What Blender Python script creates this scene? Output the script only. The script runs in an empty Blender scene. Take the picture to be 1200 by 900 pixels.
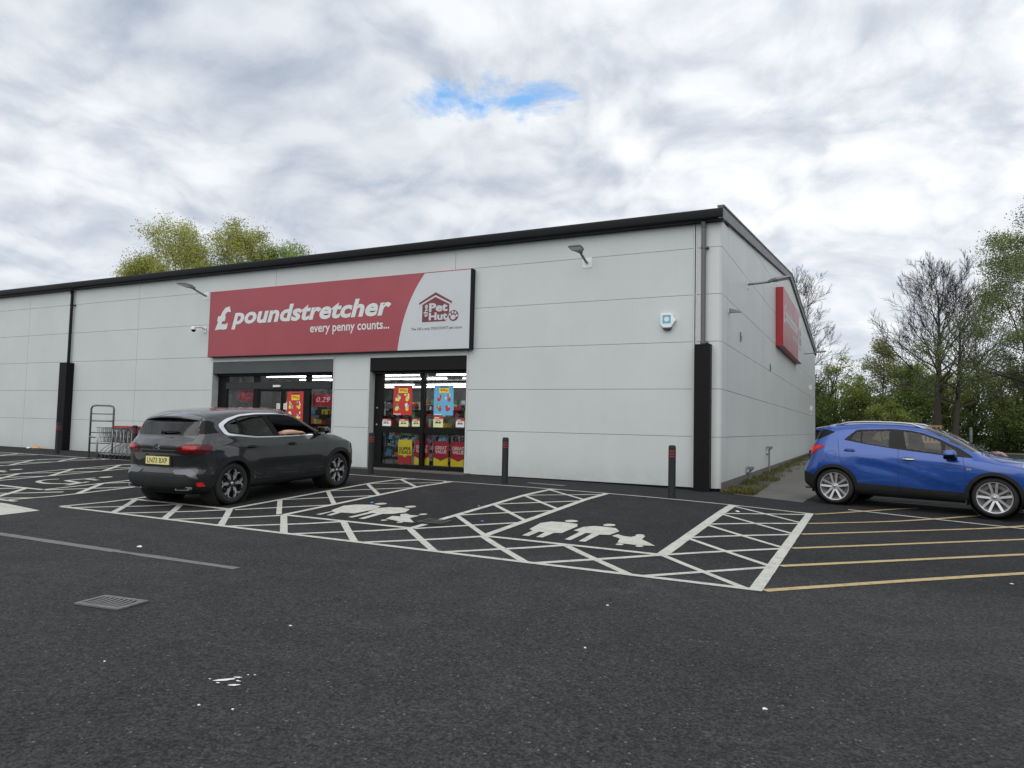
import bpy, bmesh, math, random
import numpy as np
from mathutils import Vector, Matrix
from mathutils.bvhtree import BVHTree
R = math.radians
random.seed(7)
scene = bpy.context.scene
COL = scene.collection

# ------------------------------------------------------------------ object helpers
def tag(o, label=None, cat=None, group=None, kind=None):
    if label: o['label'] = label
    if cat: o['category'] = cat
    if group: o['group'] = group
    if kind: o['kind'] = kind
    return o

def thing(name, label, cat, loc=(0, 0, 0), rotz=0.0, group=None):
    o = bpy.data.objects.new(name, None)
    o.empty_display_size = 0.2
    COL.objects.link(o)
    o.location = loc
    o.rotation_euler = (0, 0, rotz)
    return tag(o, label, cat, group)

def link(name, me, parent=None):
    o = bpy.data.objects.new(name, me)
    COL.objects.link(o)
    if parent is not None:
        o.parent = parent
    return o

def copy_tree(o, parent=None):
    c = o.copy()
    COL.objects.link(c)
    c.parent = parent
    for ch in list(o.children):
        copy_tree(ch, c)
    return c

def basis(d):
    d = Vector(d).normalized()
    a = Vector((0, 0, 1)) if abs(d.z) < 0.9 else Vector((1, 0, 0))
    u = d.cross(a).normalized()
    return u, d.cross(u).normalized()

class MB:
    """collects verts / faces / material slots and links them as ONE mesh object"""
    def __init__(s):
        s.v = []; s.f = []; s.m = []; s.sm = []
    def add(s, vs, fs, mi=0, smooth=False):
        b = len(s.v)
        s.v.extend([tuple(p) for p in vs])
        for f in fs:
            s.f.append(tuple(b + i for i in f)); s.m.append(mi); s.sm.append(smooth)
        return s
    def box(s, x0, x1, y0, y1, z0, z1, mi=0):
        vs = [(x0,y0,z0),(x1,y0,z0),(x1,y1,z0),(x0,y1,z0),(x0,y0,z1),(x1,y0,z1),(x1,y1,z1),(x0,y1,z1)]
        return s.add(vs, [(0,3,2,1),(4,5,6,7),(0,1,5,4),(1,2,6,5),(2,3,7,6),(3,0,4,7)], mi)
    def quad(s, a, b, c, d, mi=0):
        return s.add([a, b, c, d], [(0,1,2,3)], mi)
    def tube(s, pts, r, n=8, mi=0, closed=False, caps=True):
        pts = [Vector(p) for p in pts]
        rs = r if isinstance(r, (list, tuple)) else [r] * len(pts)
        vs = []; N = len(pts)
        u = None
        for i, p in enumerate(pts):
            if closed: d = pts[(i+1) % N] - pts[i-1]
            elif i == 0: d = pts[1] - p
            elif i == N-1: d = p - pts[i-1]
            else: d = (pts[i+1] - p).normalized() + (p - pts[i-1]).normalized()
            d = d.normalized() if d.length > 1e-9 else Vector((0,0,1))
            if u is None: u, w = basis(d)
            else:
                u = (u - d * u.dot(d))
                u = u.normalized() if u.length > 1e-6 else basis(d)[0]
                w = d.cross(u)
            for k in range(n):
                a = 2 * math.pi * k / n
                vs.append(p + (u * math.cos(a) + w * math.sin(a)) * rs[i])
        fs = []
        M = N if closed else N-1
        for i in range(M):
            j = (i+1) % N
            for k in range(n):
                l = (k+1) % n
                fs.append((i*n+k, i*n+l, j*n+l, j*n+k))
        if not closed and caps:
            fs.append(tuple(range(n-1, -1, -1))); fs.append(tuple((N-1)*n + k for k in range(n)))
        return s.add(vs, fs, mi, True)
    def bar(s, a, b, w, h, mi=0, up=(0,0,1)):
        a = Vector(a); b = Vector(b); d = (b-a).normalized(); up = Vector(up)
        sd = d.cross(up); sd = sd.normalized() if sd.length > 1e-6 else basis(d)[0]
        up = sd.cross(d).normalized()
        vs = []
        for p in (a, b):
            for x, y in ((-1,-1),(1,-1),(1,1),(-1,1)):
                vs.append(p + sd*(x*w/2) + up*(y*h/2))
        return s.add(vs, [(0,3,2,1),(4,5,6,7),(0,1,5,4),(1,2,6,5),(2,3,7,6),(3,0,4,7)], mi)
    def lathe(s, prof, n=24, mi=0, axis='z', o=(0,0,0), smooth=True):
        vs = []; m = len(prof)
        for k in range(n):
            a = 2*math.pi*k/n; c, q = math.cos(a), math.sin(a)
            for r, h in prof:
                if axis == 'z': p = (r*c, r*q, h)
                elif axis == 'y': p = (r*c, h, r*q)
                else: p = (h, r*c, r*q)
                vs.append((p[0]+o[0], p[1]+o[1], p[2]+o[2]))
        fs = []
        for k in range(n):
            l = (k+1) % n
            for i in range(m-1):
                f = (k*m+i, l*m+i, l*m+i+1, k*m+i+1)
                fs.append(f if axis != 'y' else f[::-1])
        return s.add(vs, fs, mi, smooth)
    def prism(s, poly, a0, a1, axis='y', mi=0, side=None):
        """extrude a 2D polygon along an axis: y -> poly is (x,z), x -> (y,z), z -> (x,y)"""
        n = len(poly)
        def P(p, a):
            if axis == 'y': return (p[0], a, p[1])
            if axis == 'x': return (a, p[0], p[1])
            return (p[0], p[1], a)
        vs = [P(p, a0) for p in poly] + [P(p, a1) for p in poly]
        s.add(vs, [tuple(range(n)), tuple(range(2*n-1, n-1, -1))], mi)
        b = len(s.v) - 2*n
        for i in range(n):
            j = (i+1) % n
            s.f.append((b+i, b+n+i, b+n+j, b+j)); s.m.append(mi if side is None else side); s.sm.append(False)
        return s
    def mesh(s, name, mats, merge=False, recalc=False):
        me = bpy.data.meshes.new(name)
        me.from_pydata(s.v, [], s.f)
        for m in (mats if isinstance(mats, (list, tuple)) else [mats]): me.materials.append(m)
        me.polygons.foreach_set('material_index', s.m)
        me.polygons.foreach_set('use_smooth', s.sm)
        if merge or recalc:
            bm = bmesh.new(); bm.from_mesh(me)
            if merge: bmesh.ops.remove_doubles(bm, verts=bm.verts, dist=1e-5)
            if recalc: bmesh.ops.recalc_face_normals(bm, faces=bm.faces)
            bm.to_mesh(me); bm.free()
        me.update()
        return me
    def build(s, name, mats, parent=None, loc=None, recalc=True, bevel=0, sharp=None):
        me = s.mesh(name, mats, recalc=recalc)
        if bevel:
            bm = bmesh.new(); bm.from_mesh(me)
            es = [e for e in bm.edges if len(e.link_faces) == 2 and e.calc_face_angle(0) > R(40)]
            bmesh.ops.bevel(bm, geom=es, offset=bevel, segments=2, affect='EDGES', clamp_overlap=True, profile=0.6)
            bm.to_mesh(me); bm.free()
        if sharp is not None:
            me.set_sharp_from_angle(angle=R(sharp))
        o = link(name, me, parent)
        if loc is not None: o.location = loc
        return o

def eval_mesh(o):
    dg = bpy.context.evaluated_depsgraph_get()
    dg.update()
    return bpy.data.meshes.new_from_object(o.evaluated_get(dg))

def text_geo(body, shear=0.0, offset=0.0, spacing=1.0):
    """text as triangles, returns (verts2d, faces) normalised to its own bounding box (0..1)"""
    c = bpy.data.curves.new('t', 'FONT')
    c.body = body; c.size = 1.0; c.shear = shear; c.offset = offset; c.space_character = spacing
    c.resolution_u = 3; c.space_line = 0.85; c.align_x = 'CENTER'
    o = bpy.data.objects.new('t', c); COL.objects.link(o)
    me = eval_mesh(o)
    vs = [(v.co.x, v.co.y) for v in me.vertices]; fs = [tuple(p.vertices) for p in me.polygons]
    bpy.data.objects.remove(o); bpy.data.curves.remove(c); bpy.data.meshes.remove(me)
    xs = [v[0] for v in vs]; ys = [v[1] for v in vs]
    x0, x1, y0, y1 = min(xs), max(xs), min(ys), max(ys)
    return [((x-x0)/(x1-x0), (y-y0)/(y1-y0)) for x, y in vs], fs

def add_text(mb, body, x0, x1, z0, z1, y, mi=0, shear=0.0, offset=0.0, rot=False, spacing=1.0):
    vs, fs = text_geo(body, shear, offset, spacing)
    if rot: vs = [(1-b, a) for a, b in vs]
    mb.add([(x0+(x1-x0)*a, y, z0+(z1-z0)*b) for a, b in vs], fs, mi)

def disc(cx, cz, rx, rz=None, n=20):
    rz = rz or rx
    return [(cx+rx*math.cos(2*math.pi*k/n), cz+rz*math.sin(2*math.pi*k/n)) for k in range(n)]

def flat(mb, poly, y, mi=0):
    mb.add([(p[0], y, p[1]) for p in poly], [tuple(range(len(poly)))], mi)

# ------------------------------------------------------------------ materials
class NT:
    def __init__(s, mat):
        s.t = mat.node_tree; s.n = s.t.nodes; s.l = s.t.links
    def node(s, typ, **kw):
        n = s.n.new(typ)
        for k, v in sorted(kw.items(), key=lambda q: q[0].startswith('i_')):
            if k.startswith('i_'):
                key = k[2:]
                key = int(key) if key.isdigit() else key.replace('_', ' ')
                n.inputs[key].default_value = v
            else: setattr(n, k, v)
        return n
    def link(s, a, b): s.l.new(a, b)
    def math(s, op, a, b=None, c=None, clamp=False):
        n = s.n.new('ShaderNodeMath'); n.operation = op; n.use_clamp = clamp
        for i, x in enumerate((a, b, c)):
            if x is None: continue
            if isinstance(x, (int, float)): n.inputs[i].default_value = x
            else: s.l.new(x, n.inputs[i])
        return n.outputs[0]
    def mix(s, f, a, b, typ='RGBA', blend='MIX'):
        n = s.n.new('ShaderNodeMix'); n.data_type = typ
        if typ == 'RGBA': n.blend_type = blend
        o = {'RGBA': (0, 6, 7, 2), 'FLOAT': (0, 2, 3, 0)}[typ]
        for i, x in zip(o[:3], (f, a, b)):
            if isinstance(x, (int, float)): n.inputs[i].default_value = x
            elif isinstance(x, (tuple, list)): n.inputs[i].default_value = tuple(x) + ((1,) if len(x) == 3 else ())
            else: s.l.new(x, n.inputs[i])
        return n.outputs[o[3]]
    def ramp(s, f, stops, interp='LINEAR'):
        n = s.n.new('ShaderNodeValToRGB'); cr = n.color_ramp; cr.interpolation = interp
        while len(cr.elements) < len(stops): cr.elements.new(0.5)
        for e, (p, c) in zip(cr.elements, stops):
            e.position = p
            if isinstance(c, (int, float)): c = (c, c, c)
            e.color = tuple(c) + ((1,) if len(c) == 3 else ())
        s.l.new(f, n.inputs[0]); return n.outputs[0]
    dim = '3D'
    def noise(s, vec, scale, detail=4, rough=0.5, dist=0.0):
        n = s.n.new('ShaderNodeTexNoise'); n.noise_dimensions = s.dim
        n.inputs['Scale'].default_value = scale; n.inputs['Detail'].default_value = detail
        n.inputs['Roughness'].default_value = rough; n.inputs['Distortion'].default_value = dist
        if vec is not None: s.l.new(vec, n.inputs['Vector'])
        return n.outputs[0]
    def maprange(s, v, a, b, c=0.0, d=1.0):
        n = s.n.new('ShaderNodeMapRange'); n.clamp = True
        s.l.new(v, n.inputs[0])
        for i, x in enumerate((a, b, c, d)): n.inputs[i+1].default_value = x
        return n.outputs[0]

def newmat(name):
    m = bpy.data.materials.new(name); m.use_nodes = True
    nt = NT(m); b = nt.n['Principled BSDF']
    return m, nt, b

def plain(name, col, rough=0.5, metal=0.0, coat=0.0, var=0.08, scale=6.0, spec=0.5, bump=0.0, emit=0.0, dirt=0.0):
    """a procedural material: base colour broken up with two noises"""
    m, nt, b = newmat(name)
    tc = nt.node('ShaderNodeTexCoord')
    n1 = nt.noise(tc.outputs['Object'], scale, 5, 0.6)
    f = nt.maprange(n1, 0.3, 0.7)
    c = nt.mix(f, tuple(max(0, x*(1-var)) for x in col), tuple(min(1, x*(1+var)) for x in col))
    if dirt:
        n2 = nt.noise(tc.outputs['Object'], scale*0.35, 6, 0.65)
        c = nt.mix(nt.maprange(n2, 0.45, 0.8, 0, dirt), c, (0.10, 0.09, 0.075))
    nt.link(c, b.inputs['Base Color'])
    nt.link(nt.mix(f, max(0.02, rough*0.88), min(1, rough*1.12), 'FLOAT'), b.inputs['Roughness'])
    b.inputs['Metallic'].default_value = metal
    b.inputs['Specular IOR Level'].default_value = spec
    b.inputs['Coat Weight'].default_value = coat
    b.inputs['Coat Roughness'].default_value = 0.04
    if bump:
        bp = nt.node('ShaderNodeBump', i_Strength=bump, i_Distance=0.01)
        nt.link(nt.noise(tc.outputs['Object'], scale*8, 3), bp.inputs['Height']); nt.link(bp.outputs[0], b.inputs['Normal'])
    if emit:
        b.inputs['Emission Color'].default_value = tuple(col) + (1,)
        b.inputs['Emission Strength'].default_value = emit
    return m

def glassmat(name, tint, ior=1.5, rough=0.0, refl=1.0):
    m, nt, b = newmat(name)
    nt.n.remove(b)
    out = nt.n['Material Output']
    tr = nt.node('ShaderNodeBsdfTransparent'); gl = nt.node('ShaderNodeBsdfGlossy')
    tr.inputs[0].default_value = tuple(tint) + (1,)
    gl.inputs['Roughness'].default_value = rough
    gl.inputs['Color'].default_value = (refl, refl, refl, 1)
    fr = nt.node('ShaderNodeFresnel', i_IOR=ior)
    tc = nt.node('ShaderNodeTexCoord')
    f = nt.math('MULTIPLY', fr.outputs[0], nt.maprange(nt.noise(tc.outputs['Object'], 3.0, 3), 0.3, 0.7, 0.92, 1.08), clamp=True)
    mx = nt.node('ShaderNodeMixShader')
    nt.link(f, mx.inputs[0]); nt.link(tr.outputs[0], mx.inputs[1]); nt.link(gl.outputs[0], mx.inputs[2])
    nt.link(mx.outputs[0], out.inputs[0])
    return m

def carpaint(name, col, metal, rough=0.32, flake=0.25, ior=1.75):
    m, nt, b = newmat(name)
    tc = nt.node('ShaderNodeTexCoord')
    vo = nt.node('ShaderNodeTexVoronoi', i_Scale=900.0)
    nt.link(tc.outputs['Object'], vo.inputs['Vector'])
    f = nt.maprange(nt.noise(tc.outputs['Object'], 2.5, 4), 0.3, 0.7)
    base = nt.mix(f, tuple(x*0.92 for x in col), tuple(x*1.06 for x in col))
    sp = nt.node('ShaderNodeSeparateColor'); nt.link(vo.outputs['Color'], sp.inputs[0])
    base = nt.mix(nt.math('MULTIPLY', sp.outputs[0], flake), base, tuple(min(1, x*1.9+0.01) for x in col))
    # dust low on the body
    sx = nt.node('ShaderNodeSeparateXYZ'); nt.link(tc.outputs['Object'], sx.inputs[0])
    dn = nt.math('MULTIPLY', nt.maprange(sx.outputs[2], 0.75, 0.2), nt.maprange(nt.noise(tc.outputs['Object'], 5.0, 6, 0.7), 0.35, 0.75, 0.0, 0.45))
    base = nt.mix(dn, base, (0.085, 0.08, 0.072))
    nt.link(base, b.inputs['Base Color'])
    b.inputs['Metallic'].default_value = metal
    nt.link(nt.mix(dn, rough, 0.7, 'FLOAT'), b.inputs['Roughness'])
    nt.link(nt.math('SUBTRACT', 1.0, dn), b.inputs['Coat Weight'])
    b.inputs['Coat Roughness'].default_value = 0.03; b.inputs['Coat IOR'].default_value = ior
    return m

M = {}
# asphalt -----------------------------------------------------------
def mk_asphalt(name, lo, hi, patch=True):
    m, nt, b = newmat(name)
    tc = nt.node('ShaderNodeTexCoord'); P = tc.outputs['Object']
    fine = nt.node('ShaderNodeTexVoronoi', i_Scale=95.0); nt.link(P, fine.inputs['Vector'])
    sp = nt.node('ShaderNodeSeparateColor'); nt.link(fine.outputs['Color'], sp.inputs[0])
    agg = nt.math('POWER', sp.outputs[0], 2.2)
    n_f = nt.noise(P, 60.0, 4, 0.65)
    big = nt.noise(P, 0.35, 6, 0.6, 0.6)
    mid = nt.noise(P, 2.2, 6, 0.62, 0.3)
    co = nt.node('ShaderNodeTexVoronoi', i_Scale=58.0); nt.link(P, co.inputs['Vector'])
    sc_ = nt.node('ShaderNodeSeparateColor'); nt.link(co.outputs['Color'], sc_.inputs[0])
    n_g = nt.maprange(nt.noise(P, 17.0, 5, 0.7), 0.30, 0.70)
    v = nt.math('ADD', nt.math('MULTIPLY', agg, 0.42), nt.math('ADD', nt.math('MULTIPLY', nt.math('POWER', sc_.outputs[2], 1.8), 0.34), nt.math('MULTIPLY', n_g, 0.24)))
    c = nt.mix(v, lo, hi)
    c = nt.mix(nt.maprange(big, 0.32, 0.68), c, nt.mix(1.0, c, (0.80, 0.80, 0.82), blend='MULTIPLY'))
    c = nt.mix(nt.maprange(mid, 0.35, 0.7), nt.mix(1.0, c, (1.12, 1.12, 1.11), blend='MULTIPLY'), nt.mix(1.0, c, (0.86, 0.86, 0.87), blend='MULTIPLY'))
    # newer, darker surfacing of the bays, older travelled lane in front of them
    sx = nt.node('ShaderNodeSeparateXYZ'); nt.link(P, sx.inputs[0])
    if patch:
        wob = nt.math('ADD', sx.outputs[1], nt.maprange(nt.noise(P, 0.8, 4), 0.2, 0.8, -0.5, 0.5))
        c = nt.mix(nt.maprange(wob, -9.6, -8.2), c, nt.mix(1.0, c, (0.66, 0.66, 0.69), blend='MULTIPLY'))
        # stains: oil drips and grey scuffs
        st = nt.noise(P, 1.1, 7, 0.7, 1.2)
        c = nt.mix(nt.maprange(st, 0.60, 0.72, 0, 0.55), c, (0.018, 0.018, 0.019))
        st2 = nt.noise(P, 0.7, 7, 0.72, 1.6)
        c = nt.mix(nt.maprange(st2, 0.61, 0.75, 0, 0.35), c, (0.105, 0.105, 0.10))
    # pale chips of stone
    chip = nt.node('ShaderNodeTexVoronoi', i_Scale=38.0); nt.link(P, chip.inputs['Vector'])
    s2 = nt.node('ShaderNodeSeparateColor'); nt.link(chip.outputs['Color'], s2.inputs[0])
    cm = nt.math('MULTIPLY', nt.math('GREATER_THAN', s2.outputs[1], 0.965), nt.math('LESS_THAN', chip.outputs['Distance'], 0.30))
    c = nt.mix(nt.math('MULTIPLY', cm, 0.55), c, (0.22, 0.215, 0.20))
    # very fine straight crack lines
    ck = nt.node('ShaderNodeTexVoronoi', feature='DISTANCE_TO_EDGE', i_Scale=0.16)
    wv = nt.node('ShaderNodeVectorMath', operation='ADD')
    nz = nt.node('ShaderNodeTexNoise', i_Scale=1.3, i_Detail=6.0); nt.link(P, nz.inputs['Vector'])
    nt.link(P, wv.inputs[0]); nt.link(nz.outputs['Color'], wv.inputs[1]); nt.link(wv.outputs[0], ck.inputs['Vector'])
    c = nt.mix(nt.maprange(ck.outputs['Distance'], 0.0012, 0.0, 0, 0.0), c, (0.012, 0.012, 0.012))
    nt.link(c, b.inputs['Base Color'])
    b.inputs['Roughness'].default_value = 0.88
    b.inputs['Specular IOR Level'].default_value = 0.12
    bp = nt.node('ShaderNodeBump', i_Strength=0.55, i_Distance=0.006)
    h = nt.math('ADD', nt.math('MULTIPLY', fine.outputs['Distance'], -1.0), nt.math('MULTIPLY', n_f, 0.6))
    nt.link(h, bp.inputs['Height']); nt.link(bp.outputs[0], b.inputs['Normal'])
    return m
M['asphalt'] = mk_asphalt('asphalt', (0.014, 0.0142, 0.0148), (0.096, 0.096, 0.095))

def mk_marking(name, col, wear):
    m, nt, b = newmat(name)
    tc = nt.node('ShaderNodeTexCoord'); P = tc.outputs['Object']
    n1 = nt.noise(P, 3.0, 6, 0.65); n2 = nt.noise(P, 55.0, 5, 0.7); n3 = nt.noise(P, 9.0, 6, 0.7)
    c = nt.mix(nt.maprange(n1, 0.3, 0.7), tuple(x*0.86 for x in col), tuple(min(1, x*1.05) for x in col))
    c = nt.mix(nt.maprange(n3, 0.5, 0.75, 0, 0.35), c, tuple(x*0.62 for x in col))
    k = nt.math('ADD', nt.math('MULTIPLY', n2, 0.6), nt.math('MULTIPLY', n3, 0.4))
    c = nt.mix(nt.maprange(k, 0.53, 0.62, 0, wear), c, (0.05, 0.05, 0.05))
    nt.link(c, b.inputs['Base Color']); b.inputs['Roughness'].default_value = 0.75
    b.inputs['Specular IOR Level'].default_value = 0.3
    bp = nt.node('ShaderNodeBump', i_Strength=0.4, i_Distance=0.004)
    nt.link(n2, bp.inputs['Height']); nt.link(bp.outputs[0], b.inputs['Normal'])
    return m
M['line'] = mk_marking('white_line_paint', (0.52, 0.52, 0.47), 0.72)
M['line_old'] = mk_marking('worn_line_paint', (0.17, 0.17, 0.165), 0.8)
M['yellow_line'] = mk_marking('yellow_line_paint', (0.46, 0.36, 0.18), 0.8)

def mk_concrete(name, col):
    m, nt, b = newmat(name)
    tc = nt.node('ShaderNodeTexCoord'); P = tc.outputs['Object']
    n1 = nt.noise(P, 1.2, 7, 0.65, 0.5); n2 = nt.noise(P, 40.0, 4, 0.6)
    c = nt.mix(nt.maprange(n1, 0.3, 0.72), tuple(x*0.72 for x in col), tuple(x*1.12 for x in col))
    c = nt.mix(nt.maprange(n2, 0.35, 0.7, 0, 0.3), c, tuple(x*0.6 for x in col))
    sx = nt.node('ShaderNodeSeparateXYZ'); nt.link(P, sx.inputs[0])
    j = nt.math('ABSOLUTE', nt.math('SUBTRACT', nt.math('FRACT', nt.math('MULTIPLY', sx.outputs[1], 0.33)), 0.5))
    c = nt.mix(nt.maprange(j, 0.006, 0.0, 0, 0.7), c, (0.03, 0.03, 0.028))
    nt.link(c, b.inputs['Base Color']); b.inputs['Roughness'].default_value = 0.9
    bp = nt.node('ShaderNodeBump', i_Strength=0.3, i_Distance=0.006); nt.link(n2, bp.inputs['Height']); nt.link(bp.outputs[0], b.inputs['Normal'])
    return m
M['concrete'] = mk_concrete('concrete', (0.115, 0.112, 0.102))

def mk_cladding(name, col, rib_axis=2):
    """painted micro-ribbed steel panel, faint horizontal ribs, faint vertical rain streaks near the foot"""
    m, nt, b = newmat(name)
    tc = nt.node('ShaderNodeTexCoord'); P = tc.outputs['Object']
    sx = nt.node('ShaderNodeSeparateXYZ'); nt.link(P, sx.inputs[0])
    n1 = nt.noise(P, 0.5, 5, 0.6)
    mp = nt.node('ShaderNodeMapping'); mp.inputs['Scale'].default_value = (3.0, 3.0, 0.12); nt.link(P, mp.inputs[0])
    st = nt.noise(mp.outputs[0], 2.6, 6, 0.7)
    c = nt.mix(nt.maprange(n1, 0.3, 0.7), tuple(x*0.95 for x in col), tuple(x*1.04 for x in col))
    c = nt.mix(nt.maprange(st, 0.54, 0.85, 0, 0.16), c, tuple(x*0.66 for x in col))
    foot = nt.math('MULTIPLY', nt.maprange(sx.outputs[2], 0.75, 0.16), nt.maprange(nt.noise(P, 2.5, 7, 0.7), 0.3, 0.7, 0.05, 0.32))
    c = nt.mix(foot, c, (0.21, 0.20, 0.165))
    nt.link(c, b.inputs['Base Color']); b.inputs['Roughness'].default_value = 0.42
    b.inputs['Specular IOR Level'].default_value = 0.35
    w = nt.math('SINE', nt.math('MULTIPLY', sx.outputs[2], 2*math.pi/0.05))
    bp = nt.node('ShaderNodeBump', i_Strength=0.10, i_Distance=0.004)
    oil = nt.noise(P, 1.6, 3, 0.5)
    h = nt.math('ADD', nt.math('MULTIPLY', w, 0.18), nt.math('MULTIPLY', oil, 3.0))
    nt.link(h, bp.inputs['Height']); nt.link(bp.outputs[0], b.inputs['Normal'])
    return m
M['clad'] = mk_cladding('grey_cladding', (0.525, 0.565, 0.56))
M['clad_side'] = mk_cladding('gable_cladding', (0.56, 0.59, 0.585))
M['joint'] = plain('panel_joint', (0.09, 0.095, 0.10), 0.8)
M['trim'] = plain('pale_trim', (0.50, 0.53, 0.52), 0.4)
M['fascia'] = plain('dark_fascia', (0.008, 0.0085, 0.0105), 0.42, var=0.15, scale=1.5, spec=0.16)
M['verge'] = plain('verge_metal', (0.075, 0.08, 0.09), 0.45, var=0.15)
M['black'] = plain('black_powdercoat', (0.010, 0.010, 0.011), 0.5, var=0.15, spec=0.18)
M['pipe_black'] = plain('black_boxing', (0.006, 0.006, 0.0065), 0.5, var=0.2, spec=0.15)
M['pipe_grey'] = plain('grey_pipe', (0.10, 0.105, 0.115), 0.45, var=0.1)
M['shutter'] = plain('shutter_box', (0.055, 0.062, 0.064), 0.42, var=0.15, scale=1.2)
M['frame'] = plain('shopfront_frame', (0.008, 0.008, 0.0085), 0.4, var=0.1, spec=0.15)
M['frame_grey'] = plain('door_header', (0.035, 0.037, 0.04), 0.4, var=0.1, spec=0.2)
M['roof'] = plain('roof_sheet', (0.28, 0.29, 0.30), 0.5, var=0.1)
M['sign_red'] = plain('sign_red', (0.31, 0.052, 0.068), 0.32, var=0.07, scale=1.0, spec=0.5)
M['sign_red_edge'] = plain('sign_red_edge', (0.36, 0.012, 0.022), 0.4, var=0.06)
M['sign_white'] = plain('sign_white', (0.50, 0.535, 0.555), 0.35, var=0.04, scale=1.0)
M['letter'] = plain('white_vinyl', (0.60, 0.64, 0.64), 0.4, var=0.04)
M['sign_dark'] = plain('sign_maroon', (0.15, 0.02, 0.035), 0.4)
M['ink'] = plain('dark_ink', (0.05, 0.045, 0.05), 0.5)
M['galv'] = plain('galvanised_steel', (0.33, 0.34, 0.35), 0.42, metal=0.8, var=0.2, scale=12)
M['steel_dark'] = plain('weathered_steel', (0.15, 0.14, 0.135), 0.5, metal=0.7, var=0.25, scale=10)
M['lamp_grey'] = plain('lamp_housing', (0.20, 0.21, 0.22), 0.45, metal=0.3)
M['lens'] = plain('lamp_lens', (0.55, 0.57, 0.58), 0.2)
M['bracket'] = plain('bracket_white', (0.70, 0.72, 0.72), 0.45)
M['white'] = plain('white_plastic', (0.75, 0.76, 0.76), 0.4)
M['alarm_blue'] = plain('alarm_blue', (0.10, 0.38, 0.60), 0.35)
M['navy'] = plain('navy_plastic', (0.015, 0.02, 0.05), 0.4)
M['bollard'] = plain('bollard_plastic', (0.020, 0.021, 0.024), 0.55, var=0.2, scale=20, spec=0.2)
M['band_red'] = plain('bollard_band', (0.20, 0.02, 0.022), 0.5)
M['red'] = plain('red_plastic', (0.46, 0.02, 0.025), 0.35)
M['p_red'] = plain('poster_red', (0.50, 0.035, 0.035), 0.35)
M['p_dred'] = plain('poster_deep_red', (0.40, 0.010, 0.03), 0.35)
M['p_yellow'] = plain('poster_yellow', (0.80, 0.66, 0.03), 0.35)
M['p_blue'] = plain('poster_blue', (0.13, 0.42, 0.68), 0.35)
M['p_white'] = plain('poster_white', (0.75, 0.75, 0.72), 0.35)
M['p_orange'] = plain('poster_orange', (0.75, 0.26, 0.03), 0.35)
M['p_green'] = plain('poster_green', (0.12, 0.32, 0.08), 0.35)
M['p_cream'] = plain('ticket_cream', (0.70, 0.70, 0.38), 0.4)
M['p_black'] = plain('poster_black', (0.02, 0.02, 0.02), 0.4)
M['shop_wall'] = plain('shop_wall', (0.20, 0.205, 0.21), 0.7)
M['shop_floor'] = plain('shop_floor', (0.22, 0.22, 0.21), 0.35)
M['shop_ceil'] = plain('shop_ceiling', (0.10, 0.105, 0.11), 0.8)
M['striplight'] = plain('strip_light', (1.0, 1.0, 0.97), 0.5, emit=12.0, var=0.0)
M['shopglass'] = glassmat('shop_glass', (0.90, 0.93, 0.93), 1.42)
M['rubber'] = plain('tyre_rubber', (0.014, 0.014, 0.0145), 0.75, var=0.25, scale=8, bump=0.2)
M['tread'] = plain('trim_rubber', (0.010, 0.010, 0.011), 0.6)
M['chrome'] = plain('bright_trim', (0.72, 0.73, 0.74), 0.16, metal=1.0, var=0.03)
M['wing_sheen'] = plain('bumper_sheen', (0.13, 0.135, 0.145), 0.35, metal=0.4)  # sheen of the bumper paint, put into the colour as grey
M['satin'] = plain('satin_silver', (0.42, 0.43, 0.45), 0.32, metal=0.9, var=0.05)
M['alloy'] = plain('alloy_silver', (0.58, 0.59, 0.61), 0.30, metal=0.75, var=0.06, dirt=0.2)
M['alloy_cut'] = plain('alloy_machined', (0.66, 0.67, 0.69), 0.24, metal=0.85, var=0.05, dirt=0.15)
M['alloy_black'] = plain('alloy_black', (0.010, 0.010, 0.011), 0.3, coat=0.3)
M['disc'] = plain('brake_disc', (0.14, 0.13, 0.125), 0.45, metal=0.8)
M['hub_dark'] = plain('wheel_well', (0.004, 0.004, 0.004), 0.9)
M['plastic'] = plain('black_cladding', (0.013, 0.0135, 0.0145), 0.66, var=0.18, scale=10, dirt=0.06, spec=0.3)
M['gloss_black'] = plain('gloss_black', (0.004, 0.004, 0.0045), 0.22, spec=0.22)
M['interior'] = plain('car_interior', (0.018, 0.018, 0.020), 0.8, var=0.2)
M['interior_pale'] = plain('car_headlining', (0.22, 0.21, 0.20), 0.85)
M['tail_red'] = plain('tail_lamp_red', (0.36, 0.008, 0.012), 0.15, coat=0.3, spec=0.3, var=0.35, scale=25)
M['tail_dark'] = plain('tail_lamp_dark', (0.085, 0.003, 0.007), 0.15, coat=0.3, spec=0.3, var=0.4, scale=18)
M['tail_bright'] = plain('tail_lamp_bright', (0.66, 0.022, 0.016), 0.15, coat=0.3, spec=0.3, var=0.3, scale=22)
M['clear_lamp'] = plain('clear_lamp', (0.25, 0.26, 0.27), 0.15, coat=0.6, var=0.3, scale=20)
M['plate_yellow'] = plain('number_plate_yellow', (0.74, 0.68, 0.30), 0.3, coat=0.4)
M['dark_paint'] = carpaint('gunmetal_paint', (0.013, 0.0135, 0.0155), 0.5, 0.30, 0.3, 1.62)
M['blue_paint'] = carpaint('blue_paint', (0.001, 0.052, 0.275), 0.3, 0.28, 0.08, 1.5)
M['red_paint'] = carpaint('red_paint', (0.20, 0.014, 0.012), 0.1)
M['seam'] = plain('panel_gap', (0.003, 0.003, 0.003), 0.9)
M['priv_glass'] = glassmat('privacy_glass', (0.10, 0.105, 0.11), 1.55)
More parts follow.
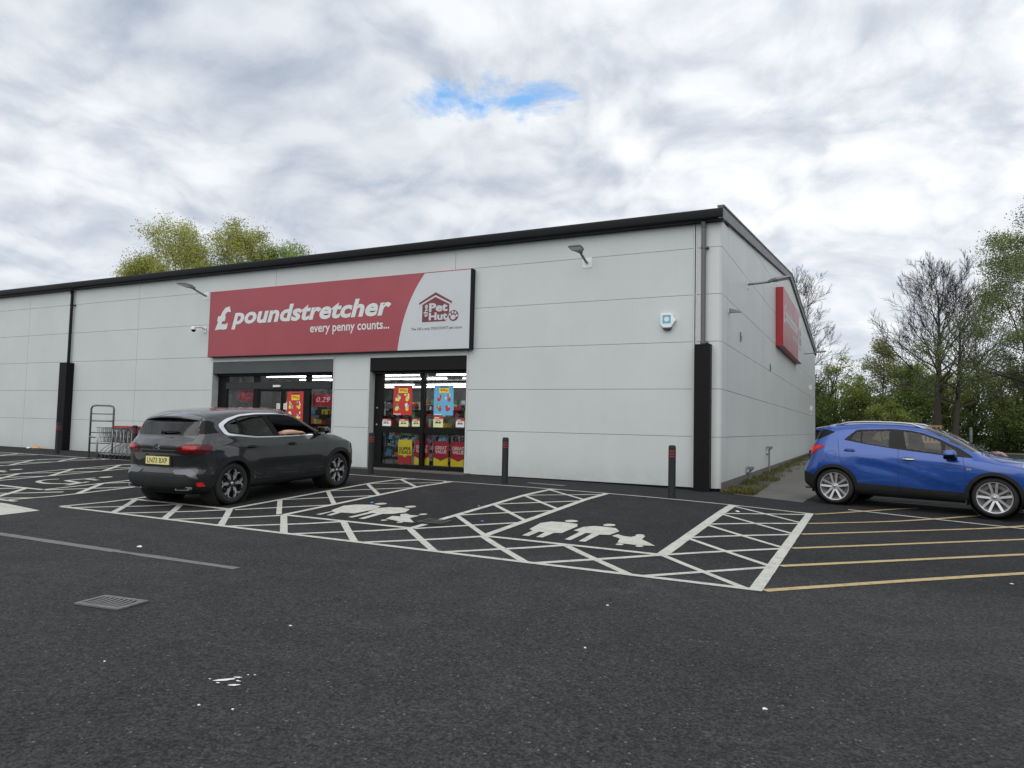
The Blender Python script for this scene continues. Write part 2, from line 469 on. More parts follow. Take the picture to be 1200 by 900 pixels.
M['car_glass_dark'] = glassmat('door_glass_tinted', (0.42, 0.44, 0.45), 1.5)
M['car_glass'] = glassmat('door_glass', (0.80, 0.88, 0.88), 1.5)
M['skin'] = plain('skin', (0.62, 0.36, 0.25), 0.5, var=0.06, scale=14)
M['shirt'] = plain('dark_shirt', (0.02, 0.022, 0.03), 0.8)
M['hair'] = plain('dark_hair', (0.02, 0.014, 0.01), 0.6)
M['pallet'] = plain('pallet_wood', (0.40, 0.23, 0.11), 0.8, var=0.25, scale=15)
M['old_wood'] = plain('old_wood', (0.12, 0.075, 0.05), 0.8, var=0.3, scale=10)
M['litter'] = plain('litter_paper', (0.72, 0.72, 0.70), 0.7)
M['litter_orange'] = plain('litter_orange', (0.62, 0.30, 0.12), 0.6, var=0.4, scale=14)
M['litter_blue'] = plain('litter_blue', (0.06, 0.20, 0.60), 0.5)
M['iron'] = plain('cast_iron', (0.15, 0.15, 0.15), 0.55, metal=0.2, var=0.25, scale=20, bump=0.2)
M['pit'] = plain('drain_pit', (0.006, 0.006, 0.006), 0.9)
def mk_bark(name, col):
    return plain(name, col, 0.9, var=0.35, scale=9, bump=0.6)
M['bark'] = mk_bark('bark', (0.065, 0.05, 0.04))
M['bark_dark'] = mk_bark('bark_dark', (0.040, 0.032, 0.028))
M['bark_twig'] = mk_bark('twigs', (0.075, 0.058, 0.048))
def mk_leaf(name, cols):
    m, nt, b = newmat(name)
    at = nt.node('ShaderNodeAttribute', attribute_name='tone')
    n = len(cols)
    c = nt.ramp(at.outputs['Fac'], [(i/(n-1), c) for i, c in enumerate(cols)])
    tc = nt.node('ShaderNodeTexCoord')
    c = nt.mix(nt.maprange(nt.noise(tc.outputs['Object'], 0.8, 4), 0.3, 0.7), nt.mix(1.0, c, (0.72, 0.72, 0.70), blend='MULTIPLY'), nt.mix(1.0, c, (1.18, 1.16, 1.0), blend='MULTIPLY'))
    nt.link(c, b.inputs['Base Color']); b.inputs['Roughness'].default_value = 0.6
    b.inputs['Specular IOR Level'].default_value = 0.25
    tr = nt.node('ShaderNodeBsdfTranslucent'); nt.link(c, tr.inputs[0])
    mx = nt.node('ShaderNodeMixShader', i_0=0.35)
    nt.link(b.outputs[0], mx.inputs[1]); nt.link(tr.outputs[0], mx.inputs[2])
    nt.link(mx.outputs[0], nt.n['Material Output'].inputs[0])
    return m
M['leaf_dark'] = mk_leaf('foliage_dark', [(0.0469, 0.0703, 0.0234), (0.1055, 0.1406, 0.0422), (0.1992, 0.2461, 0.0703)])
M['leaf_mid'] = mk_leaf('foliage_mid', [(0.0745, 0.1043, 0.0298), (0.1863, 0.2435, 0.0596), (0.3478, 0.3974, 0.1118)])
M['leaf_fresh'] = mk_leaf('foliage_fresh', [(0.1034, 0.1553, 0.0344), (0.2243, 0.3104, 0.0863), (0.414, 0.5174, 0.1897)])
M['leaf_gold'] = mk_leaf('foliage_gold', [(0.0967, 0.1016, 0.023), (0.3399, 0.3583, 0.0854), (0.5369, 0.5772, 0.1919)])
M['leaf_pale'] = mk_leaf('foliage_pale', [(0.1309, 0.159, 0.0561), (0.2805, 0.3179, 0.1309), (0.5049, 0.5423, 0.2805)])
M['leaf_spray'] = mk_leaf('foliage_spray', [(0.055, 0.072, 0.028), (0.145, 0.185, 0.075), (0.29, 0.34, 0.165)])
M['grass'] = mk_leaf('grass', [(0.06, 0.075, 0.02), (0.11, 0.12, 0.035), (0.20, 0.18, 0.08)])
M['verge_grass'] = plain('verge_grass', (0.085, 0.11, 0.035), 0.9, var=0.35, scale=0.8)
# ------------------------------------------------------------------ camera
CAM_O = Vector((3.0732, -16.9343, 1.55))
yaw, pitch, roll, FPX = 0.467488, 0.0568709, 0.0224430, 828.15
_fw = Vector((-math.sin(yaw)*math.cos(pitch), math.cos(yaw)*math.cos(pitch), math.sin(pitch)))
_rt = Vector((math.cos(yaw), math.sin(yaw), 0)); _up = _rt.cross(_fw)
_r2 = _rt*math.cos(roll) + _up*math.sin(roll); _u2 = -_rt*math.sin(roll) + _up*math.cos(roll)
cd = bpy.data.cameras.new('camera'); cam = bpy.data.objects.new('camera', cd); COL.objects.link(cam)
cd.sensor_fit = 'HORIZONTAL'; cd.sensor_width = 36.0; cd.lens = FPX/1200*36.0
cd.clip_start = 0.05; cd.clip_end = 4000
mw = Matrix((( _r2.x, _u2.x, -_fw.x, CAM_O.x), (_r2.y, _u2.y, -_fw.y, CAM_O.y), (_r2.z, _u2.z, -_fw.z, CAM_O.z), (0,0,0,1)))
cam.matrix_world = mw
scene.camera = cam
scene.render.resolution_x = 1024; scene.render.resolution_y = 768
scene.render.engine = 'CYCLES'
scene.cycles.max_bounces = 8; scene.cycles.transparent_max_bounces = 24
scene.cycles.sample_clamp_indirect = 6.0
scene.view_settings.view_transform = 'Standard'; scene.view_settings.look = 'None'
scene.view_settings.exposure = 0; scene.view_settings.gamma = 1

# ------------------------------------------------------------------ sky and sun
SUN_EL, SUN_AZ = R(42), R(175)       # azimuth clockwise from +Y: the veiled sun is high behind the camera
w = bpy.data.worlds.new('World'); scene.world = w; w.use_nodes = True
nt = NT(w); bg = nt.n['Background']
sky = nt.node('ShaderNodeTexSky', sky_type='NISHITA'); sky.sun_disc = False
sky.sun_elevation = SUN_EL; sky.sun_rotation = SUN_AZ; sky.air_density = 1.2; sky.dust_density = 1.2
tc = nt.node('ShaderNodeTexCoord'); D = tc.outputs['Generated']
sx = nt.node('ShaderNodeSeparateXYZ'); nt.link(D, sx.inputs[0])
zc = nt.math('MAXIMUM', nt.math('ADD', sx.outputs[2], 0.34), 0.08)
cmb = nt.node('ShaderNodeCombineXYZ')
nt.link(nt.math('DIVIDE', sx.outputs[0], zc), cmb.inputs[0]); nt.link(nt.math('DIVIDE', sx.outputs[1], zc), cmb.inputs[1])
cmb.inputs[2].default_value = 3.7
P = cmb.outputs[0]
def warp(vec, sc, amt):
    wn = nt.node('ShaderNodeTexNoise', i_Scale=sc, i_Detail=2.0); nt.link(vec, wn.inputs['Vector'])
    wv = nt.node('ShaderNodeVectorMath', operation='MULTIPLY_ADD'); nt.link(wn.outputs['Color'], wv.inputs[0])
    wv.inputs[1].default_value = (amt, amt, 0.0); nt.link(vec, wv.inputs[2]); return wv.outputs[0]
PW = warp(P, 1.1, 0.45)
def density(vec):
    n0 = nt.node('ShaderNodeTexNoise', i_Scale=2.4, i_Detail=2.0); nt.link(vec, n0.inputs['Vector'])
    wv = nt.node('ShaderNodeVectorMath', operation='MULTIPLY_ADD'); nt.link(n0.outputs['Color'], wv.inputs[0]); wv.inputs[1].default_value = (0.30, 0.30, 0.30); nt.link(vec, wv.inputs[2])
    v2 = wv.outputs[0]
    n1 = nt.noise(v2, 1.0, 3, 0.5)
    def billow(sc, det):
        return nt.math('ABSOLUTE', nt.math('MULTIPLY_ADD', nt.noise(v2, sc, det, 0.45), 2.0, -1.0))
    b1, b2 = billow(2.6, 1.5), billow(6.2, 2.0)
    n2 = nt.noise(v2, 6.5, 8, 0.66)
    s_ = nt.math('ADD', nt.math('MULTIPLY', n1, 0.62), nt.math('ADD', nt.math('MULTIPLY', b1, 0.42), nt.math('ADD', nt.math('MULTIPLY', b2, 0.26), nt.math('MULTIPLY', n2, 0.36))))
    return s_
dens = density(P)
po = nt.node('ShaderNodeVectorMath', operation='ADD'); nt.link(P, po.inputs[0]); po.inputs[1].default_value = (0.035, -0.060, 0.0)
relief = nt.math('SUBTRACT', dens, density(po.outputs[0]))
lit = nt.math('ADD', nt.math('MULTIPLY', nt.math('SUBTRACT', dens, 0.66), 1.15), nt.math('ADD', nt.math('MULTIPLY', relief, 1.7), 0.5))
# cloud light: billows from slate grey undersides to white tops
cl = nt.ramp(lit, [(0.02, (0.52, 0.57, 0.645)), (0.26, (0.65, 0.69, 0.75)), (0.43, (0.765, 0.79, 0.83)), (0.59, (0.85, 0.868, 0.89)), (0.82, (0.96, 0.965, 0.97))])
# heavier cloud over the left (west) of the site
west = nt.node('ShaderNodeVectorMath', operation='DOT_PRODUCT'); nt.link(D, west.inputs[0]); west.inputs[1].default_value = (-0.905, 0.36, 0.22)
wf = nt.math('MULTIPLY', nt.maprange(west.outputs['Value'], 0.55, 0.97), nt.maprange(nt.noise(PW, 1.1, 6, 0.55), 0.42, 0.58, 0.3, 1.0))
cl = nt.mix(wf, cl, nt.mix(1.0, cl, (0.66, 0.70, 0.755), blend='MULTIPLY'))
# low bright haze along the horizon
cl = nt.mix(nt.maprange(sx.outputs[2], 0.26, 0.02, 0, 0.5), cl, (0.72, 0.765, 0.83))
# one ragged break with blue showing
hv = (_fw*1.0 + _r2*((600-600)/FPX) - _u2*((119-450)/FPX)).normalized()
rel = nt.node('ShaderNodeVectorMath', operation='SUBTRACT'); nt.link(D, rel.inputs[0]); rel.inputs[1].default_value = tuple(hv)
da = nt.node('ShaderNodeVectorMath', operation='DOT_PRODUCT'); nt.link(rel.outputs[0], da.inputs[0]); da.inputs[1].default_value = tuple(_rt)
db = nt.node('ShaderNodeVectorMath', operation='DOT_PRODUCT'); nt.link(rel.outputs[0], db.inputs[0]); db.inputs[1].default_value = tuple(_rt.cross(hv))
e = nt.math('ADD', nt.math('POWER', nt.math('DIVIDE', da.outputs['Value'], 0.105), 2.0), nt.math('POWER', nt.math('DIVIDE', db.outputs['Value'], 0.027), 2.0))
rag = nt.noise(PW, 5.5, 8, 0.62, 0.5)
rag2 = nt.noise(PW, 17.0, 6, 0.65, 0.4)
hole = nt.math('SUBTRACT', nt.math('ADD', nt.math('MULTIPLY', rag, 5.5), nt.math('MULTIPLY', rag2, 2.6)), nt.math('ADD', nt.math('MULTIPLY', e, 0.75), 3.25))
hole = nt.maprange(hole, -0.1, 1.1)
front = nt.math('GREATER_THAN', nt.math('ADD', da.outputs['Value'], 3.0), 0.0)
thin = nt.math('MULTIPLY', nt.maprange(dens, 0.57, 0.49), nt.maprange(nt.noise(PW, 1.6, 5, 0.5), 0.60, 0.70, 0, 0.2))
hole = nt.math('MAXIMUM', hole, nt.math('MULTIPLY', thin, 0.6))
CLOUD_GAIN = 11.6
clb = nt.node('ShaderNodeVectorMath', operation='SCALE'); nt.link(cl, clb.inputs[0]); clb.inputs['Scale'].default_value = CLOUD_GAIN
skyb = nt.node('ShaderNodeVectorMath', operation='MULTIPLY'); nt.link(sky.outputs[0], skyb.inputs[0]); skyb.inputs[1].default_value = (1.55, 2.05, 2.35)
fin = nt.mix(hole, clb.outputs[0], skyb.outputs[0])
nt.link(fin, bg.inputs[0]); bg.inputs[1].default_value = 0.1
sd = bpy.data.lights.new('sun', 'SUN'); so = bpy.data.objects.new('sun', sd); COL.objects.link(so)
sd.energy = 1.6; sd.angle = R(85); sd.color = (1.0, 0.965, 0.91)
sdir = Vector((math.sin(SUN_AZ)*math.cos(SUN_EL), math.cos(SUN_AZ)*math.cos(SUN_EL), math.sin(SUN_EL)))
so.rotation_euler = sdir.to_track_quat('Z', 'Y').to_euler()
so.location = (0, -30, 30)

# ------------------------------------------------------------------ ground
def sst(t):
    t = max(0.0, min(1.0, t)); return t*t*(3-2*t)
def gz(x, y):
    a = 0.165*(1-math.exp(-(2.1-x)/2.8)) if x < 2.1 else 0.0
    r = max(0.0, min(1.0, (y+8.8)/4.8))
    if y > -2.4: r *= 1-0.1*min(1, (y+2.4)/2.4)
    b = 0.09*sst((y+3)/2.5) + 0.0055*max(0.0, min(30.0, y))
    return max(a*r, b)
def axis_pts(lims):
    out = []
    for a, b, st in lims:
        n = max(1, int(round((b-a)/st)))
        out += [a + (b-a)*i/n for i in range(n)]
    return out + [lims[-1][1]]
gx = axis_pts([(-1500,-200,260),(-200,-60,35),(-60,-30,3),(-30,6,0.4),(6,16,1.0),(16,60,6),(60,200,35),(200,1500,260)])
gy = axis_pts([(-600,-60,135),(-60,-20,5),(-20,-10,0.8),(-10,1.2,0.2),(1.2,40,2.0),(40,120,10),(120,300,45),(300,2200,270)])
mb = MB()
nx, ny = len(gx), len(gy)
mb.add([(x, y, gz(x, y)) for y in gy for x in gx], [(j*nx+i, j*nx+i+1, (j+1)*nx+i+1, (j+1)*nx+i) for j in range(ny-1) for i in range(nx-1)], 0, True)
tag(mb.build('ground', M['asphalt'], recalc=False), kind='structure')

GRID = {}
def gmesh(x, y):
    """height of the ground SHEET (bilinear between its grid points), so that markings lie on it"""
    import bisect
    i = max(0, min(nx-2, bisect.bisect_right(gx, x)-1)); j = max(0, min(ny-2, bisect.bisect_right(gy, y)-1))
    u = (x-gx[i])/(gx[i+1]-gx[i]); v = (y-gy[j])/(gy[j+1]-gy[j])
    z00, z10, z01, z11 = gz(gx[i], gy[j]), gz(gx[i+1], gy[j]), gz(gx[i], gy[j+1]), gz(gx[i+1], gy[j+1])
    return max((z00*(1-u)+z10*u)*(1-v)+(z01*(1-u)+z11*u)*v, 0)

def strip(mb, a, b, w, lift=0.004, step=0.25, mi=0, wob=0.035):
    """a painted line from a to b on the ground, cut in short pieces so that it follows the surface"""
    a = Vector((a[0], a[1])); b = Vector((b[0], b[1])); d = b-a; L = d.length
    n = max(1, int(L/step)); d.normalize(); s = Vector((-d.y, d.x))
    vs = []
    for i in range(n+1):
        p = a + d*(L*i/n)
        hw = w/2*(1 + random.uniform(-wob, wob))
        for k in (-1, 0, 1):
            q = p + s*(k*hw); vs.append((q.x, q.y, gmesh(q.x, q.y)+lift))
    mb.add(vs, [(3*i+k, 3*(i+1)+k, 3*(i+1)+k+1, 3*i+k+1) for i in range(n) for k in (0, 1)], mi)

def patch(mb, poly, lift=0.004, mi=0, sub=0.2):
    """a filled painted shape draped on the ground: triangulate then subdivide"""
    bm = bmesh.new()
    f = bm.faces.new([bm.verts.new((p[0], p[1], 0)) for p in poly])
    bmesh.ops.triangulate(bm, faces=bm.faces)
    xs = [p[0] for p in poly]; ys = [p[1] for p in poly]
    for lo, hi, no in ((min(xs), max(xs), (1,0,0)), (min(ys), max(ys), (0,1,0))):
        v = lo+sub
        while v < hi:
            bmesh.ops.bisect_plane(bm, geom=bm.verts[:]+bm.edges[:]+bm.faces[:], plane_co=(v if no[0] else 0, v if no[1] else 0, 0), plane_no=no)
            v += sub
    bmesh.ops.recalc_face_normals(bm, faces=bm.faces)
    bm.verts.index_update()
    up = sum(f.normal.z for f in bm.faces) >= 0
    mb.add([(v.co.x, v.co.y, gmesh(v.co.x, v.co.y)+lift) for v in bm.verts], [tuple(v.index for v in (f.verts if up else reversed(f.verts))) for f in bm.faces], mi)
    bm.free()

def clip_seg(a, b, rc):
    x0, x1, y0, y1 = rc
    t0, t1 = 0.0, 1.0; dx, dy = b[0]-a[0], b[1]-a[1]
    for p, q in ((-dx, a[0]-x0), (dx, x1-a[0]), (-dy, a[1]-y0), (dy, y1-a[1])):
        if abs(p) < 1e-9:
            if q < 0: return None
        else:
            t = q/p
            if p < 0: t0 = max(t0, t)
            else: t1 = min(t1, t)
    if t0 >= t1: return None
    return (a[0]+dx*t0, a[1]+dy*t0), (a[0]+dx*t1, a[1]+dy*t1)

# painted bays: rails run away from the camera, hatched strips between and in front
mk = MB()
def slant(x0, y, k):                       # the bays lean very slightly to the left toward the shop
    return x0 + k*(y+8.3)
YF, YN, YO = -2.52, -8.35, -9.65
rails = [(2.09, 0.0, 0.13), (0.83, -0.022, 0.15), (-1.64, -0.042, 0.12), (-2.84, -0.055, 0.11), (-5.31, -0.075, 0.11), (-6.55, -0.085, 0.11), (-9.05, -0.06, 0.11)]
for x0, k, wd in rails:
    y0 = YN if x0 < 2 else YO-0.03
    strip(mk, (slant(x0, y0, k), y0), (slant(x0, YF, k), YF), wd, 0.006)
def hatch_strip(xa, ka, xb, kb, y0, y1, off, period=1.40, lw=0.085):
    """crossing diagonals inside a leaning strip"""
    k = (ka+kb)/2; wdt = xb-xa
    y = y0 - 3 + off
    while y < y1 + 3:
        for sgn in (1, -1):
            h = wdt*1.12
            p = clip_seg((0, y), (1, y+sgn*h), (0, 1, y0, y1))
            if p:
                q = [(slant(xa, b, ka)*(1-a)+slant(xb, b, kb)*a, b) for a, b in p]
                strip(mk, q[0], q[1], lw, 0.0045 if sgn > 0 else 0.005)
        y += period
hatch_strip(0.83, -0.022, 2.09, 0.0, YO, YF, 0.04, 1.42)
hatch_strip(-2.84, -0.055, -1.64, -0.042, YN, YF, 0.08, 1.43)
hatch_strip(-6.55, -0.085, -5.31, -0.075, YN, YF, -0.02, 1.43)
# front strip
for i in range(-2, 9):
    for p in (clip_seg((-8.94+1.212*i, YN), (-7.66+1.212*i, YO), (-8.95, 0.83, YO, YN)), clip_seg((-7.55+1.212*i, YO), (-6.45+1.212*i, YN), (-8.95, 0.83, YO, YN))):
        if p: strip(mk, p[0], p[1], 0.10, 0.0045 if p[0][1] > p[1][1] else 0.005)
strip(mk, (-9.0, YO), (2.15, YO), 0.10, 0.0055)
strip(mk, (-9.05, YO), (-9.05, YN), 0.10, 0.006)
for a, b in ((-9.1, -6.55), (-5.31, -2.84), (-1.64, 0.83)):
    strip(mk, (a, YN), (b, YN), 0.10, 0.0055)
strip(mk, (-30, -2.86), (-17.2, -2.62), 0.09, 0.0055)
strip(mk, (-17.2, -2.62), (-8.8, -2.44), 0.09, 0.0055)
strip(mk, (-8.8, -2.44), (2.12, -2.55), 0.085, 0.0055)
# accessible bays further left
xs = -10.6
for i in range(5):
    xr, xl = -10.62-3.66*i, -11.80-3.66*i
    for q in (xr, xl): strip(mk, (slant(q, YN, -0.05), YN), (slant(q, YF, -0.05), YF-0.1), 0.10, 0.0055)
    hatch_strip(xl, -0.05, xr, -0.05, YN, YF-0.1, 0.2+0.3*(i % 2), 1.36, 0.11)
    strip(mk, (xl-2.48, YN), (xl, YN), 0.10, 0.0055)
x = -28.0
while x < -10:
    for sgn in (1, -1):
        p = clip_seg((x, YO), (x+sgn*1.28, YN), (-28, -10.62, YO, YN))
        if p: strip(mk, p[0], p[1], 0.11, 0.0045 if sgn > 0 else 0.005)
    x += 1.30
strip(mk, (-28, YO-0.02), (-10.3, YO-0.02), 0.11, 0.006)
strip(mk, (-10.62, YO), (-10.62, YN), 0.10, 0.006)
patch(mk, [(-12.6,-9.92),(-10.05,-9.93),(-8.77,-10.13),(-8.66,-10.78),(-12.6,-10.80)], 0.0045)
patch(mk, [(-12.6,-11.2),(-8.9,-11.2),(-8.9,-11.85),(-12.6,-11.85)], 0.0045) if False else None
# family symbols: two adults and a child on a trike, heads toward the shop, legs toward the camera-left
def sym(mb, polys, cx, cy, ang, sc):
    c, s = math.cos(ang), math.sin(ang)
    for pl in polys:
        patch(mb, [(cx+sc*(c*u-s*v), cy+sc*(s*u+c*v)) for u, v in pl], 0.0065, sub=0.15)
def ell(cu, cv, ru, rv, n=16):
    return [(cu+ru*math.cos(2*math.pi*k/n), cv+rv*math.sin(2*math.pi*k/n)) for k in range(n)]
SYMS = True
def poly_mark(mb, pts): patch(mb, pts, 0.0065, sub=0.15)
# bay nearest the corner: two adults and a child
poly_mark(mk, ell(-1.085, -6.53, 0.10, 0.12))
poly_mark(mk, [(-1.33,-7.55),(-1.42,-6.95),(-1.33,-6.74),(-1.12,-6.70),(-0.90,-6.74),(-0.82,-6.95),(-0.80,-7.60),(-0.90,-7.64),(-0.89,-8.05),(-0.98,-8.07),(-1.03,-7.67),(-1.12,-7.66),(-1.10,-8.06),(-1.20,-8.06),(-1.24,-7.63)])
poly_mark(mk, ell(-0.455, -6.55, 0.09, 0.12))
poly_mark(mk, [(-0.74,-7.30),(-0.73,-6.93),(-0.62,-6.77),(-0.45,-6.74),(-0.28,-6.77),(-0.15,-7.00),(-0.17,-7.36),(-0.30,-7.42),(-0.28,-8.04),(-0.37,-8.05),(-0.42,-7.40),(-0.51,-7.41),(-0.49,-8.04),(-0.58,-8.03),(-0.62,-7.36)])
poly_mark(mk, [(-0.12,-7.42),(-0.09,-7.25),(0.03,-7.34),(0.13,-7.35),(0.17,-7.23),(0.28,-7.16),(0.32,-7.46),(0.44,-7.60),(0.60,-7.82),(0.38,-7.90),(0.11,-7.88),(0.04,-7.56)])
poly_mark(mk, ell(0.20, -7.15, 0.06, 0.085)); poly_mark(mk, ell(0.17, -7.97, 0.05, 0.065)); poly_mark(mk, ell(0.43, -7.95, 0.05, 0.065))
# bay in front of the shop window
poly_mark(mk, ell(-4.735, -6.575, 0.10, 0.12))
poly_mark(mk, [(-4.97,-7.62),(-5.14,-7.10),(-5.05,-6.88),(-4.78,-6.75),(-4.55,-6.82),(-4.42,-7.10),(-4.42,-7.68),(-4.67,-7.72),(-4.60,-8.04),(-4.68,-8.06),(-4.77,-7.73),(-4.86,-7.72),(-4.80,-8.06),(-4.89,-8.07),(-4.90,-7.66)])
poly_mark(mk, ell(-4.075, -6.60, 0.09, 0.12))
poly_mark(mk, [(-4.35,-7.42),(-4.45,-7.02),(-4.36,-6.85),(-4.14,-6.76),(-3.92,-6.84),(-3.78,-7.16),(-3.86,-7.41),(-4.00,-7.50),(-3.93,-8.06),(-4.03,-8.07),(-4.12,-7.50),(-4.20,-7.50),(-4.18,-8.03),(-4.27,-8.03),(-4.31,-7.46)])
poly_mark(mk, [(-3.66,-7.86),(-3.74,-7.58),(-3.60,-7.56),(-3.74,-7.36),(-3.68,-7.28),(-3.55,-7.36),(-3.38,-7.34),(-3.38,-7.62),(-3.08,-7.93),(-3.30,-7.97),(-3.50,-7.90)])
poly_mark(mk, ell(-3.415, -7.19, 0.06, 0.085)); poly_mark(mk, ell(-3.60, -7.98, 0.05, 0.06)); poly_mark(mk, ell(-3.28, -8.02, 0.05, 0.05))
# wheelchair symbol, head toward the shop
def wheelchair(cx, cy):
    pts = [(cx+0.62*math.cos(a), cy+0.42*math.sin(a)) for a in [R(150+i*15) for i in range(17)]]
    for a, b in zip(pts, pts[1:]): strip(mk, a, b, 0.11, 0.0055)
    for a, b in (((cx-0.1,cy+0.1),(cx-0.05,cy+0.75)), ((cx-0.1,cy+0.1),(cx+0.62,cy-0.02)), ((cx+0.62,cy-0.02),(cx+0.78,cy-0.40)), ((cx-0.05,cy+0.52),(cx+0.42,cy+0.50))):
        strip(mk, a, b, 0.11, 0.0062)
    poly_mark(mk, ell(cx-0.02, cy+0.98, 0.13, 0.15))
wheelchair(-12.95, -7.25); wheelchair(-16.6, -7.25)
tag(mk.build('bay_markings', M['line'], recalc=False), kind='structure')
ol = MB()
strip(ol, (-11.0, -11.78), (-4.6, -11.66), 0.13, 0.004, wob=0.08); strip(ol, (-4.6,-11.66), (-2.75, -11.60), 0.10, 0.004, wob=0.2)
for a, b in (((-4.3,-1.35),(-3.3,-1.45)),): strip(ol, a, b, 0.22, 0.004, wob=0.2)
tag(ol.build('worn_marking', M['line_old'], recalc=False), kind='structure')
yl = MB()
for y0, wd, tip in ((-9.645,0.105,7.0), (-8.27,0.10,6.8), (-6.89,0.095,6.3), (-5.46,0.09,5.6), (-4.08,0.085,5.35), (-2.62,0.075,3.95)):
    x1 = 2.17; n = 14; L = tip - x1
    pts = [(x1 + L*t/n, y0 + L*t/n*0.985 + (0.10*math.sin(math.pi*t/n) if y0 < -9 else 0.03)) for t in range(n+1)]
    for a, b in zip(pts, pts[1:]): strip(yl, a, b, wd, 0.005)
tag(yl.build('yellow_hatching', M['yellow_line'], recalc=False), kind='structure')
bl = MB()
strip(bl, (2.72, -1.72), (7.2, -3.12), 0.07, 0.0065); strip(bl, (2.3, 0.4), (7.4, -1.0), 0.07, 0.0065); strip(bl, (2.12,-2.55),(2.72,-1.72), 0.05, 0.0065) if False else None
tag(bl.build('bay_line', M['line'], recalc=False), kind='structure')
cp = MB(); patch(cp, [(0.40,-0.50),(1.86,-1.18),(2.05,1.2),(2.35,30),(0.40,30)], 0.006, sub=0.6)
tag(cp.build('concrete_path', M['concrete'], recalc=False), kind='structure')

# ------------------------------------------------------------------ the store
store = thing('retail_store', 'long pale grey metal clad retail shed with black eaves and gabled end', 'shop building', (0, 0, 0))
ZR = [0.155, 1.355, 2.485, 3.615, 4.745, 5.875, 6.47]
LX = -36.0
def panel(mb, x0, x1, z0, z1, g=0.006):
    mb.box(x0+g, x1-g, 0.0, 0.05, z0+g*0.8, z1-g*0.8, 0)
OPEN_A = (-16.98, -11.62, 3.47); OPEN_B = (-10.28, -6.86, 3.47)
fw_ = MB()
for i in range(3):
    z0, z1 = ZR[i], ZR[i+1]
    for a, b in ((LX, -34.8), (-34.8,-27.9), (-27.9,-21.0), (-21.0, OPEN_A[0]), (OPEN_A[1], OPEN_B[0]), (OPEN_B[1], -0.66)):
        panel(fw_, a, b, z0, z1)
for a, b in (OPEN_A[:2], OPEN_B[:2]): panel(fw_, a, b, 3.47, ZR[3])
for i in range(3, 6):
    for a, b in ((LX,-34.8), (-34.8,-27.9), (-27.9,-21.0), (-21.0,-14.2), (-14.2,-7.35), (-7.35,-0.66)):
        panel(fw_, a, b, ZR[i], ZR[i+1])
# backing behind the joints
def back(mb, x0, x1, z0, z1): mb.box(x0, x1, 0.035, 0.09, z0, z1, 1)
back(fw_, LX, OPEN_A[0], 0.16, 6.46); back(fw_, OPEN_A[1], OPEN_B[0], 0.16, 3.6); back(fw_, OPEN_B[1], -0.5, 0.16, 6.46)
back(fw_, OPEN_A[0], OPEN_B[1], 3.61, 6.46)
fw_.build('front_wall', [M['clad'], M['joint']], store, bevel=0)
# reveal linings of the two openings, and the narrow trims around them
rv = MB()
for a, b, zt in (OPEN_A, OPEN_B):
    rv.box(a-0.02, a+0.035, -0.012, 0.36, 0.15, zt); rv.box(b-0.035, b+0.02, -0.012, 0.36, 0.15, zt)
    rv.box(a+0.035, b-0.035, -0.012, 0.36, zt-0.03, zt+0.02)
    rv.build('opening_trim', M['trim'], store); rv = MB()
for a in (-0.66, -0.60):
    rv = MB(); rv.box(a, a+0.035, -0.014, 0.05, 0.155, 6.47); rv.build('corner_trim', M['trim'], store)
# dark recess at the foot of the cladding
ft = MB(); ft.box(LX, OPEN_A[0], 0.06, 0.2, -0.1, 0.16); ft.box(OPEN_A[1], OPEN_B[0], 0.06, 0.2, -0.1, 0.16); ft.box(OPEN_B[1], -0.1, 0.06, 0.2, -0.1, 0.16)
ft.box(-0.2, -0.06, 0.2, 33, -0.1, 0.155)
ft.build('base_recess', M['black'], store)
kb = MB(); kb.box(-0.03, 0.035, 0.1, 33, -0.1, 0.30); kb.build('plinth', M['concrete'], store)
# corner post, wrapped round the corner
cpst = MB()
arc = [(-0.12+0.12*math.sin(R(a)), 0.12-0.12*math.cos(R(a))) for a in range(0, 91, 15)]
outer = [(-0.565, 0.0)] + arc + [(0.0, 0.845)]
inner = [(-0.05, 0.845), (-0.05, 0.17), (-0.12, 0.06), (-0.565, 0.06)]
for i in range(6):
    zt = ZR[i+1]-0.005 if i < 5 else 6.52
    cpst.prism(outer+inner, ZR[i]+0.005, zt, 'z', 0)
cpst.box(-0.5, -0.02, 0.08, 0.8, 0.16, 6.5, 1)
cpst.build('corner_panel', [M['clad_side'], M['joint']], store, sharp=30)
# gable wall
EV, RY, RZ, BY = 6.50, 16.4, 8.22, 32.8
def gtop(y): return EV + (RZ-EV)*y/RY if y < RY else RZ - (RZ-EV)*(y-RY)/(BY-RY)
def clip_poly(poly, f):
    out = []
    for i in range(len(poly)):
        a, b = poly[i], poly[(i+1) % len(poly)]
        fa, fb = f(a), f(b)
        if fa >= 0: out.append(a)
        if fa*fb < 0:
            t = fa/(fa-fb); out.append((a[0]+(b[0]-a[0])*t, a[1]+(b[1]-a[1])*t))
    return out
gw = MB()
ys = [0.865, 7.47, 14.1, 21.1, 27.6, 32.9]; zs = ZR[:6] + [7.005, 8.135, 9.3]
g = 0.006
for a, b in zip(ys, ys[1:]):
    for c, d in zip(zs, zs[1:]):
        pl = [(a+g, c+g), (b-g, c+g), (b-g, d-g), (a+g, d-g)]
        pl = clip_poly(pl, lambda p: EV + (RZ-EV)*p[0]/RY - p[1])
        if len(pl) > 2: pl = clip_poly(pl, lambda p: RZ - (RZ-EV)*(p[0]-RY)/(BY-RY) - p[1])
        if len(pl) > 2: gw.prism(pl, -0.05, 0.0, 'x', 0)
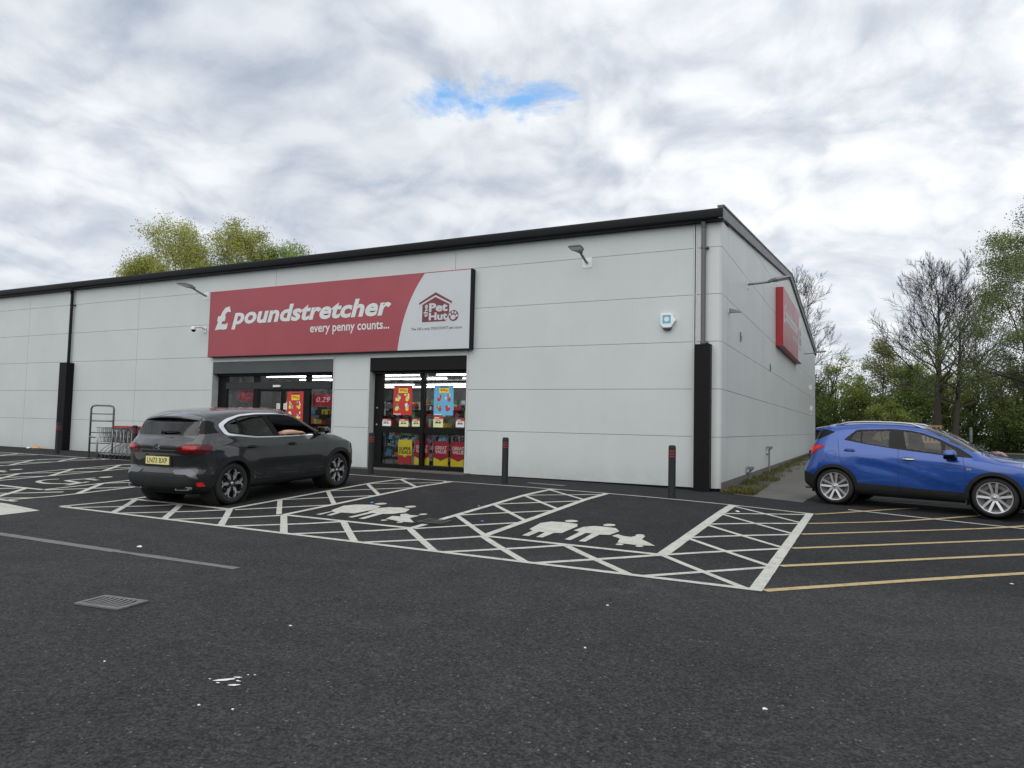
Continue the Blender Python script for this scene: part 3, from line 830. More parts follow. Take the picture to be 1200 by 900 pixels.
gw.prism([(0.85,0.16),(32.85,0.16),(32.85,EV-0.02),(RY,RZ-0.03),(0.85,gtop(0.85)-0.02)], -0.10, -0.035, 'x', 1)
gw.build('gable_wall', [M['clad_side'], M['joint']], store)
ow = MB(); ow.box(LX, -0.12, 32.7, 32.85, 0.1, 6.45); ow.box(LX, LX+0.1, 0.1, 32.7, 0.1, 6.45)
ow.build('rear_wall', M['clad'], store)
rf = MB()
rf.add([(LX-0.1,-0.1,6.70),(0.06,-0.1,6.70),(0.06,RY,8.46),(LX-0.1,RY,8.46)], [(0,1,2,3)]); rf.add([(LX-0.1,RY,8.46),(0.06,RY,8.46),(0.06,32.95,6.70),(LX-0.1,32.95,6.70)], [(0,1,2,3)])
rf.build('roof', M['roof'], store)
fa = MB()
prof = [(0.03,6.46),(-0.10,6.46)] + [(-0.20-0.07*math.sin(R(t)), 6.53-0.07*math.cos(R(t))) for t in (0,30,60,90)] + [(-0.275,6.66)] + [(-0.24-0.035*math.cos(R(t)), 6.69+0.035*math.sin(R(t))) for t in (0,45,90)] + [(0.03,6.735)]
xx = LX
while xx < 0.05:                     # gutter lengths with fine joints
    x2 = min(xx+6.02, 0.07)
    fa.prism(prof, xx+0.002, x2-0.002, 'x'); xx += 6.02
fa.build('gutter_fascia', M['fascia'], store, sharp=50)
vg = MB()
for (ya, za), (yb, zb) in (((-0.26, 6.475), (RY, 8.215)), ((RY, 8.215), (33.1, 6.475))):
    vg.prism([(ya, za), (yb, zb), (yb, zb+0.27), (ya, za+0.27)], -0.03, 0.075, 'x')
    vg.prism([(ya, za+0.271), (yb, zb+0.271), (yb, zb+0.31), (ya, za+0.31)], -0.06, 0.10, 'x')
vg.build('verge', M['verge'], store)
def downpipe(x, col, bx0, bx1, dep, ztop, zk, zboot):
    o = MB(); o.tube([(x,-0.10,zboot),(x,-0.10,ztop)], 0.055, 14).build
    o.tube([(x,-0.10,ztop-0.12),(x,-0.14,ztop+0.03)], 0.06, 14)
    for z in zk:
        o.lathe([(0.056,z-0.03),(0.068,z-0.028),(0.068,z+0.028),(0.056,z+0.03)], 14, o=(x,-0.10,0)); o.box(x+0.05, x+0.115, -0.13, 0.0, z-0.015, z+0.015)
    p = o.build('downpipe', col, store, sharp=40)
    b = MB(); b.box(bx0, bx1, -dep, -0.004, 0.03, zboot); b.box(bx0-0.006, bx1+0.006, -dep-0.006, -0.004, zboot-0.02, zboot+0.008)
    b.build('pipe_boxing', M['pipe_black'], p, bevel=0.006)
downpipe(-0.40, M['pipe_grey'], -0.57, -0.21, 0.22, 6.44, (3.58, 5.85), 3.52)
downpipe(-24.93, M['black'], -25.16, -24.70, 0.30, 6.40, (5.85,), 3.55)
# shutters housings above the openings
for a, b, col in ((OPEN_A[0]+0.04, OPEN_A[1]-0.04, M['shutter']), (OPEN_B[0]+0.04, OPEN_B[1]-0.04, M['frame'])):
    s = MB(); s.box(a, b, -0.006, 0.30, 3.04, 3.435); o = s.build('shutter_box', col, store, bevel=0.012)
    s = MB(); s.box(a+0.06, b-0.06, 0.12, 0.22, 2.97, 3.038); s.build('shutter_slot', M['black'], o)
def rectf0(mb, x0, x1, z0, z1, y): flat(mb, [(x0,z0),(x1,z0),(x1,z1),(x0,z1)], y, 0)
# ---- entrance glazing (automatic doors) in the left opening
ent = MB(); Y0, Y1 = 0.24, 0.34
def fr(x0, x1, z0, z1, y0=Y0, y1=Y1, mi=0): ent.box(x0, x1, y0, y1, z0, z1, mi)
fr(-16.94, -16.52, 0.2, 3.04); fr(-11.90, -11.66, 0.2, 3.04)
fr(-16.52, -11.90, 2.96, 3.04); fr(-16.52, -11.90, 0.2, 0.28)
for x0, x1 in ((-15.27,-15.05), (-12.99,-12.80)): fr(x0, x1, 0.28, 2.53)
for x0, x1 in ((-15.27,-15.05), (-12.99,-12.80)): fr(x0, x1, 2.755, 2.96)
ent.box(-16.52, -11.90, 0.20, 0.36, 2.53, 2.755, 1)
eo = ent.build('entrance_frame', [M['frame'], M['frame_grey']], store, bevel=0.005)
for x0, x1, z0, z1 in ((-16.52,-15.27,0.28,2.53), (-12.80,-11.90,0.28,2.53), (-16.52,-15.27,2.755,2.96), (-15.05,-12.99,2.755,2.96), (-12.80,-11.90,2.755,2.96)):
    g_ = MB(); rectf0(g_, x0, x1, z0, z1, 0.285); g_.build('glass_pane', M['shopglass'], eo)
for x0, x1 in ((-15.04,-13.97), (-13.93,-12.995)):
    d = MB(); d.box(x0, x0+0.06, 0.25, 0.30, 0.30, 2.52); d.box(x1-0.06, x1, 0.25, 0.30, 0.30, 2.52); d.box(x0+0.06, x1-0.06, 0.25, 0.30, 2.45, 2.52); d.box(x0+0.06, x1-0.06, 0.25, 0.30, 0.30, 0.42)
    do = d.build('sliding_door', M['frame'], store, bevel=0.004)
    d = MB(); rectf0(d, x0+0.06, x1-0.06, 0.42, 2.45, 0.272); d.build('glass_pane', M['shopglass'], do)
sb = MB(); sb.box(-14.29,-13.99,0.13,0.198,2.585,2.655); sb.build('door_sensor', M['white'], store, bevel=0.012)
# ---- shop window in the right opening
wf_ = MB()
def fr2(x0, x1, z0, z1, y0=Y0, y1=Y1): wf_.box(x0, x1, y0, y1, z0, z1)
fr2(-10.24, -9.93, 0.2, 3.04); fr2(-7.06, -6.90, 0.2, 3.04); fr2(-9.93, -7.06, 2.99, 3.04); fr2(-9.93, -7.06, 0.2, 0.30)
fr2(-8.56, -8.44, 0.30, 2.99, 0.22, 0.36); fr2(-9.93, -8.56, 1.22, 1.40); fr2(-8.44, -7.06, 1.22, 1.40); fr2(-9.93, -8.56, 2.70, 2.74); fr2(-8.44,-7.06, 2.70, 2.74)
wo = wf_.build('shop_window', M['frame'], store, bevel=0.005)
for a, b in ((-9.93,-8.56), (-8.44,-7.06)):
    for z0, z1 in ((0.30,1.22), (1.40,2.70), (2.74,2.99)):
        g_ = MB(); rectf0(g_, a, b, z0, z1, 0.285); g_.build('glass_pane', M['shopglass'], wo)
for z in (1.45, 1.95):
    hb = MB(); hb.lathe([(0.0,-0.02),(0.032,-0.018),(0.032,0.0)], 14, axis='y', o=(-10.12,0.24,z)); hb.build('lock', M['galv'], wo)
th = MB(); th.box(-17.2, -6.7, -0.35, 0.45, 0.10, 0.175); th.build('threshold', M['concrete'], store)
# ---- what is visible inside
ins = MB(); ins.box(-22, -3.2, 0.4, 16, 0.12, 0.205); ins.build('shop_floor', M['shop_floor'], store)
ins = MB(); ins.box(-22, -3.2, 0.36, 16, 3.45, 3.55); ins.build('shop_ceiling', M['shop_ceil'], store)
ins = MB(); ins.box(-22, -3.2, 15.9, 16, 0.2, 3.45); ins.box(-22, -21.9, 0.4, 15.9, 0.2, 3.45); ins.box(-3.3, -3.2, 0.4, 15.9, 0.2, 3.45); ins.build('inner_wall', M['shop_wall'], store)
for i, y in enumerate((1.9, 3.9, 5.9, 7.9, 9.9, 11.9, 13.9)):
    for a in (-20.5, -16.1, -11.7, -7.3):
        s = MB(); s.box(a, a+3.6, y-0.028, y+0.028, 3.36, 3.40); s.build('strip_light', M['striplight'], store)
PROD = [M['p_red'], M['p_yellow'], M['p_blue'], M['p_white'], M['p_green'], M['p_orange'], M['p_black'], M['navy'], M['p_dred'], M['shop_wall'], M['old_wood'], M['ink']]
def gondola(x0, x1, y, rnd, h=1.9):
    mb = MB()
    mb.box(x0, x1, y+0.22, y+0.26, 0.21, h, 9)
    z = 0.32
    while z < h-0.1:
        mb.box(x0, x1, y-0.22, y+0.22, z-0.03, z, 11)
        x = x0+0.03
        while x < x1-0.1:
            w_ = rnd.uniform(0.08, 0.26); hh = rnd.uniform(0.12, 0.29)
            if rnd.random() < 0.92: mb.box(x, min(x1, x+w_-0.012), y-0.20, y+0.1, z+0.001, z+hh, rnd.choice([0,1,2,3,4,5,6,7,8,10,11,11,3]))
            x += w_
        z += 0.36
    o = mb.build('display_shelf', PROD, None)
    return o
rnd = random.Random(3)
for x0, x1, y, h_, lab in ((-21.5,-15.5,15.4,2.7,'tall back wall shelf at the left end of the shop interior'), (-15.3,-9.4,15.4,2.7,'tall back wall shelf in the middle of the shop interior'), (-9.2,-3.5,15.4,2.7,'tall back wall shelf at the right end of the shop interior'),
        (-10.4,-7.2,6.0,2.25,'taller stocked aisle shelf well behind the shop window'), (-16.0,-11.6,4.0,2.2,'taller stocked aisle shelf facing the entrance doors'), (-9.6,-5.2,9.5,2.4,'tall stocked aisle shelf far behind the shop window'), (-17.5,-11.0,10.5,2.4,'tall stocked aisle shelf far behind the entrance doors')):
    tag(gondola(x0, x1, y, rnd, h_), lab, 'shelf', 'stocked shelves inside the shop')
for i, (x0, x1, y) in enumerate(((-12.75,-11.3,1.3), (-16.4,-15.4,2.4), (-9.9,-8.7,2.3), (-8.4,-7.0,2.3), (-11.2,-7.2,4.6), (-20.5,-14.5,6.0), (-13.5,-8.0,7.2))):
    lab = ['stocked display shelf just inside the right side of the entrance', 'stocked shelf inside the left pane of the entrance', 'stocked shelf behind the left half of the shop window', 'stocked shelf behind the right half of the shop window',
           'long stocked shelf deeper inside behind the shop window', 'long stocked shelf deep inside beyond the entrance doors', 'rearmost long stocked shelf in the middle of the shop'][i]
    tag(gondola(x0, x1, y, rnd, 1.75 if i != 0 else 1.9), lab, 'shelf', 'stocked shelves inside the shop')

# ------------------------------------------------------------------ posters and notices
PM = [M['p_red'], M['p_dred'], M['p_yellow'], M['p_blue'], M['p_white'], M['p_orange'], M['p_green'], M['p_black'], M['p_cream'], M['navy']]
RED, DRED, YEL, BLU, WHT, ORG, GRN, BLK, CRM, NVY = range(10)
def rectf(mb, x0, x1, z0, z1, y, mi): flat(mb, [(x0,z0),(x1,z0),(x1,z1),(x0,z1)], y, mi)
def price_poster(name, label, x0, x1, z0, z1, y, bgc, price, seed, yellow=(0.14,0.86,0.73,0.90)):
    r = random.Random(seed); W = x1-x0; H = z1-z0
    t = thing(name, label, 'poster', (x0, y, z0))
    pb = MB(); pb.box(0, W, 0, 0.004, 0, H, bgc); k = -0.0015
    rectf(pb, 0.30*W, 0.72*W, 0.915*H, 0.95*H, k, BLK)
    rectf(pb, 0.27*W, 0.76*W, 0.74*H, 0.90*H, k, YEL)
    ps = [(0.27,0.60),(0.72,0.60),(0.26,0.28),(0.73,0.28)]
    for u, v in ps:
        for j in range(5):
            c = r.choice([WHT, WHT, CRM, YEL, GRN, BLU if bgc != BLU else RED, ORG])
            du, dv = r.uniform(-.12,.10), r.uniform(-.08,.08); w_, h_ = r.uniform(.05,.11), r.uniform(.05,.11)
            rectf(pb, (u+du-w_/2)*W, (u+du+w_/2)*W, (v+dv-h_/2)*H, (v+dv+h_/2)*H, k-0.0006*(j+1), c)
        flat(pb, disc((u+r.uniform(-.08,.12))*W, (v-0.08)*H, 0.085*W, None, 18), k-0.005, RED if bgc == BLU else YEL)
    rectf(pb, 0.04*W, 0.42*W, 0.015*H, 0.04*H, k, WHT)
    pb.build('sheet', PM, t)
    tx = MB(); add_text(tx, price, 0.31*W, 0.72*W, 0.765*H, 0.875*H, -0.0045, 0, offset=0.02)
    tx.build('price_lettering', M['p_red'] , t)
    return t
YP = 0.262
price_poster('offer_poster', 'red 49p offer poster on the left pane of the shop window', -9.55, -8.88, 1.75, 2.63, YP, RED, '49p', 1)
price_poster('offer_poster', 'blue 99p offer poster on the right pane of the shop window', -8.12, -7.46, 1.76, 2.63, YP, BLU, '99p', 2)
price_poster('offer_poster', 'red and yellow offer poster on the sliding entrance door', -13.75, -13.06, 1.40, 2.44, 0.243, RED, '99p', 5)
for i, (x0, x1, z0, z1, c, lab) in enumerate(((-9.95,-9.62,1.415,1.63,WHT,'white price ticket with red header at far left of the shop window rail'), (-9.32,-8.99,1.41,1.64,CRM,'cream price ticket with red header below the red poster'),
        (-8.86,-8.58,1.42,1.65,CRM,'cream price ticket with red header just left of the window mullion'), (-8.12,-7.79,1.415,1.74,CRM,'tall cream price ticket with red header below the blue poster'), (-7.36,-7.08,1.43,1.67,WHT,'white price ticket with red header at far right of the shop window rail'))):
    t = thing('price_ticket', lab, 'price ticket', (x0, YP, z0), 0, 'price tickets along the window rail'); W = x1-x0; H = z1-z0
    mb = MB(); mb.box(0, W, 0, 0.003, 0, H, c); mb.build('card', PM, t)
    mb = MB(); rectf(mb, 0, W, 0.74*H, H, -0.001, RED); rectf(mb, 0.12*W, 0.60*W, 0.80*H, 0.88*H, -0.0018, WHT)
    rectf(mb, 0.2*W, 0.5*W, 0.34*H, 0.5*H, -0.001, BLK if c == WHT else NVY); rectf(mb, 0.55*W, 0.78*W, 0.34*H, 0.5*H, -0.001, BLK if c == WHT else NVY); rectf(mb, 0.2*W, 0.7*W, 0.60*H, 0.66*H, -0.001, BLK)
    mb.build('print', PM, t)
for x0, lab in ((-14.21,'white paper notice on the left sliding door leaf'), (-13.90,'white paper notice on the right sliding door leaf beside the poster')):
    mb = MB(); mb.box(x0, x0+0.15, 0.246, 0.249, 1.87, 2.06, 4)
    for k in range(5): rectf(mb, x0+0.02, x0+0.12-0.02*(k % 2), 1.90+0.028*k, 1.908+0.028*k, 0.2445, 7)
    tag(mb.build('paper_notice', PM), lab, 'notice', 'paper notices on the doors')
# red hanging banners seen through the entrance glass
t = thing('sale_banner', 'red banner with pale price figures inside the right entrance pane', 'banner', (-12.80, 0.40, 2.0))
mb = MB(); mb.box(0, 0.95, 0, 0.01, 0, 0.37, DRED); mb.build('sheet', PM, t)
mb = MB(); add_text(mb, '0.29', 0.14, 0.70, 0.12, 0.28, -0.003, 0, shear=0.25); mb.build('lettering', M['p_white'], t)
t = thing('sale_banner', 'dark red sign with pale lettering inside the left entrance pane', 'banner', (-16.12, 0.42, 2.14))
mb = MB(); mb.box(0, 0.86, 0, 0.01, 0, 0.34, DRED); mb.build('sheet', PM, t)
mb = MB(); add_text(mb, 'SUPER\nDEALS', 0.12, 0.76, 0.06, 0.28, -0.003, 0, offset=0.01); mb.build('lettering', M['shop_wall'], t)
# wire dump bins with signs behind the lower panes
def cage(x0, x1, y, lab):
    t = thing('wire_bin', lab, 'wire bin', (x0, y, 0.205), 0, 'wire bins behind the shop window'); W = x1-x0
    mb = MB()
    for x in (0, W):
        for yy in (0, 0.4): mb.tube([(x,yy,0),(x,yy,0.98)], 0.012, 6)
    for z in (0.06, 0.32, 0.62, 0.95):
        mb.tube([(0,0,z),(W,0,z),(W,0.4,z),(0,0.4,z)], 0.008, 5, closed=True)
    n = 5
    for i in range(1, n): mb.tube([(W*i/n,0,0.06),(W*i/n,0,0.95)], 0.004, 4)
    mb.build('wire_frame', M['galv'], t)
    r = random.Random(int(abs(x0)*100)); g_ = MB()
    for k in range(26):
        cx_, cy_, cz_ = r.uniform(0.08, W-0.08), r.uniform(0.08, 0.3), r.uniform(0.55, 0.98)
        s_ = r.uniform(0.03, 0.07); g_.box(cx_-s_, cx_+s_, cy_-s_, cy_+s_, cz_-s_, cz_+s_*0.7, r.choice([RED, BLU, WHT, NVY, GRN, BLK, BLU]))
    g_.build('goods', PM, t)
    return t
cage(-9.95, -9.46, 0.46, 'wire bin of blue goods at far left behind the shop window'); cage(-9.43, -8.88, 0.46, 'wire bin behind the yellow super deals sign')
cage(-8.84, -8.24, 0.46, 'wire bin behind the sign at the window mullion'); cage(-8.17, -7.62, 0.46, 'wire bin behind the middle great value sign'); cage(-7.58, -7.02, 0.46, 'wire bin at far right behind the shop window')
t = thing('deal_sign', 'yellow and red super deals sign low in the shop window', 'sign', (-9.40, 0.372, 0.31)); W, H = 0.49, 0.71
mb = MB(); mb.box(0, W, 0, 0.004, 0, H, YEL); rectf(mb, 0, W, 0.0, 0.36*H, -0.0015, RED); flat(mb, [(0.32*W,0.36*H),(0.68*W,0.36*H),(0.5*W,0.27*H)], -0.0025, YEL); mb.build('sheet', PM, t)
mb = MB(); add_text(mb, 'SUPER\nDEALS', 0.06*W, 0.94*W, 0.42*H, 0.70*H, -0.003, 0, offset=0.03); mb.build('lettering', M['p_black'], t)
for x0, x1, lab in ((-8.82,-8.30,'red and yellow great value sign crossed by the window mullion'), (-8.15,-7.66,'middle red and yellow great value sign in the shop window'), (-7.57,-7.08,'rightmost red and yellow great value sign in the shop window')):
    t = thing('deal_sign', lab, 'sign', (x0, 0.372, 0.31), 0, 'great value signs'); W = x1-x0; H = 0.71
    mb = MB(); mb.box(0, W, 0, 0.004, 0, H, YEL); flat(mb, [(0,0.34*H),(0.5*W,0.20*H),(W,0.34*H),(W,H),(0,H)], -0.0015, DRED); mb.build('sheet', PM, t)
    mb = MB(); add_text(mb, 'GREAT\nVALUE', 0.10*W, 0.90*W, 0.50*H, 0.80*H, -0.003, 0, offset=0.02); mb.build('lettering', M['p_white'], t)

# ------------------------------------------------------------------ the shop signs
def bez(p0, p1, p2, n=14):
    return [((1-t)**2*p0[0]+2*t*(1-t)*p1[0]+t*t*p2[0], (1-t)**2*p0[1]+2*t*(1-t)*p1[1]+t*t*p2[1]) for t in [i/n for i in range(n+1)]]
def shop_sign(label, loc, rotz, W, H, dep, edge_l, edge_r, sx_, base=2):
    """face at local y=-dep; u to the right, z up. sx_ rescales positions measured on the front sign"""
    t = thing('shop_sign', label, 'shop sign', loc, rotz)
    c = MB(); c.box(0, W, -dep+0.01, 0.0, 0, H, 0)
    c.box(-0.012, 0.03, -dep-0.002, -0.001, -0.012, H+0.012, 1); c.box(W-0.03, W+0.012, -dep-0.002, -0.001, -0.012, H+0.012, 2)
    c.box(0.03, W-0.03, -dep-0.002, -0.001, -0.012, 0.012, base); c.box(0.03, W-0.03, -dep-0.002, -0.001, H-0.012, H+0.012, 1)
    c.build('casing', [M['black'], edge_l, edge_r], t)
    U = lambda a: (a+17.0)*sx_; V = lambda b: (b-3.60)/2.22*H
    y = -dep-0.001
    cv = bez((U(-9.13), 0.0), (U(-8.98), V(4.95)), (U(-8.24), H))
    p = MB(); flat(p, [(0,0)] + cv + [(0,H)], y, 0); p.build('red_panel', M['sign_red'], t)
    p = MB(); flat(p, [(W,0),(W,H)] + cv[::-1], y, 0); p.build('white_panel', M['sign_white'], t)
    yl_ = y-0.004
    p = MB(); add_text(p, '£', U(-16.72), U(-15.99), V(4.50), V(5.29), yl_, 0, shear=0.22, offset=0.045)
    add_text(p, 'poundstretcher', U(-15.93), U(-9.39), V(4.50), V(5.22), yl_, 0, shear=0.22, offset=0.036, spacing=1.03)
    add_text(p, 'every penny counts...', U(-12.48), U(-9.44), V(4.18), V(4.50), yl_, 0, offset=0.016)
    p.build('lettering', M['letter'], t)
    # the pet shop emblem: a little house, its name, a paw print
    q = MB(); ex = lambda a: U(a); ez = lambda b: V(b)
    flat(q, [(ex(-8.30),ez(4.40)),(ex(-7.52),ez(4.40)),(ex(-7.40),ez(4.62)),(ex(-7.40),ez(4.98)),(ex(-7.86),ez(5.19)),(ex(-8.30),ez(5.00))], y-0.003, 0)
    flat(q, [(ex(-8.42),ez(4.96)),(ex(-8.40),ez(4.90)),(ex(-7.86),ez(5.15)),(ex(-7.33),ez(4.89)),(ex(-7.31),ez(4.95)),(ex(-7.86),ez(5.24))], y-0.004, 0)
    flat(q, [(ex(-8.385),ez(4.915)),(ex(-8.38),ez(4.865)),(ex(-7.86),ez(5.105)),(ex(-7.35),ez(4.855)),(ex(-7.345),ez(4.905)),(ex(-7.86),ez(5.155))], y-0.006, 1)
    add_text(q, 'Pet', ex(-8.07), ex(-7.45), ez(4.68), ez(4.93), y-0.007, 1, offset=0.04)
    add_text(q, 'Hut', ex(-8.07), ex(-7.45), ez(4.44), ez(4.66), y-0.007, 1, offset=0.04)
    add_text(q, 'the', ex(-8.25), ex(-8.11), ez(4.54), ez(4.90), y-0.007, 1, offset=0.03, rot=True)
    flat(q, disc(ex(-7.25), ez(4.545), 0.16*sx_, 0.155), y-0.005, 0)
    flat(q, disc(ex(-7.26), ez(4.50), 0.085*sx_, 0.07), y-0.0085, 1)
    for a, b in ((-7.36,4.58),(-7.28,4.64),(-7.19,4.62),(-7.14,4.54)): flat(q, disc(ex(a), ez(b), 0.033*sx_, 0.04, 12), y-0.0085, 1)
    q.build('emblem', [M['sign_dark'], M['sign_white']], t)
    q = MB(); add_text(q, "The UK's only DISCOUNT pet store", ex(-8.67), ex(-6.97), ez(4.15), ez(4.255), y-0.004, 0, offset=0.004)
    q.build('small_lettering', M['ink'], t)
    return t
shop_sign('long red and white fascia sign on the front above the entrance', (-17.0, -0.012, 3.60), 0, 10.30, 2.22, 0.185, M['sign_red'], M['black'], 1.0)
shop_sign('red and white sign box on the gabled side wall', (0.012, 10.95, 4.72), R(90), 8.20, 2.18, 0.25, M['sign_red_edge'], M['sign_white'], 8.20/10.30, 1)

# ------------------------------------------------------------------ wall fittings
def wall_lamp(label, loc, rotz, arm, rise, head):
    t = thing('wall_light', label, 'wall light', loc, rotz, 'area lights on the shop walls')
    b = MB(); b.box(-0.13, 0.13, -0.012, 0.0, -0.13, 0.13); b.build('bracket', M['bracket'], t, bevel=0.004)
    a = MB(); a.tube([(0,-0.012,0),(0,-0.10,0.01),(0,-arm,rise)], 0.032, 10); a.build('arm', M['lamp_grey'], t)
    h = MB(); d0 = Vector((0,-arm+0.05,rise)); dv = Vector((0,-math.cos(R(9)),math.sin(R(9)))); up = Vector((0,math.sin(R(9)),math.cos(R(9))))
    secs = [(0.0,0.05,0.05),(0.10,0.09,0.06),(0.22,0.17,0.06),(head-0.05,0.18,0.04),(head,0.15,0.025)]
    vs = []
    for l, w_, th_ in secs:
        for s_, k in ((-1,0),(1,0),(0.75,1),(-0.75,1)): vs.append(d0 + dv*l + Vector((s_*w_,0,0)) + up*(th_ if k else -0.015))
    fs = [(0,1,2,3),(16,19,18,17)] + [(i*4+k, (i+1)*4+k, (i+1)*4+(k+1)%4, i*4+(k+1)%4) for i in range(4) for k in range(4)]
    h.add(vs, fs); ho = h.build('lamp_head', M['lamp_grey'], t, bevel=0.006)
    l = MB(); a0, a1 = d0+dv*0.24-up*0.018, d0+dv*(head-0.06)-up*0.018
    l.add([a0+Vector((-.14,0,0)), a0+Vector((.14,0,0)), a1+Vector((.14,0,0)), a1+Vector((-.14,0,0))], [(0,1,2,3)]); l.build('lens', M['lens'], ho)
    return t
wall_lamp('flat headed wall light on the front wall right of the sign', (-3.38, 0.0, 5.75), 0, 0.50, 0.16, 0.50)
wall_lamp('flat headed wall light on the front wall just left of the sign', (-17.44, 0.0, 5.76), 0, 0.55, 0.16, 0.62)
wall_lamp('long armed wall light on the side wall nearest the corner', (0.0, 4.01, 5.70), R(90), 0.62, 0.04, 0.60)
wall_lamp('distant wall light at the rear end of the side wall', (0.0, 23.8, 5.66), R(90), 0.6, 0.04, 0.55)
wall_lamp('wall light beyond the left edge of the picture', (-31.0, 0.0, 5.70), 0, 0.55, 0.16, 0.62)
# alarm sounder
t = thing('alarm_box', 'white hexagonal alarm box with blue panel near the corner', 'alarm box', (-1.26, -0.005, 4.12))
hx = [(-0.17,0.20),(0.10,0.20),(0.20,0.02),(0.11,-0.12),(0.05,-0.19),(-0.07,-0.19),(-0.17,-0.06)]
mb = MB(); mb.prism(hx, -0.09, 0.0, 'y'); mb.build('case', M['white'], t, bevel=0.012)
mb = MB(); rectf(mb, -0.115, 0.085, -0.05, 0.155, -0.0925, 0); mb.build('blue_panel', M['alarm_blue'], t)
mb = MB(); flat(mb, disc(-0.015, 0.055, 0.06), -0.0940, 0); mb.build('emblem', M['bracket'], t)
mb = MB(); mb.prism([(-0.09,-0.205),(0.07,-0.205),(0.10,-0.145),(-0.12,-0.145)], -0.093, -0.004, 'y'); mb.build('base', M['navy'], t, bevel=0.006)
# security camera
t = thing('security_camera', 'small white and black security camera left of the fascia sign', 'camera', (-17.42, 0.0, 4.55), 0)
mb = MB(); mb.box(-0.06,0.06,-0.03,0.0,-0.08,0.10); mb.tube([(0,-0.03,0.04),(0,-0.20,0.10),(-0.05,-0.36,0.08)], 0.03, 8); mb.build('bracket', M['bracket'], t)
mb = MB(); mb.lathe([(0.0,0.10),(0.07,0.09),(0.085,0.03),(0.085,-0.02)], 16, o=(-0.07,-0.42,0.0)); h = mb.build('housing', M['white'], t)
mb = MB(); mb.lathe([(0.075,-0.02),(0.065,-0.06),(0.04,-0.09),(0.0,-0.10)], 16, o=(-0.07,-0.42,0.0)); mb.build('dome', M['gloss_black'], h)
# small fittings of the gable wall
t = thing('floodlight_sensor', 'small white tapered sensor on the side wall below the corner light', 'sensor', (0.0, 0.95, 4.47), R(90))
mb = MB(); mb.box(-0.06,0.06,-0.02,0,-0.06,0.06); mb.build('base', M['bracket'], t, bevel=0.004)
mb = MB(); mb.add([(-0.05,-0.02,0.06),(0.05,-0.02,0.06),(0.05,-0.02,-0.05),(-0.05,-0.02,-0.05),(-0.03,-0.30,-0.02),(0.03,-0.30,-0.02),(0.03,-0.30,-0.06),(-0.03,-0.30,-0.06)], [(0,1,2,3),(7,6,5,4),(0,4,5,1),(1,5,6,2),(2,6,7,3),(3,7,4,0)]); mb.build('housing', M['lamp_grey'], t, bevel=0.004)
for i, (y, z) in enumerate(((2.75, 4.05), (9.2, 3.75))):
    mb = MB(); mb.box(0.0, 0.03, y-0.05, y+0.05, z-0.14, z+0.12); mb.box(0.03, 0.045, y-0.03, y+0.03, z-0.10, z+0.02)
    tag(mb.build('vent_cover', M['lamp_grey'], None, bevel=0.006), ['small grey vent cover on the side wall nearer the corner', 'small grey vent cover on the side wall below the red sign box'][i], 'vent')
for y, z, lab in ((27.9, 4.1, 'upper white security fitting at the rear edge of the side wall'), (28.6, 2.9, 'lower white security fitting at the rear edge of the side wall')):
    mb = MB(); mb.box(0, 0.12, y-0.09, y+0.09, z-0.14, z+0.14); mb.tube([(0.04,y,z-0.14),(0.04,y,z-0.45)], 0.018, 6)
    tag(mb.build('junction_box', M['white'], None, bevel=0.008), lab, 'junction box')
for y, h_, lab in ((3.9, 0.28, 'low grey waste pipe among the weeds nearer the corner'), (8.2, 0.75, 'taller grey overflow pipe at the foot of the side wall')):
    z0 = gz(0.3, y); mb = MB(); mb.tube([(0.10,y,z0-0.05),(0.10,y,z0+h_),(0.16,y,z0+h_+0.05)], 0.03, 10); mb.tube([(0.0,y,z0+h_*0.8),(0.10,y,z0+h_*0.8)], 0.03, 8)
    mb.box(0.04,0.2,y-0.10,y+0.10,z0+h_+0.04,z0+h_+0.12)
    tag(mb.build('overflow_pipe', M['lamp_grey'], None, sharp=40), lab, 'pipe')
# ------------------------------------------------------------------ cars
def pchip(keys):
    xs = [k[0] for k in keys]; ys = [k[1] for k in keys]; n = len(xs)
    if n == 1: return lambda x: ys[0]
    h = [xs[i+1]-xs[i] for i in range(n-1)]; dl = [(ys[i+1]-ys[i])/h[i] for i in range(n-1)]
    m = [0.0]*n
    for i in range(1, n-1):
        if dl[i-1]*dl[i] > 0:
            w1, w2 = 2*h[i]+h[i-1], h[i]+2*h[i-1]; m[i] = (w1+w2)/(w1/dl[i-1]+w2/dl[i])
    m[0], m[-1] = dl[0], dl[-1]
    def f(x):
        if x <= xs[0]: return ys[0]
        if x >= xs[-1]: return ys[-1]
        i = 0
        while x > xs[i+1]: i += 1
        t = (x-xs[i])/h[i]; t2, t3 = t*t, t*t*t
        return (2*t3-3*t2+1)*ys[i] + (t3-2*t2+t)*h[i]*m[i] + (-2*t3+3*t2)*ys[i+1] + (t3-t2)*h[i]*m[i+1]
    return f

def round_poly(poly, r, n=5):
    out = []
    N = len(poly)
    for i in range(N):
        p0, p, p1 = Vector(poly[i-1]), Vector(poly[i]), Vector(poly[(i+1) % N])
        a, b = p0-p, p1-p
        k = min(r, a.length*0.45, b.length*0.45)
        s, e = p + a.normalized()*k, p + b.normalized()*k
        for j in range(n+1):
            t = j/n; q = s*(1-t)**2 + p*(2*t*(1-t)) + e*t*t
            out.append((q.x, q.y))
    return out

def in_poly(x, y, poly):
    c = False; j = len(poly)-1
    for i in range(len(poly)):
        xi, yi = poly[i]; xj, yj = poly[j]
        if (yi > y) != (yj > y) and x < (xj-xi)*(y-yi)/(yj-yi)+xi: c = not c
        j = i
    return c

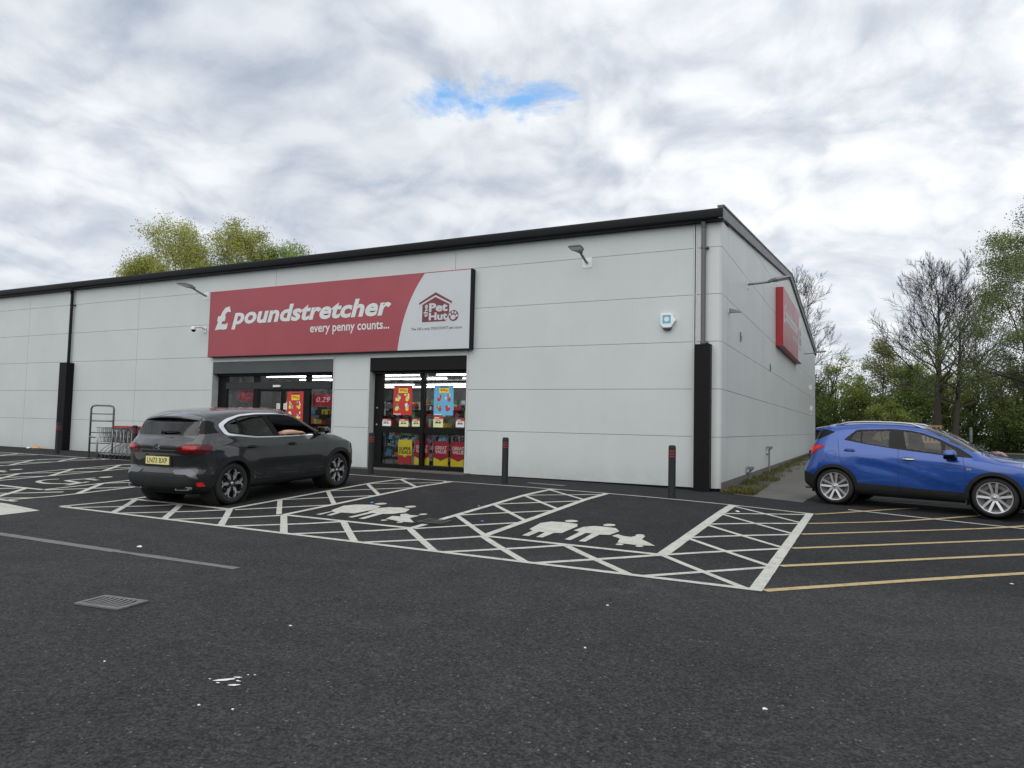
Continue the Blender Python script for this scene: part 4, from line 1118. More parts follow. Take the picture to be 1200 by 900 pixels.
class Shell:
    """closed car body surface, lofted along x, that can be cut into parts by outlines drawn in side / rear / front / top view"""
    AX = {'y': (Vector((1,0,0)), Vector((0,0,1)), Vector((0,1,0))), 'x': (Vector((0,1,0)), Vector((0,0,1)), Vector((1,0,0))), 'z': (Vector((1,0,0)), Vector((0,1,0)), Vector((0,0,1)))}
    def __init__(s, S, disp=None):
        F = {k: pchip(v) for k, v in S['curves'].items()}
        xr, xf = S['xr'], S['xf']; XR, XF = pchip(S['rear']), pchip(S['front'])
        NU, NS = 120, 7
        us = []
        for i in range(NU+1):
            t = i/NU
            us.append(t - 0.115*math.sin(2*math.pi*t)/ (2*math.pi)*5.2*0.9)
        wmax = S['wmax']
        rings = []
        for u in us:
            x0 = xr + (xf-xr)*u
            zt = F['top'](x0)
            P = [(0, F['bot'](x0)), (F['sw'](x0)*0.8, F['bot'](x0)), (F['sw'](x0), F['sz'](x0)), (F['mw'](x0), min(F['mz'](x0), zt-0.26)), (F['hw'](x0), min(F['hz'](x0), zt-0.15)),
                 (F['bw'](x0), min(F['bz'](x0), zt-0.085)), (F['cw'](x0), min(F['cz'](x0), zt-0.03)), (F['cw'](x0)*0.62, zt-0.5*min(0.03, zt-min(F['cz'](x0), zt-0.03))*0.7), (0, zt)]
            fy = pchip([(i, p[0]) for i, p in enumerate(P)]); fz = pchip([(i, p[1]) for i, p in enumerate(P)])
            ring = []
            for i in range((len(P)-1)*NS+1):
                q = i/NS; y, z = fy(q), fz(q)
                for end, rr, rc in ((x0-xr, S['rr'], S['rc']), (xf-x0, S['fr'], S['fc'])):
                    if end < rr:
                        t = 1-end/rr; y *= 1 - rc/wmax*(1-math.sqrt(max(0, 1-t*t)))
                if disp: y += disp(x0, z) * min(1, y/0.5)
                ring.append((x0, y, z))
            rings.append(ring)
        L = S.get('decay', 0.75)
        RS = S.get('squash')
        def place(p):
            x0, y, z = p
            dr, df = max(0, 1-(x0-xr)/L)**2, max(0, 1-(xf-x0)/L)**2
            x = x0 + (XR(z)-xr + S['br']*(y/wmax)**2)*dr + (XF(z)-xf - S['bf']*(y/wmax)**2)*df
            if RS and x < RS[0]: x = RS[0] + (x-RS[0])*RS[1]
            return (x, y, z)
        bm = bmesh.new()
        n = len(rings[0])
        V = []
        for ring in rings:
            row = []
            for p in ring:
                x, y, z = place(p)
                row.append((bm.verts.new((x, -y, z)), bm.verts.new((x, y, z))))
            V.append(row)
        def face(*vs):
            try: bm.faces.new(vs)
            except ValueError: pass
        for i in range(len(V)-1):
            for k in range(n-1):
                face(V[i][k][0], V[i+1][k][0], V[i+1][k+1][0], V[i][k+1][0]); face(V[i][k][1], V[i][k+1][1], V[i+1][k+1][1], V[i+1][k][1])
        for idx, flip in ((0, False), (len(V)-1, True)):
            Mc = 18; rows = []
            for k in range(NS, n):
                x0, y, z = rings[idx][k]
                rows.append([bm.verts.new(place((x0, y*(2*j/Mc-1), z))) for j in range(Mc+1)])
            for a, b in zip(rows, rows[1:]):
                for j in range(Mc):
                    q = (a[j], b[j], b[j+1], a[j+1]); face(*(q if not flip else q[::-1]))
        bmesh.ops.remove_doubles(bm, verts=bm.verts, dist=1e-5)
        bmesh.ops.dissolve_degenerate(bm, edges=bm.edges, dist=1e-6)
        bmesh.ops.recalc_face_normals(bm, faces=bm.faces)
        for _ in range(2): bmesh.ops.smooth_vert(bm, verts=bm.verts, factor=0.35, use_axis_x=True, use_axis_y=True, use_axis_z=True)
        bm.normal_update()
        s.bm = bm
        vn = [v.normal.copy() for v in bm.verts]; bm.verts.index_update()
        fv = [[v.index for v in f.verts] for f in bm.faces]; co = [v.co.copy() for v in bm.verts]
        # triangulated copy for normal and position look-ups
        tris = []
        for f in fv:
            for i in range(1, len(f)-1): tris.append((f[0], f[i], f[i+1]))
        s.tris, s.co, s.vn = tris, co, vn
        s.bvh = BVHTree.FromPolygons(co, tris)
        s.lay = bm.faces.layers.int.new('part')
    def normal(s, p):
        loc, nrm, idx, d = s.bvh.find_nearest(p)
        a, b, c = s.tris[idx]
        pa, pb, pc = s.co[a], s.co[b], s.co[c]
        v0, v1, v2 = pb-pa, pc-pa, loc-pa
        d00, d01, d11, d20, d21 = v0.dot(v0), v0.dot(v1), v1.dot(v1), v2.dot(v0), v2.dot(v1)
        den = d00*d11-d01*d01
        if abs(den) < 1e-14: return nrm
        v = (d11*d20-d01*d21)/den; w_ = (d00*d21-d01*d20)/den
        return (s.vn[a]*(1-v-w_)+s.vn[b]*v+s.vn[c]*w_).normalized()
    def hit(s, origin, direction):
        loc, nrm, idx, d = s.bvh.ray_cast(Vector(origin), Vector(direction))
        return loc, (s.normal(loc) if loc else None)
    def cut(s, poly, axis, pid, fil, over=None):
        U, Wv, D = s.AX[axis]
        xs = [p[0] for p in poly]; ys = [p[1] for p in poly]
        x0, x1, y0, y1 = min(xs), max(xs), min(ys), max(ys)
        lay = s.lay
        def bb(f):
            a = [v.co.dot(U) for v in f.verts]; b = [v.co.dot(Wv) for v in f.verts]
            return min(a), max(a), min(b), max(b)
        ok = lambda f: fil(f.calc_center_median(), f.normal) and (over is None or f[lay] in over)
        cand = set()
        for f in s.bm.faces:
            a0, a1, b0, b1 = bb(f)
            if a1 >= x0 and a0 <= x1 and b1 >= y0 and b0 <= y1 and ok(f): cand.add(f)
        for i in range(len(poly)):
            p, q = poly[i], poly[(i+1) % len(poly)]
            e = U*(q[0]-p[0]) + Wv*(q[1]-p[1])
            if e.length < 1e-7: continue
            no = e.cross(D).normalized(); co = U*p[0] + Wv*p[1]
            ex0, ex1, ey0, ey1 = min(p[0],q[0])-1e-4, max(p[0],q[0])+1e-4, min(p[1],q[1])-1e-4, max(p[1],q[1])+1e-4
            sub = []
            for f in cand:
                a0, a1, b0, b1 = bb(f)
                if a1 >= ex0 and a0 <= ex1 and b1 >= ey0 and b0 <= ey1:
                    ds = [(v.co-co).dot(no) for v in f.verts]
                    if min(ds) < -1e-6 and max(ds) > 1e-6: sub.append(f)
            if not sub: continue
            ed = {x for f in sub for x in f.edges}; vs = {x for f in sub for x in f.verts}
            r = bmesh.ops.bisect_plane(s.bm, geom=list(vs)+list(ed)+sub, dist=1e-6, plane_co=co, plane_no=no)
            cand = {f for f in cand if f.is_valid}
            for g_ in r['geom']:
                if isinstance(g_, bmesh.types.BMFace) and g_.is_valid: cand.add(g_)
        for f in cand:
            if not f.is_valid: continue
            c = f.calc_center_median()
            if ok(f) and in_poly(c.dot(U), c.dot(Wv), poly): f[lay] = pid
    def extract(s, name, pid, mats, parent, off=0.0, rim=0.0, mi=None, fil=None, seam=None):
        """faces with part id -> an object; off moves it along the body normals, rim folds its edges inward"""
        fs = [f for f in s.bm.faces if (f[s.lay] == pid or (seam is not None and f[s.lay] == seam)) and (fil is None or fil(f.calc_center_median(), f.normal))]
        if not fs: return None
        idx = {}; vs = []; ns = []; faces = []; mis = []; ln = []
        for f in fs:
            loop = []
            for v in f.verts:
                if v not in idx:
                    n_ = s.normal(v.co); idx[v] = len(vs); ns.append(n_); vs.append(v.co + n_*off)
                loop.append(idx[v])
            faces.append(loop); mis.append(1 if (seam is not None and f[s.lay] == seam) else 0)
            ln += [ns[i] for i in loop]
        if rim:
            fset = set(fs)
            for f in fs:
                L_ = f.loops
                for l in L_:
                    e = l.edge
                    if sum(1 for g_ in e.link_faces if g_ in fset) == 1:
                        a, b = idx[l.vert], idx[l.link_loop_next.vert]
                        k = len(vs)
                        pa, pb = vs[a], vs[b]; qa, qb = pa-ns[a]*rim, pb-ns[b]*rim
                        vs += [pb, pa, qa, qb]
                        faces.append([k, k+1, k+2, k+3]); mis.append(0)
                        nn = (pa-pb).cross(qa-pb); nn = nn.normalized() if nn.length > 1e-12 else ns[a]
                        ln += [nn]*4
        me = bpy.data.meshes.new(name)
        me.from_pydata([tuple(v) for v in vs], [], faces)
        for m in (mats if isinstance(mats, (list, tuple)) else [mats]): me.materials.append(m)
        me.polygons.foreach_set('material_index', mis)
        me.polygons.foreach_set('use_smooth', [True]*len(faces))
        me.update()
        me.normals_split_custom_set([tuple(x) for x in ln])
        return link(name, me, parent)

def ring_poly(cx, cz, r0, r1, a0=0, a1=180, n=28):
    return [(cx+r1*math.cos(R(a0+(a1-a0)*i/n)), cz+r1*math.sin(R(a0+(a1-a0)*i/n))) for i in range(n+1)] + [(cx+r0*math.cos(R(a1-(a1-a0)*i/n)), cz+r0*math.sin(R(a1-(a1-a0)*i/n))) for i in range(n+1)]

def seam_cut(sh, pts, axis, pid, fil, over, w=0.007):
    for a, b in zip(pts, pts[1:]):
        a, b = Vector(a), Vector(b); d = (b-a).normalized(); n_ = Vector((-d.y, d.x))*w/2; e = d*w*0.4
        sh.cut([tuple(a-e+n_), tuple(b+e+n_), tuple(b+e-n_), tuple(a-e-n_)], axis, pid, fil, over)

def make_wheel(style, Rt, wid, parent, loc, right=True):
    """wheel > tyre, rim (> spoke pattern inside), hub_cap; outer face toward -y for the right side"""
    wob = bpy.data.objects.new('wheel', None); COL.objects.link(wob); wob.parent = parent; wob.location = loc
    if not right: wob.rotation_euler = (0, 0, math.pi)
    h = wid/2; rr = Rt*(0.79 if style == 'twin' else 0.72)
    t = MB()
    t.lathe([(rr-0.012,-h+0.02),(rr+0.004,-h+0.004),(rr+0.03,-h-0.004),(Rt-0.055,-h-0.006),(Rt-0.028,-h+0.008),(Rt-0.008,-h+0.03),(Rt,-h+0.06),(Rt+0.001,0),(Rt,h-0.06),(Rt-0.02,h-0.015),(Rt-0.06,h),(rr,h-0.01)], 48, axis='y')
    for k in (-0.045, 0.0, 0.045): t.lathe([(Rt-0.0005,k-0.005),(Rt+0.002,k-0.004),(Rt+0.002,k+0.004),(Rt-0.0005,k+0.005)], 48, axis='y')
    t.build('tyre', M['rubber'], wob, sharp=45)
    rm = MB()
    rm.lathe([(rr-0.002,-h+0.015),(rr-0.006,-h+0.004),(rr-0.018,-h+0.006),(rr-0.026,-h+0.03),(rr-0.045,-h+0.08),(rr-0.05,h-0.03)], 48, 0 if style == 'twin' else 1, axis='y')
    rm.lathe([(0.0,-h+0.085),(rr-0.03,-h+0.10)], 36, 2, axis='y')
    rm.lathe([(0.05,-h+0.07),(rr*0.62,-h+0.072),(rr*0.62,-h+0.10)], 36, 3, axis='y')
    yo = -h+0.012
    def rotp(p, a):
        c, s_ = math.cos(a), math.sin(a); return (p[0]*c-p[1]*s_, p[0]*s_+p[1]*c)
    if style == 'twin':
        for k in range(5):
            a = 2*math.pi*k/5 + math.pi/2 + 0.08
            for sg in (-1, 1):
                pl = [(0.045, sg*0.004), (0.05, sg*0.042), (rr-0.02, sg*0.082), (rr-0.015, sg*0.040), (0.12, sg*0.014)]
                if sg < 0: pl = pl[::-1]
                q = [rotp(p, a) for p in pl]; n_ = len(q); b = len(rm.v)
                rm.v += [(p[0], yo + (0.022 if i_in(p, rr) else 0.0), p[1]) for p in q] + [(p[0], yo+0.05, p[1]) for p in q]
                rm.f.append(tuple(range(b, b+n_))); rm.m.append(0); rm.sm.append(False)
                for i in range(n_):
                    j = (i+1) % n_; rm.f.append((b+i, b+n_+i, b+n_+j, b+j)); rm.m.append(0); rm.sm.append(False)
        rm.lathe([(0.0,yo+0.008),(0.052,yo+0.010),(0.070,yo+0.028),(0.072,yo+0.06)], 24, 0, axis='y')
    else:
        # six petals: black plates with machined bright outlines
        for k in range(6):
            a = 2*math.pi*k/6 + math.pi/2
            for sg in (-1, 1):
                # petal outline strokes
                pts = [(0.060, sg*0.020), (rr*0.40, sg*0.034), (rr*0.54, sg*0.074), (rr*0.72, sg*0.090), (rr*0.90, sg*0.066), (rr*0.955, sg*0.020)]
                for p, q in zip(pts, pts[1:]):
                    pa, qa = rotp(p, a), rotp(q, a)
                    w0 = 0.016
                    ra = Vector((pa[0], yo+0.016*(1-math.hypot(*p)/rr)+0.004, pa[1])); rb = Vector((qa[0], yo+0.016*(1-math.hypot(*q)/rr)+0.004, qa[1]))
                    rm.bar(ra, rb, 0.024, 0.030, 0, up=(0,1,0)) if False else rm.bar(ra+Vector((0,0.012,0)), rb+Vector((0,0.012,0)), 0.024, 0.026, 3 if (pts.index(p) in (0,)) else 0, up=(0,1,0))
            pl = [rotp(p, a) for p in [(0.05,-0.014),(rr*0.45,-0.012),(rr*0.45,0.012),(0.05,0.014)]]
            for p_ in (pl,): rm.prism([(p[0], p[1]) for p in p_], yo+0.022, yo+0.05, 'y', 3)
            # dark web between petals
            a2 = a + math.pi/6
            pl = [rotp(p, a2) for p in [(0.05,-0.02),(rr*0.5,-0.020),(rr*0.93,-0.085),(rr*0.95,0.0),(rr*0.93,0.085),(rr*0.5,0.020),(0.05,0.02)]]
            rm.prism(pl, yo+0.030, yo+0.055, 'y', 3)
            pl = [rotp(p, a2) for p in [(rr*0.24,-0.010),(rr*0.44,-0.020),(rr*0.52,0.0),(rr*0.44,0.020),(rr*0.24,0.010)]]
            rm.prism(pl, yo+0.012, yo+0.031, 'y', 0)
        rm.lathe([(0.0,yo+0.014),(0.058,yo+0.016),(0.066,yo+0.03),(0.066,yo+0.06)], 24, 3, axis='y')
    rm.build('rim', [M['alloy'] if style == 'twin' else M['alloy_cut'], M['alloy_black'], M['disc'] if style == 'twin' else M['hub_dark'], M['alloy_black']], wob, sharp=35)
    c = MB(); c.lathe([(0.0,yo-0.002),(0.026,yo),(0.030,yo+0.006),(0.030,yo+0.02)], 20, axis='y')
    c.build('hub_cap', M['satin'] if style == 'twin' else M['alloy'], wob)
    return wob

def i_in(p, rr):
    return math.hypot(p[0], p[1]) < rr*0.55

def rbox(name, x0, x1, y0, y1, z0, z1, mat, parent, bev=0.03, rot=None, loc=None):
    mb = MB(); mb.box(x0, x1, y0, y1, z0, z1)
    o = mb.build(name, mat, parent, bevel=bev, sharp=60)
    if rot: o.rotation_euler = rot
    if loc: o.location = loc
    return o

def seat(parent, x, y, mat, zf=0.42):
    s = rbox('seat', -0.27, 0.25, -0.24, 0.24, zf, zf+0.18, mat, parent, 0.06, loc=(x, y, 0))
    b = rbox('backrest', -0.07, 0.07, -0.24, 0.24, 0.0, 0.60, mat, s, 0.06, rot=(0, R(-16), 0), loc=(-0.24, 0, zf+0.12))
    rbox('headrest', -0.05, 0.05, -0.13, 0.13, 0.0, 0.18, mat, s, 0.045, rot=(0, R(-12), 0), loc=(-0.42, 0, zf+0.74))
    return s

def mirror_pod(sh, parent, x, z, side, paint, size=(0.12, 0.20, 0.14), low_black=True):
    """door mirror: housing with a black foot, its glass facing back"""
    loc, n_ = sh.hit((x, side*2.0, z-0.06), (0, -side, 0))
    y = loc.y
    L, Wd, H = size
    m = MB()
    secs = [(-0.5, 0.86), (-0.2, 1.0), (0.15, 0.92), (0.38, 0.66), (0.5, 0.30)]
    vs = []; N = 14
    for l, k in secs:
        for i in range(N):
            a = 2*math.pi*i/N; cu, sv = math.cos(a), math.sin(a)
            pu = math.copysign(abs(cu)**0.6, cu)*Wd/2*k; pv = math.copysign(abs(sv)**0.6, sv)*H/2*k
            vs.append((x + l*L*1.6, y + side*(0.06+Wd/2) + pu, z + pv + 0.01*l))
    fs = [(i*N+j, i*N+(j+1) % N, (i+1)*N+(j+1) % N, (i+1)*N+j) for i in range(len(secs)-1) for j in range(N)] + [tuple(range(N-1, -1, -1)), tuple((len(secs)-1)*N+j for j in range(N))]
    mi = [0 if z_ == 0 else 0 for z_ in range(len(fs))]
    m.add(vs, fs, 0, True)
    if low_black:
        for k, f in enumerate(m.f):
            cz = sum(m.v[i][2] for i in f)/len(f)
            if cz < z-0.015: m.m[k] = 1
    o = m.build('door_mirror', [paint, M['gloss_black']], parent, sharp=50)
    f = MB(); f.add([(x-0.03,y-side*0.03,z-0.10),(x+0.09,y-side*0.03,z-0.11),(x+0.07,y+side*0.10,z-0.05),(x-0.03,y+side*0.10,z-0.05),(x-0.03,y-side*0.03,z-0.06),(x+0.09,y-side*0.03,z-0.06),(x+0.07,y+side*0.10,z-0.02),(x-0.03,y+side*0.10,z-0.02)],
          [(0,3,2,1),(4,5,6,7),(0,1,5,4),(1,2,6,5),(2,3,7,6),(3,0,4,7)]); f.build('stalk', M['plastic'], o)
    g_ = MB(); g_.add([(x-0.5*L*1.6-0.002, y+side*(0.06+Wd/2)+u*Wd*0.40, z+v*H*0.40) for u, v in ((-1,-1),(1,-1),(1,1),(-1,1))], [(0,1,2,3)]); g_.build('mirror_glass', M['chrome'], o)
    return o

def handle(sh, parent, x, z, side, mat, L=0.20):
    loc, n_ = sh.hit((x, side*2.0, z), (0, -side, 0)); y = loc.y
    m = MB(); m.tube([(x-L/2, y+side*0.004, z), (x-L/2+0.03, y+side*0.034, z), (x+L/2-0.03, y+side*0.034, z), (x+L/2, y+side*0.004, z)], [0.012,0.015,0.015,0.012], 10)
    o = m.build('door_handle', mat, parent, sharp=50)
    r_ = MB(); r_.prism(round_poly([(x-L*0.42, z-0.03),(x+L*0.42, z-0.03),(x+L*0.42, z+0.028),(x-L*0.42, z+0.028)], 0.028), y-side*0.02, y+side*0.004, 'y'); r_.build('handle_recess', M['seam'], o)
    return o

def plate(parent, x, y, z, w_, h_, text, tilt, facing=-1):
    """number plate facing back (-x)"""
    p = MB(); p.box(-0.006, 0.006, -w_/2, w_/2, -h_/2, h_/2, 0)
    o = p.build('number_plate', [M['plate_yellow']], parent, bevel=0.002)
    o.location = (x, y, z); o.rotation_euler = (0, R(tilt), 0)
    t = MB(); vs, fs = text_geo(text, 0, 0.01)
    t.add([(-0.0072, w_*0.43-a*w_*0.86, -h_*0.33+b*h_*0.66) for a, b in vs], fs); t.build('lettering', M['p_black'], o)
    return o

SIDE = lambda c, n: abs(n.y) > 0.28
REAR = lambda c, n: n.x < -0.30 and c.x < -1.0
def finish_car(sh, t, cfg):
    pass

# ================= dark five door SUV =================
def build_dark(loc, rotz, pitch_):
    t = thing('parked_car', 'dark grey SUV with chrome window surround and a driver resting an arm out', 'car', loc, rotz)
    t.rotation_euler = (0, -pitch_, rotz)
    WB = 1.45; RT = 0.372
    def disp(x, z):
        d = 0.0
        for cx in (-WB, WB):                                   # haunches over the wheels
            d += 0.020*math.exp(-((x-cx)/0.42)**2)*math.exp(-((z-0.78)/0.22)**2)
        d += -0.016*math.exp(-((z-0.60)/0.09)**2)*sst((x+1.05)/0.35)*sst((1.05-x)/0.35)   # hollow low on the doors
        d += 0.007*math.exp(-((z-1.00)/0.022)**2)
        return d
    S = dict(squash=(-1.70, 0.85), xr=-2.36, xf=2.34, wmax=0.965, rr=0.42, rc=0.20, fr=0.60, fc=0.26, br=0.13, bf=0.22, decay=0.8,
        rear=[(0.22,-2.27),(0.32,-2.36),(0.45,-2.405),(0.56,-2.40),(0.625,-2.345),(0.70,-2.325),(0.90,-2.345),(1.0,-2.375),(1.05,-2.37),(1.10,-2.34),(1.2,-2.30),(1.6,-2.30)],
        front=[(0.22,2.20),(0.35,2.30),(0.55,2.34),(0.75,2.33),(0.95,2.27),(1.1,2.16),(1.3,2.1)],
        curves=dict(
            bot=[(-2.36,0.36),(-2.15,0.27),(-1.6,0.245),(1.7,0.245),(2.1,0.25),(2.34,0.30)],
            top=[(-2.36,1.08),(-2.31,1.165),(-2.25,1.205),(-2.16,1.33),(-2.06,1.475),(-1.99,1.555),(-1.90,1.60),(-1.5,1.665),(-0.9,1.70),(-0.3,1.70),(0.1,1.66),(0.42,1.56),(0.75,1.405),(1.10,1.235),(1.25,1.20),(1.75,1.15),(2.05,1.07),(2.22,0.97),(2.34,0.80)],
            sw=[(-2.36,0.84),(-1.6,0.90),(1.6,0.90),(2.34,0.82)], sz=[(-2.36,0.44),(-1.9,0.34),(1.9,0.34),(2.34,0.40)],
            mw=[(-2.36,0.90),(-1.8,0.945),(0,0.945),(1.8,0.945),(2.34,0.86)], mz=[(-2.36,0.68),(2.34,0.66)],
            hw=[(-2.36,0.885),(-1.8,0.94),(-0.9,0.935),(0.9,0.935),(1.8,0.93),(2.34,0.84)], hz=[(-2.36,0.98),(-1.5,0.99),(1.0,0.98),(1.9,0.95),(2.34,0.80)],
            bw=[(-2.36,0.83),(-1.9,0.865),(-0.9,0.885),(0.9,0.885),(1.25,0.84),(2.34,0.74)], bz=[(-2.36,1.14),(-1.5,1.19),(-0.5,1.155),(1.0,1.155),(1.3,1.12),(2.34,0.9)],
            cw=[(-2.36,0.74),(-2.0,0.69),(-1.6,0.715),(-0.9,0.725),(0.0,0.715),(0.5,0.70),(1.1,0.69),(1.3,0.66),(2.34,0.5)], cz=[(-2.36,1.16),(-2.25,1.18),(-2.06,1.44),(-1.95,1.525),(-1.5,1.595),(-0.9,1.622),(-0.3,1.622),(0.1,1.582),(0.42,1.475),(0.75,1.335),(1.10,1.19),(1.25,1.165),(1.75,1.11),(2.34,0.9)]))
    sh = Shell(S, disp)
    WELL = lambda c, n: abs(c.y) > 0.45 and n.z < 0.6
    # ids: 1 void, 2 seam, 3 cladding, 4 side glass, 5 bright trim, 6 gloss black, 7 rear glass, 8 tail lamp, 9 painted bumper highlight, 10 bumper, 11 windscreen, 12 reflector, 13 lamp inner, 14 door bumps, 15 open window
    for cx in (-WB, WB): sh.cut(ring_poly(cx, RT, 0.40, 0.485, -28, 208, 34), 'y', 3, WELL)
    for cx in (-WB, WB): sh.cut(disc(cx, RT, 0.403, None, 40), 'y', 1, WELL)
    sh.cut([(-1.10,0.1),(1.10,0.1),(1.10,0.40),(-1.10,0.40)], 'y', 3, lambda c, n: abs(c.y) > 0.3 and n.z < 0.5, (0,))
    # rear bumper: black below wings coloured as a highlight on the paint
    low = [(-3.0,0.0),(-1.78,0.0),(-1.80,0.52),(-2.05,0.585),(-3.0,0.600)]
    sh.cut(low, 'y', 3, lambda c, n: c.x < -1.6 and n.z < 0.75, (0,))
    sh.cut([(3.0,0.0),(1.80,0.0),(1.82,0.46),(2.1,0.52),(3.0,0.55)], 'y', 3, lambda c, n: c.x > 1.6 and n.z < 0.75, (0,))
    for sg in (1, -1):
        w1 = [(sg*0.36,0.628),(sg*0.44,0.575),(sg*0.66,0.575),(sg*0.83,0.50),(sg*0.80,0.615),(sg*0.70,0.665),(sg*0.42,0.655)]
        sh.cut(round_poly(w1, 0.02), 'x', 9, REAR, (0, 3))
        for cx, pid in ((0.70, 12),):
            rf_ = round_poly([(sg*0.79,0.375),(sg*0.865,0.38),(sg*0.855,0.45),(sg*0.80,0.445)], 0.02)
            sh.cut(rf_, 'x', 12, REAR, (0, 3))
    # bright sweep round the side windows
    trim = [(0.10,1.560),(-0.35,1.595),(-0.80,1.600),(-1.20,1.575),(-1.52,1.505),(-1.695,1.415),(-1.70,1.36),(-1.62,1.245),(-1.55,1.215),(-0.9,1.150),(-0.4,1.138),(0.72,1.140),
            (0.72,1.160),(-0.4,1.160),(-0.9,1.173),(-1.50,1.245),(-1.545,1.275),(-1.60,1.36),(-1.595,1.395),(-1.48,1.465),(-1.20,1.547),(-0.80,1.574),(-0.35,1.572),(0.05,1.545)]
    sh.cut(round_poly(trim, 0.07, 4), 'y', 5, SIDE, (0,))
    dlo = [(0.72,1.161),(-0.4,1.161),(-0.9,1.174),(-1.50,1.246),(-1.545,1.276),(-1.599,1.36),(-1.594,1.394),(-1.48,1.464),(-1.20,1.546),(-0.80,1.573),(-0.35,1.571),(0.05,1.544),(0.30,1.49),(0.62,1.335),(0.98,1.185),(0.96,1.165)]
    sh.cut(round_poly(dlo, 0.07, 4), 'y', 6, SIDE, (0,))
    sh.cut(round_poly([(-1.50,1.275),(-1.555,1.355),(-1.55,1.385),(-1.45,1.445),(-1.30,1.49),(-1.205,1.235)], 0.03), 'y', 4, SIDE, (6,))
    sh.cut(round_poly([(-1.27,1.498),(-1.18,1.525),(-0.80,1.548),(-0.66,1.548),(-0.42,1.185),(-0.9,1.198),(-1.16,1.228)], 0.025), 'y', 4, SIDE, (6,))
    sh.cut(round_poly([(-0.52,1.548),(-0.35,1.545),(0.03,1.518),(0.28,1.462),(0.60,1.30),(0.74,1.215),(0.745,1.185),(-0.28,1.185)], 0.03), 'y', 4, lambda c, n: abs(n.y) > 0.28 and c.y > 0, (6,))
    sh.cut(round_poly([(-0.52,1.548),(-0.35,1.545),(0.03,1.518),(0.28,1.462),(0.60,1.30),(0.74,1.215),(0.745,1.185),(-0.28,1.185)], 0.03), 'y', 1, lambda c, n: abs(n.y) > 0.28 and c.y < 0, (6,))
    sh.cut(round_poly([(-2.30,1.235),(-1.72,1.265),(-1.79,1.36),(-1.77,1.445),(-1.84,1.475),(-2.5,1.49)], 0.02), 'y', 6, lambda c, n: abs(n.y) > 0.22 and c.x < -1.4 and n.x > -0.9, (0,))
    sh.cut(round_poly([(-0.735,1.222),(0.735,1.222),(0.635,1.505),(-0.635,1.505)], 0.05), 'x', 7, lambda c, n: n.x < -0.25 and c.x < -1.5 and abs(n.y) < 0.75, (0, 6))
    sh.cut(round_poly([(-0.78,1.24),(0.78,1.24),(0.60,1.60),(0.3,1.645),(-0.3,1.645),(-0.60,1.60)], 0.05), 'x', 11, lambda c, n: n.x > 0.22 and c.x > 0.0 and abs(n.y) < 0.6 and n.z > 0.3, (0,))
    # tail lamps wrap from the tailgate to the flank
    for sg in (1, -1):
        sh.cut(round_poly([(sg*0.445,0.975),(sg*0.475,1.045),(sg*0.58,1.085),(sg*1.2,1.085),(sg*1.2,0.925),(sg*0.50,0.93)], 0.03), 'x', 8, lambda c, n: n.x < -0.25 and c.x < -1.5 and abs(n.x) > abs(n.y)*0.9, (0,))
    sh.cut(round_poly([(-2.6,0.925),(-2.02,0.94),(-1.93,0.985),(-1.925,1.045),(-1.98,1.08),(-2.6,1.085)], 0.03), 'y', 8, lambda c, n: c.x < -1.5 and abs(n.x) <= abs(n.y)*0.9, (0,))
    for sg in (1, -1):
        sh.cut(round_poly([(sg*0.56,0.985),(sg*0.58,1.05),(sg*0.80,1.055),(sg*0.80,0.99)], 0.02), 'x', 13, lambda c, n: n.x < -0.25 and c.x < -1.5, (8,))
    # shut lines
    ov = (0, 3)
    for pts in ([(-1.52,1.212),(-1.37,1.13),(-1.21,0.9),(-1.02,0.68),(-0.955,0.50),(-0.95,0.385)], [(-0.16,1.14),(-0.145,0.37)], [(0.97,1.17),(1.03,0.95),(1.03,0.71),(0.99,0.50),(0.985,0.385)], [(-0.95,0.385),(0.985,0.385)]):
        seam_cut(sh, pts, 'y', 2, SIDE, ov)
    seam_cut(sh, [(1.10,1.235),(1.35,1.085),(1.85,1.03),(2.10,0.94)], 'y', 2, lambda c, n: abs(n.y) > 0.15 and c.x > 1, (0,))
    for sg in (1, -1):
        seam_cut(sh, [(sg*0.70,1.19),(sg*0.665,1.09)], 'x', 2, REAR, (0,)); seam_cut(sh, [(sg*0.64,0.925),(sg*0.60,0.72),(sg*0.44,0.655)], 'x', 2, REAR, (0,))
    sh.cut(round_poly([(-1.98,0.66),(-1.72,0.62),(-1.74,0.80),(-1.95,0.74)], 0.01), 'y', 0, SIDE, (99,))
    for x0, x1 in ((-0.74,-0.22), (0.22, 0.74)):
        sh.cut(round_poly([(x0,0.425),(x1,0.405),(x1-0.02,0.50),(x0+0.05,0.515)], 0.045), 'y', 14, SIDE, (0,))
    body = sh.extract('body', 0, [M['dark_paint'], M['seam']], t, 0, 0.02, seam=2)
    sh.extract('cladding', 3, M['plastic'], t, 0.010, 0.016)
    sh.extract('window_trim', 5, M['chrome'], t, 0.007, 0.012)
    sh.extract('window_surround', 6, M['gloss_black'], t, 0.001, 0.01)
    for side, nm in ((1, 'left'), (-1, 'right')):
        sh.extract('side_window', 4, M['priv_glass'] , t, -0.004, 0, fil=lambda c, n, sd_=side: c.y*sd_ > 0)
        sh.extract('tail_lamp', 8, M['tail_dark'], t, 0.008, 0.012, fil=lambda c, n, sd_=side: c.y*sd_ > 0)
        sh.extract('lamp_cluster', 13, M['tail_red'], t, 0.010, 0.012, fil=lambda c, n, sd_=side: c.y*sd_ > 0)
        sh.extract('reflector', 12, M['tail_bright'], t, 0.012, 0.02, fil=lambda c, n, sd_=side: c.y*sd_ > 0)
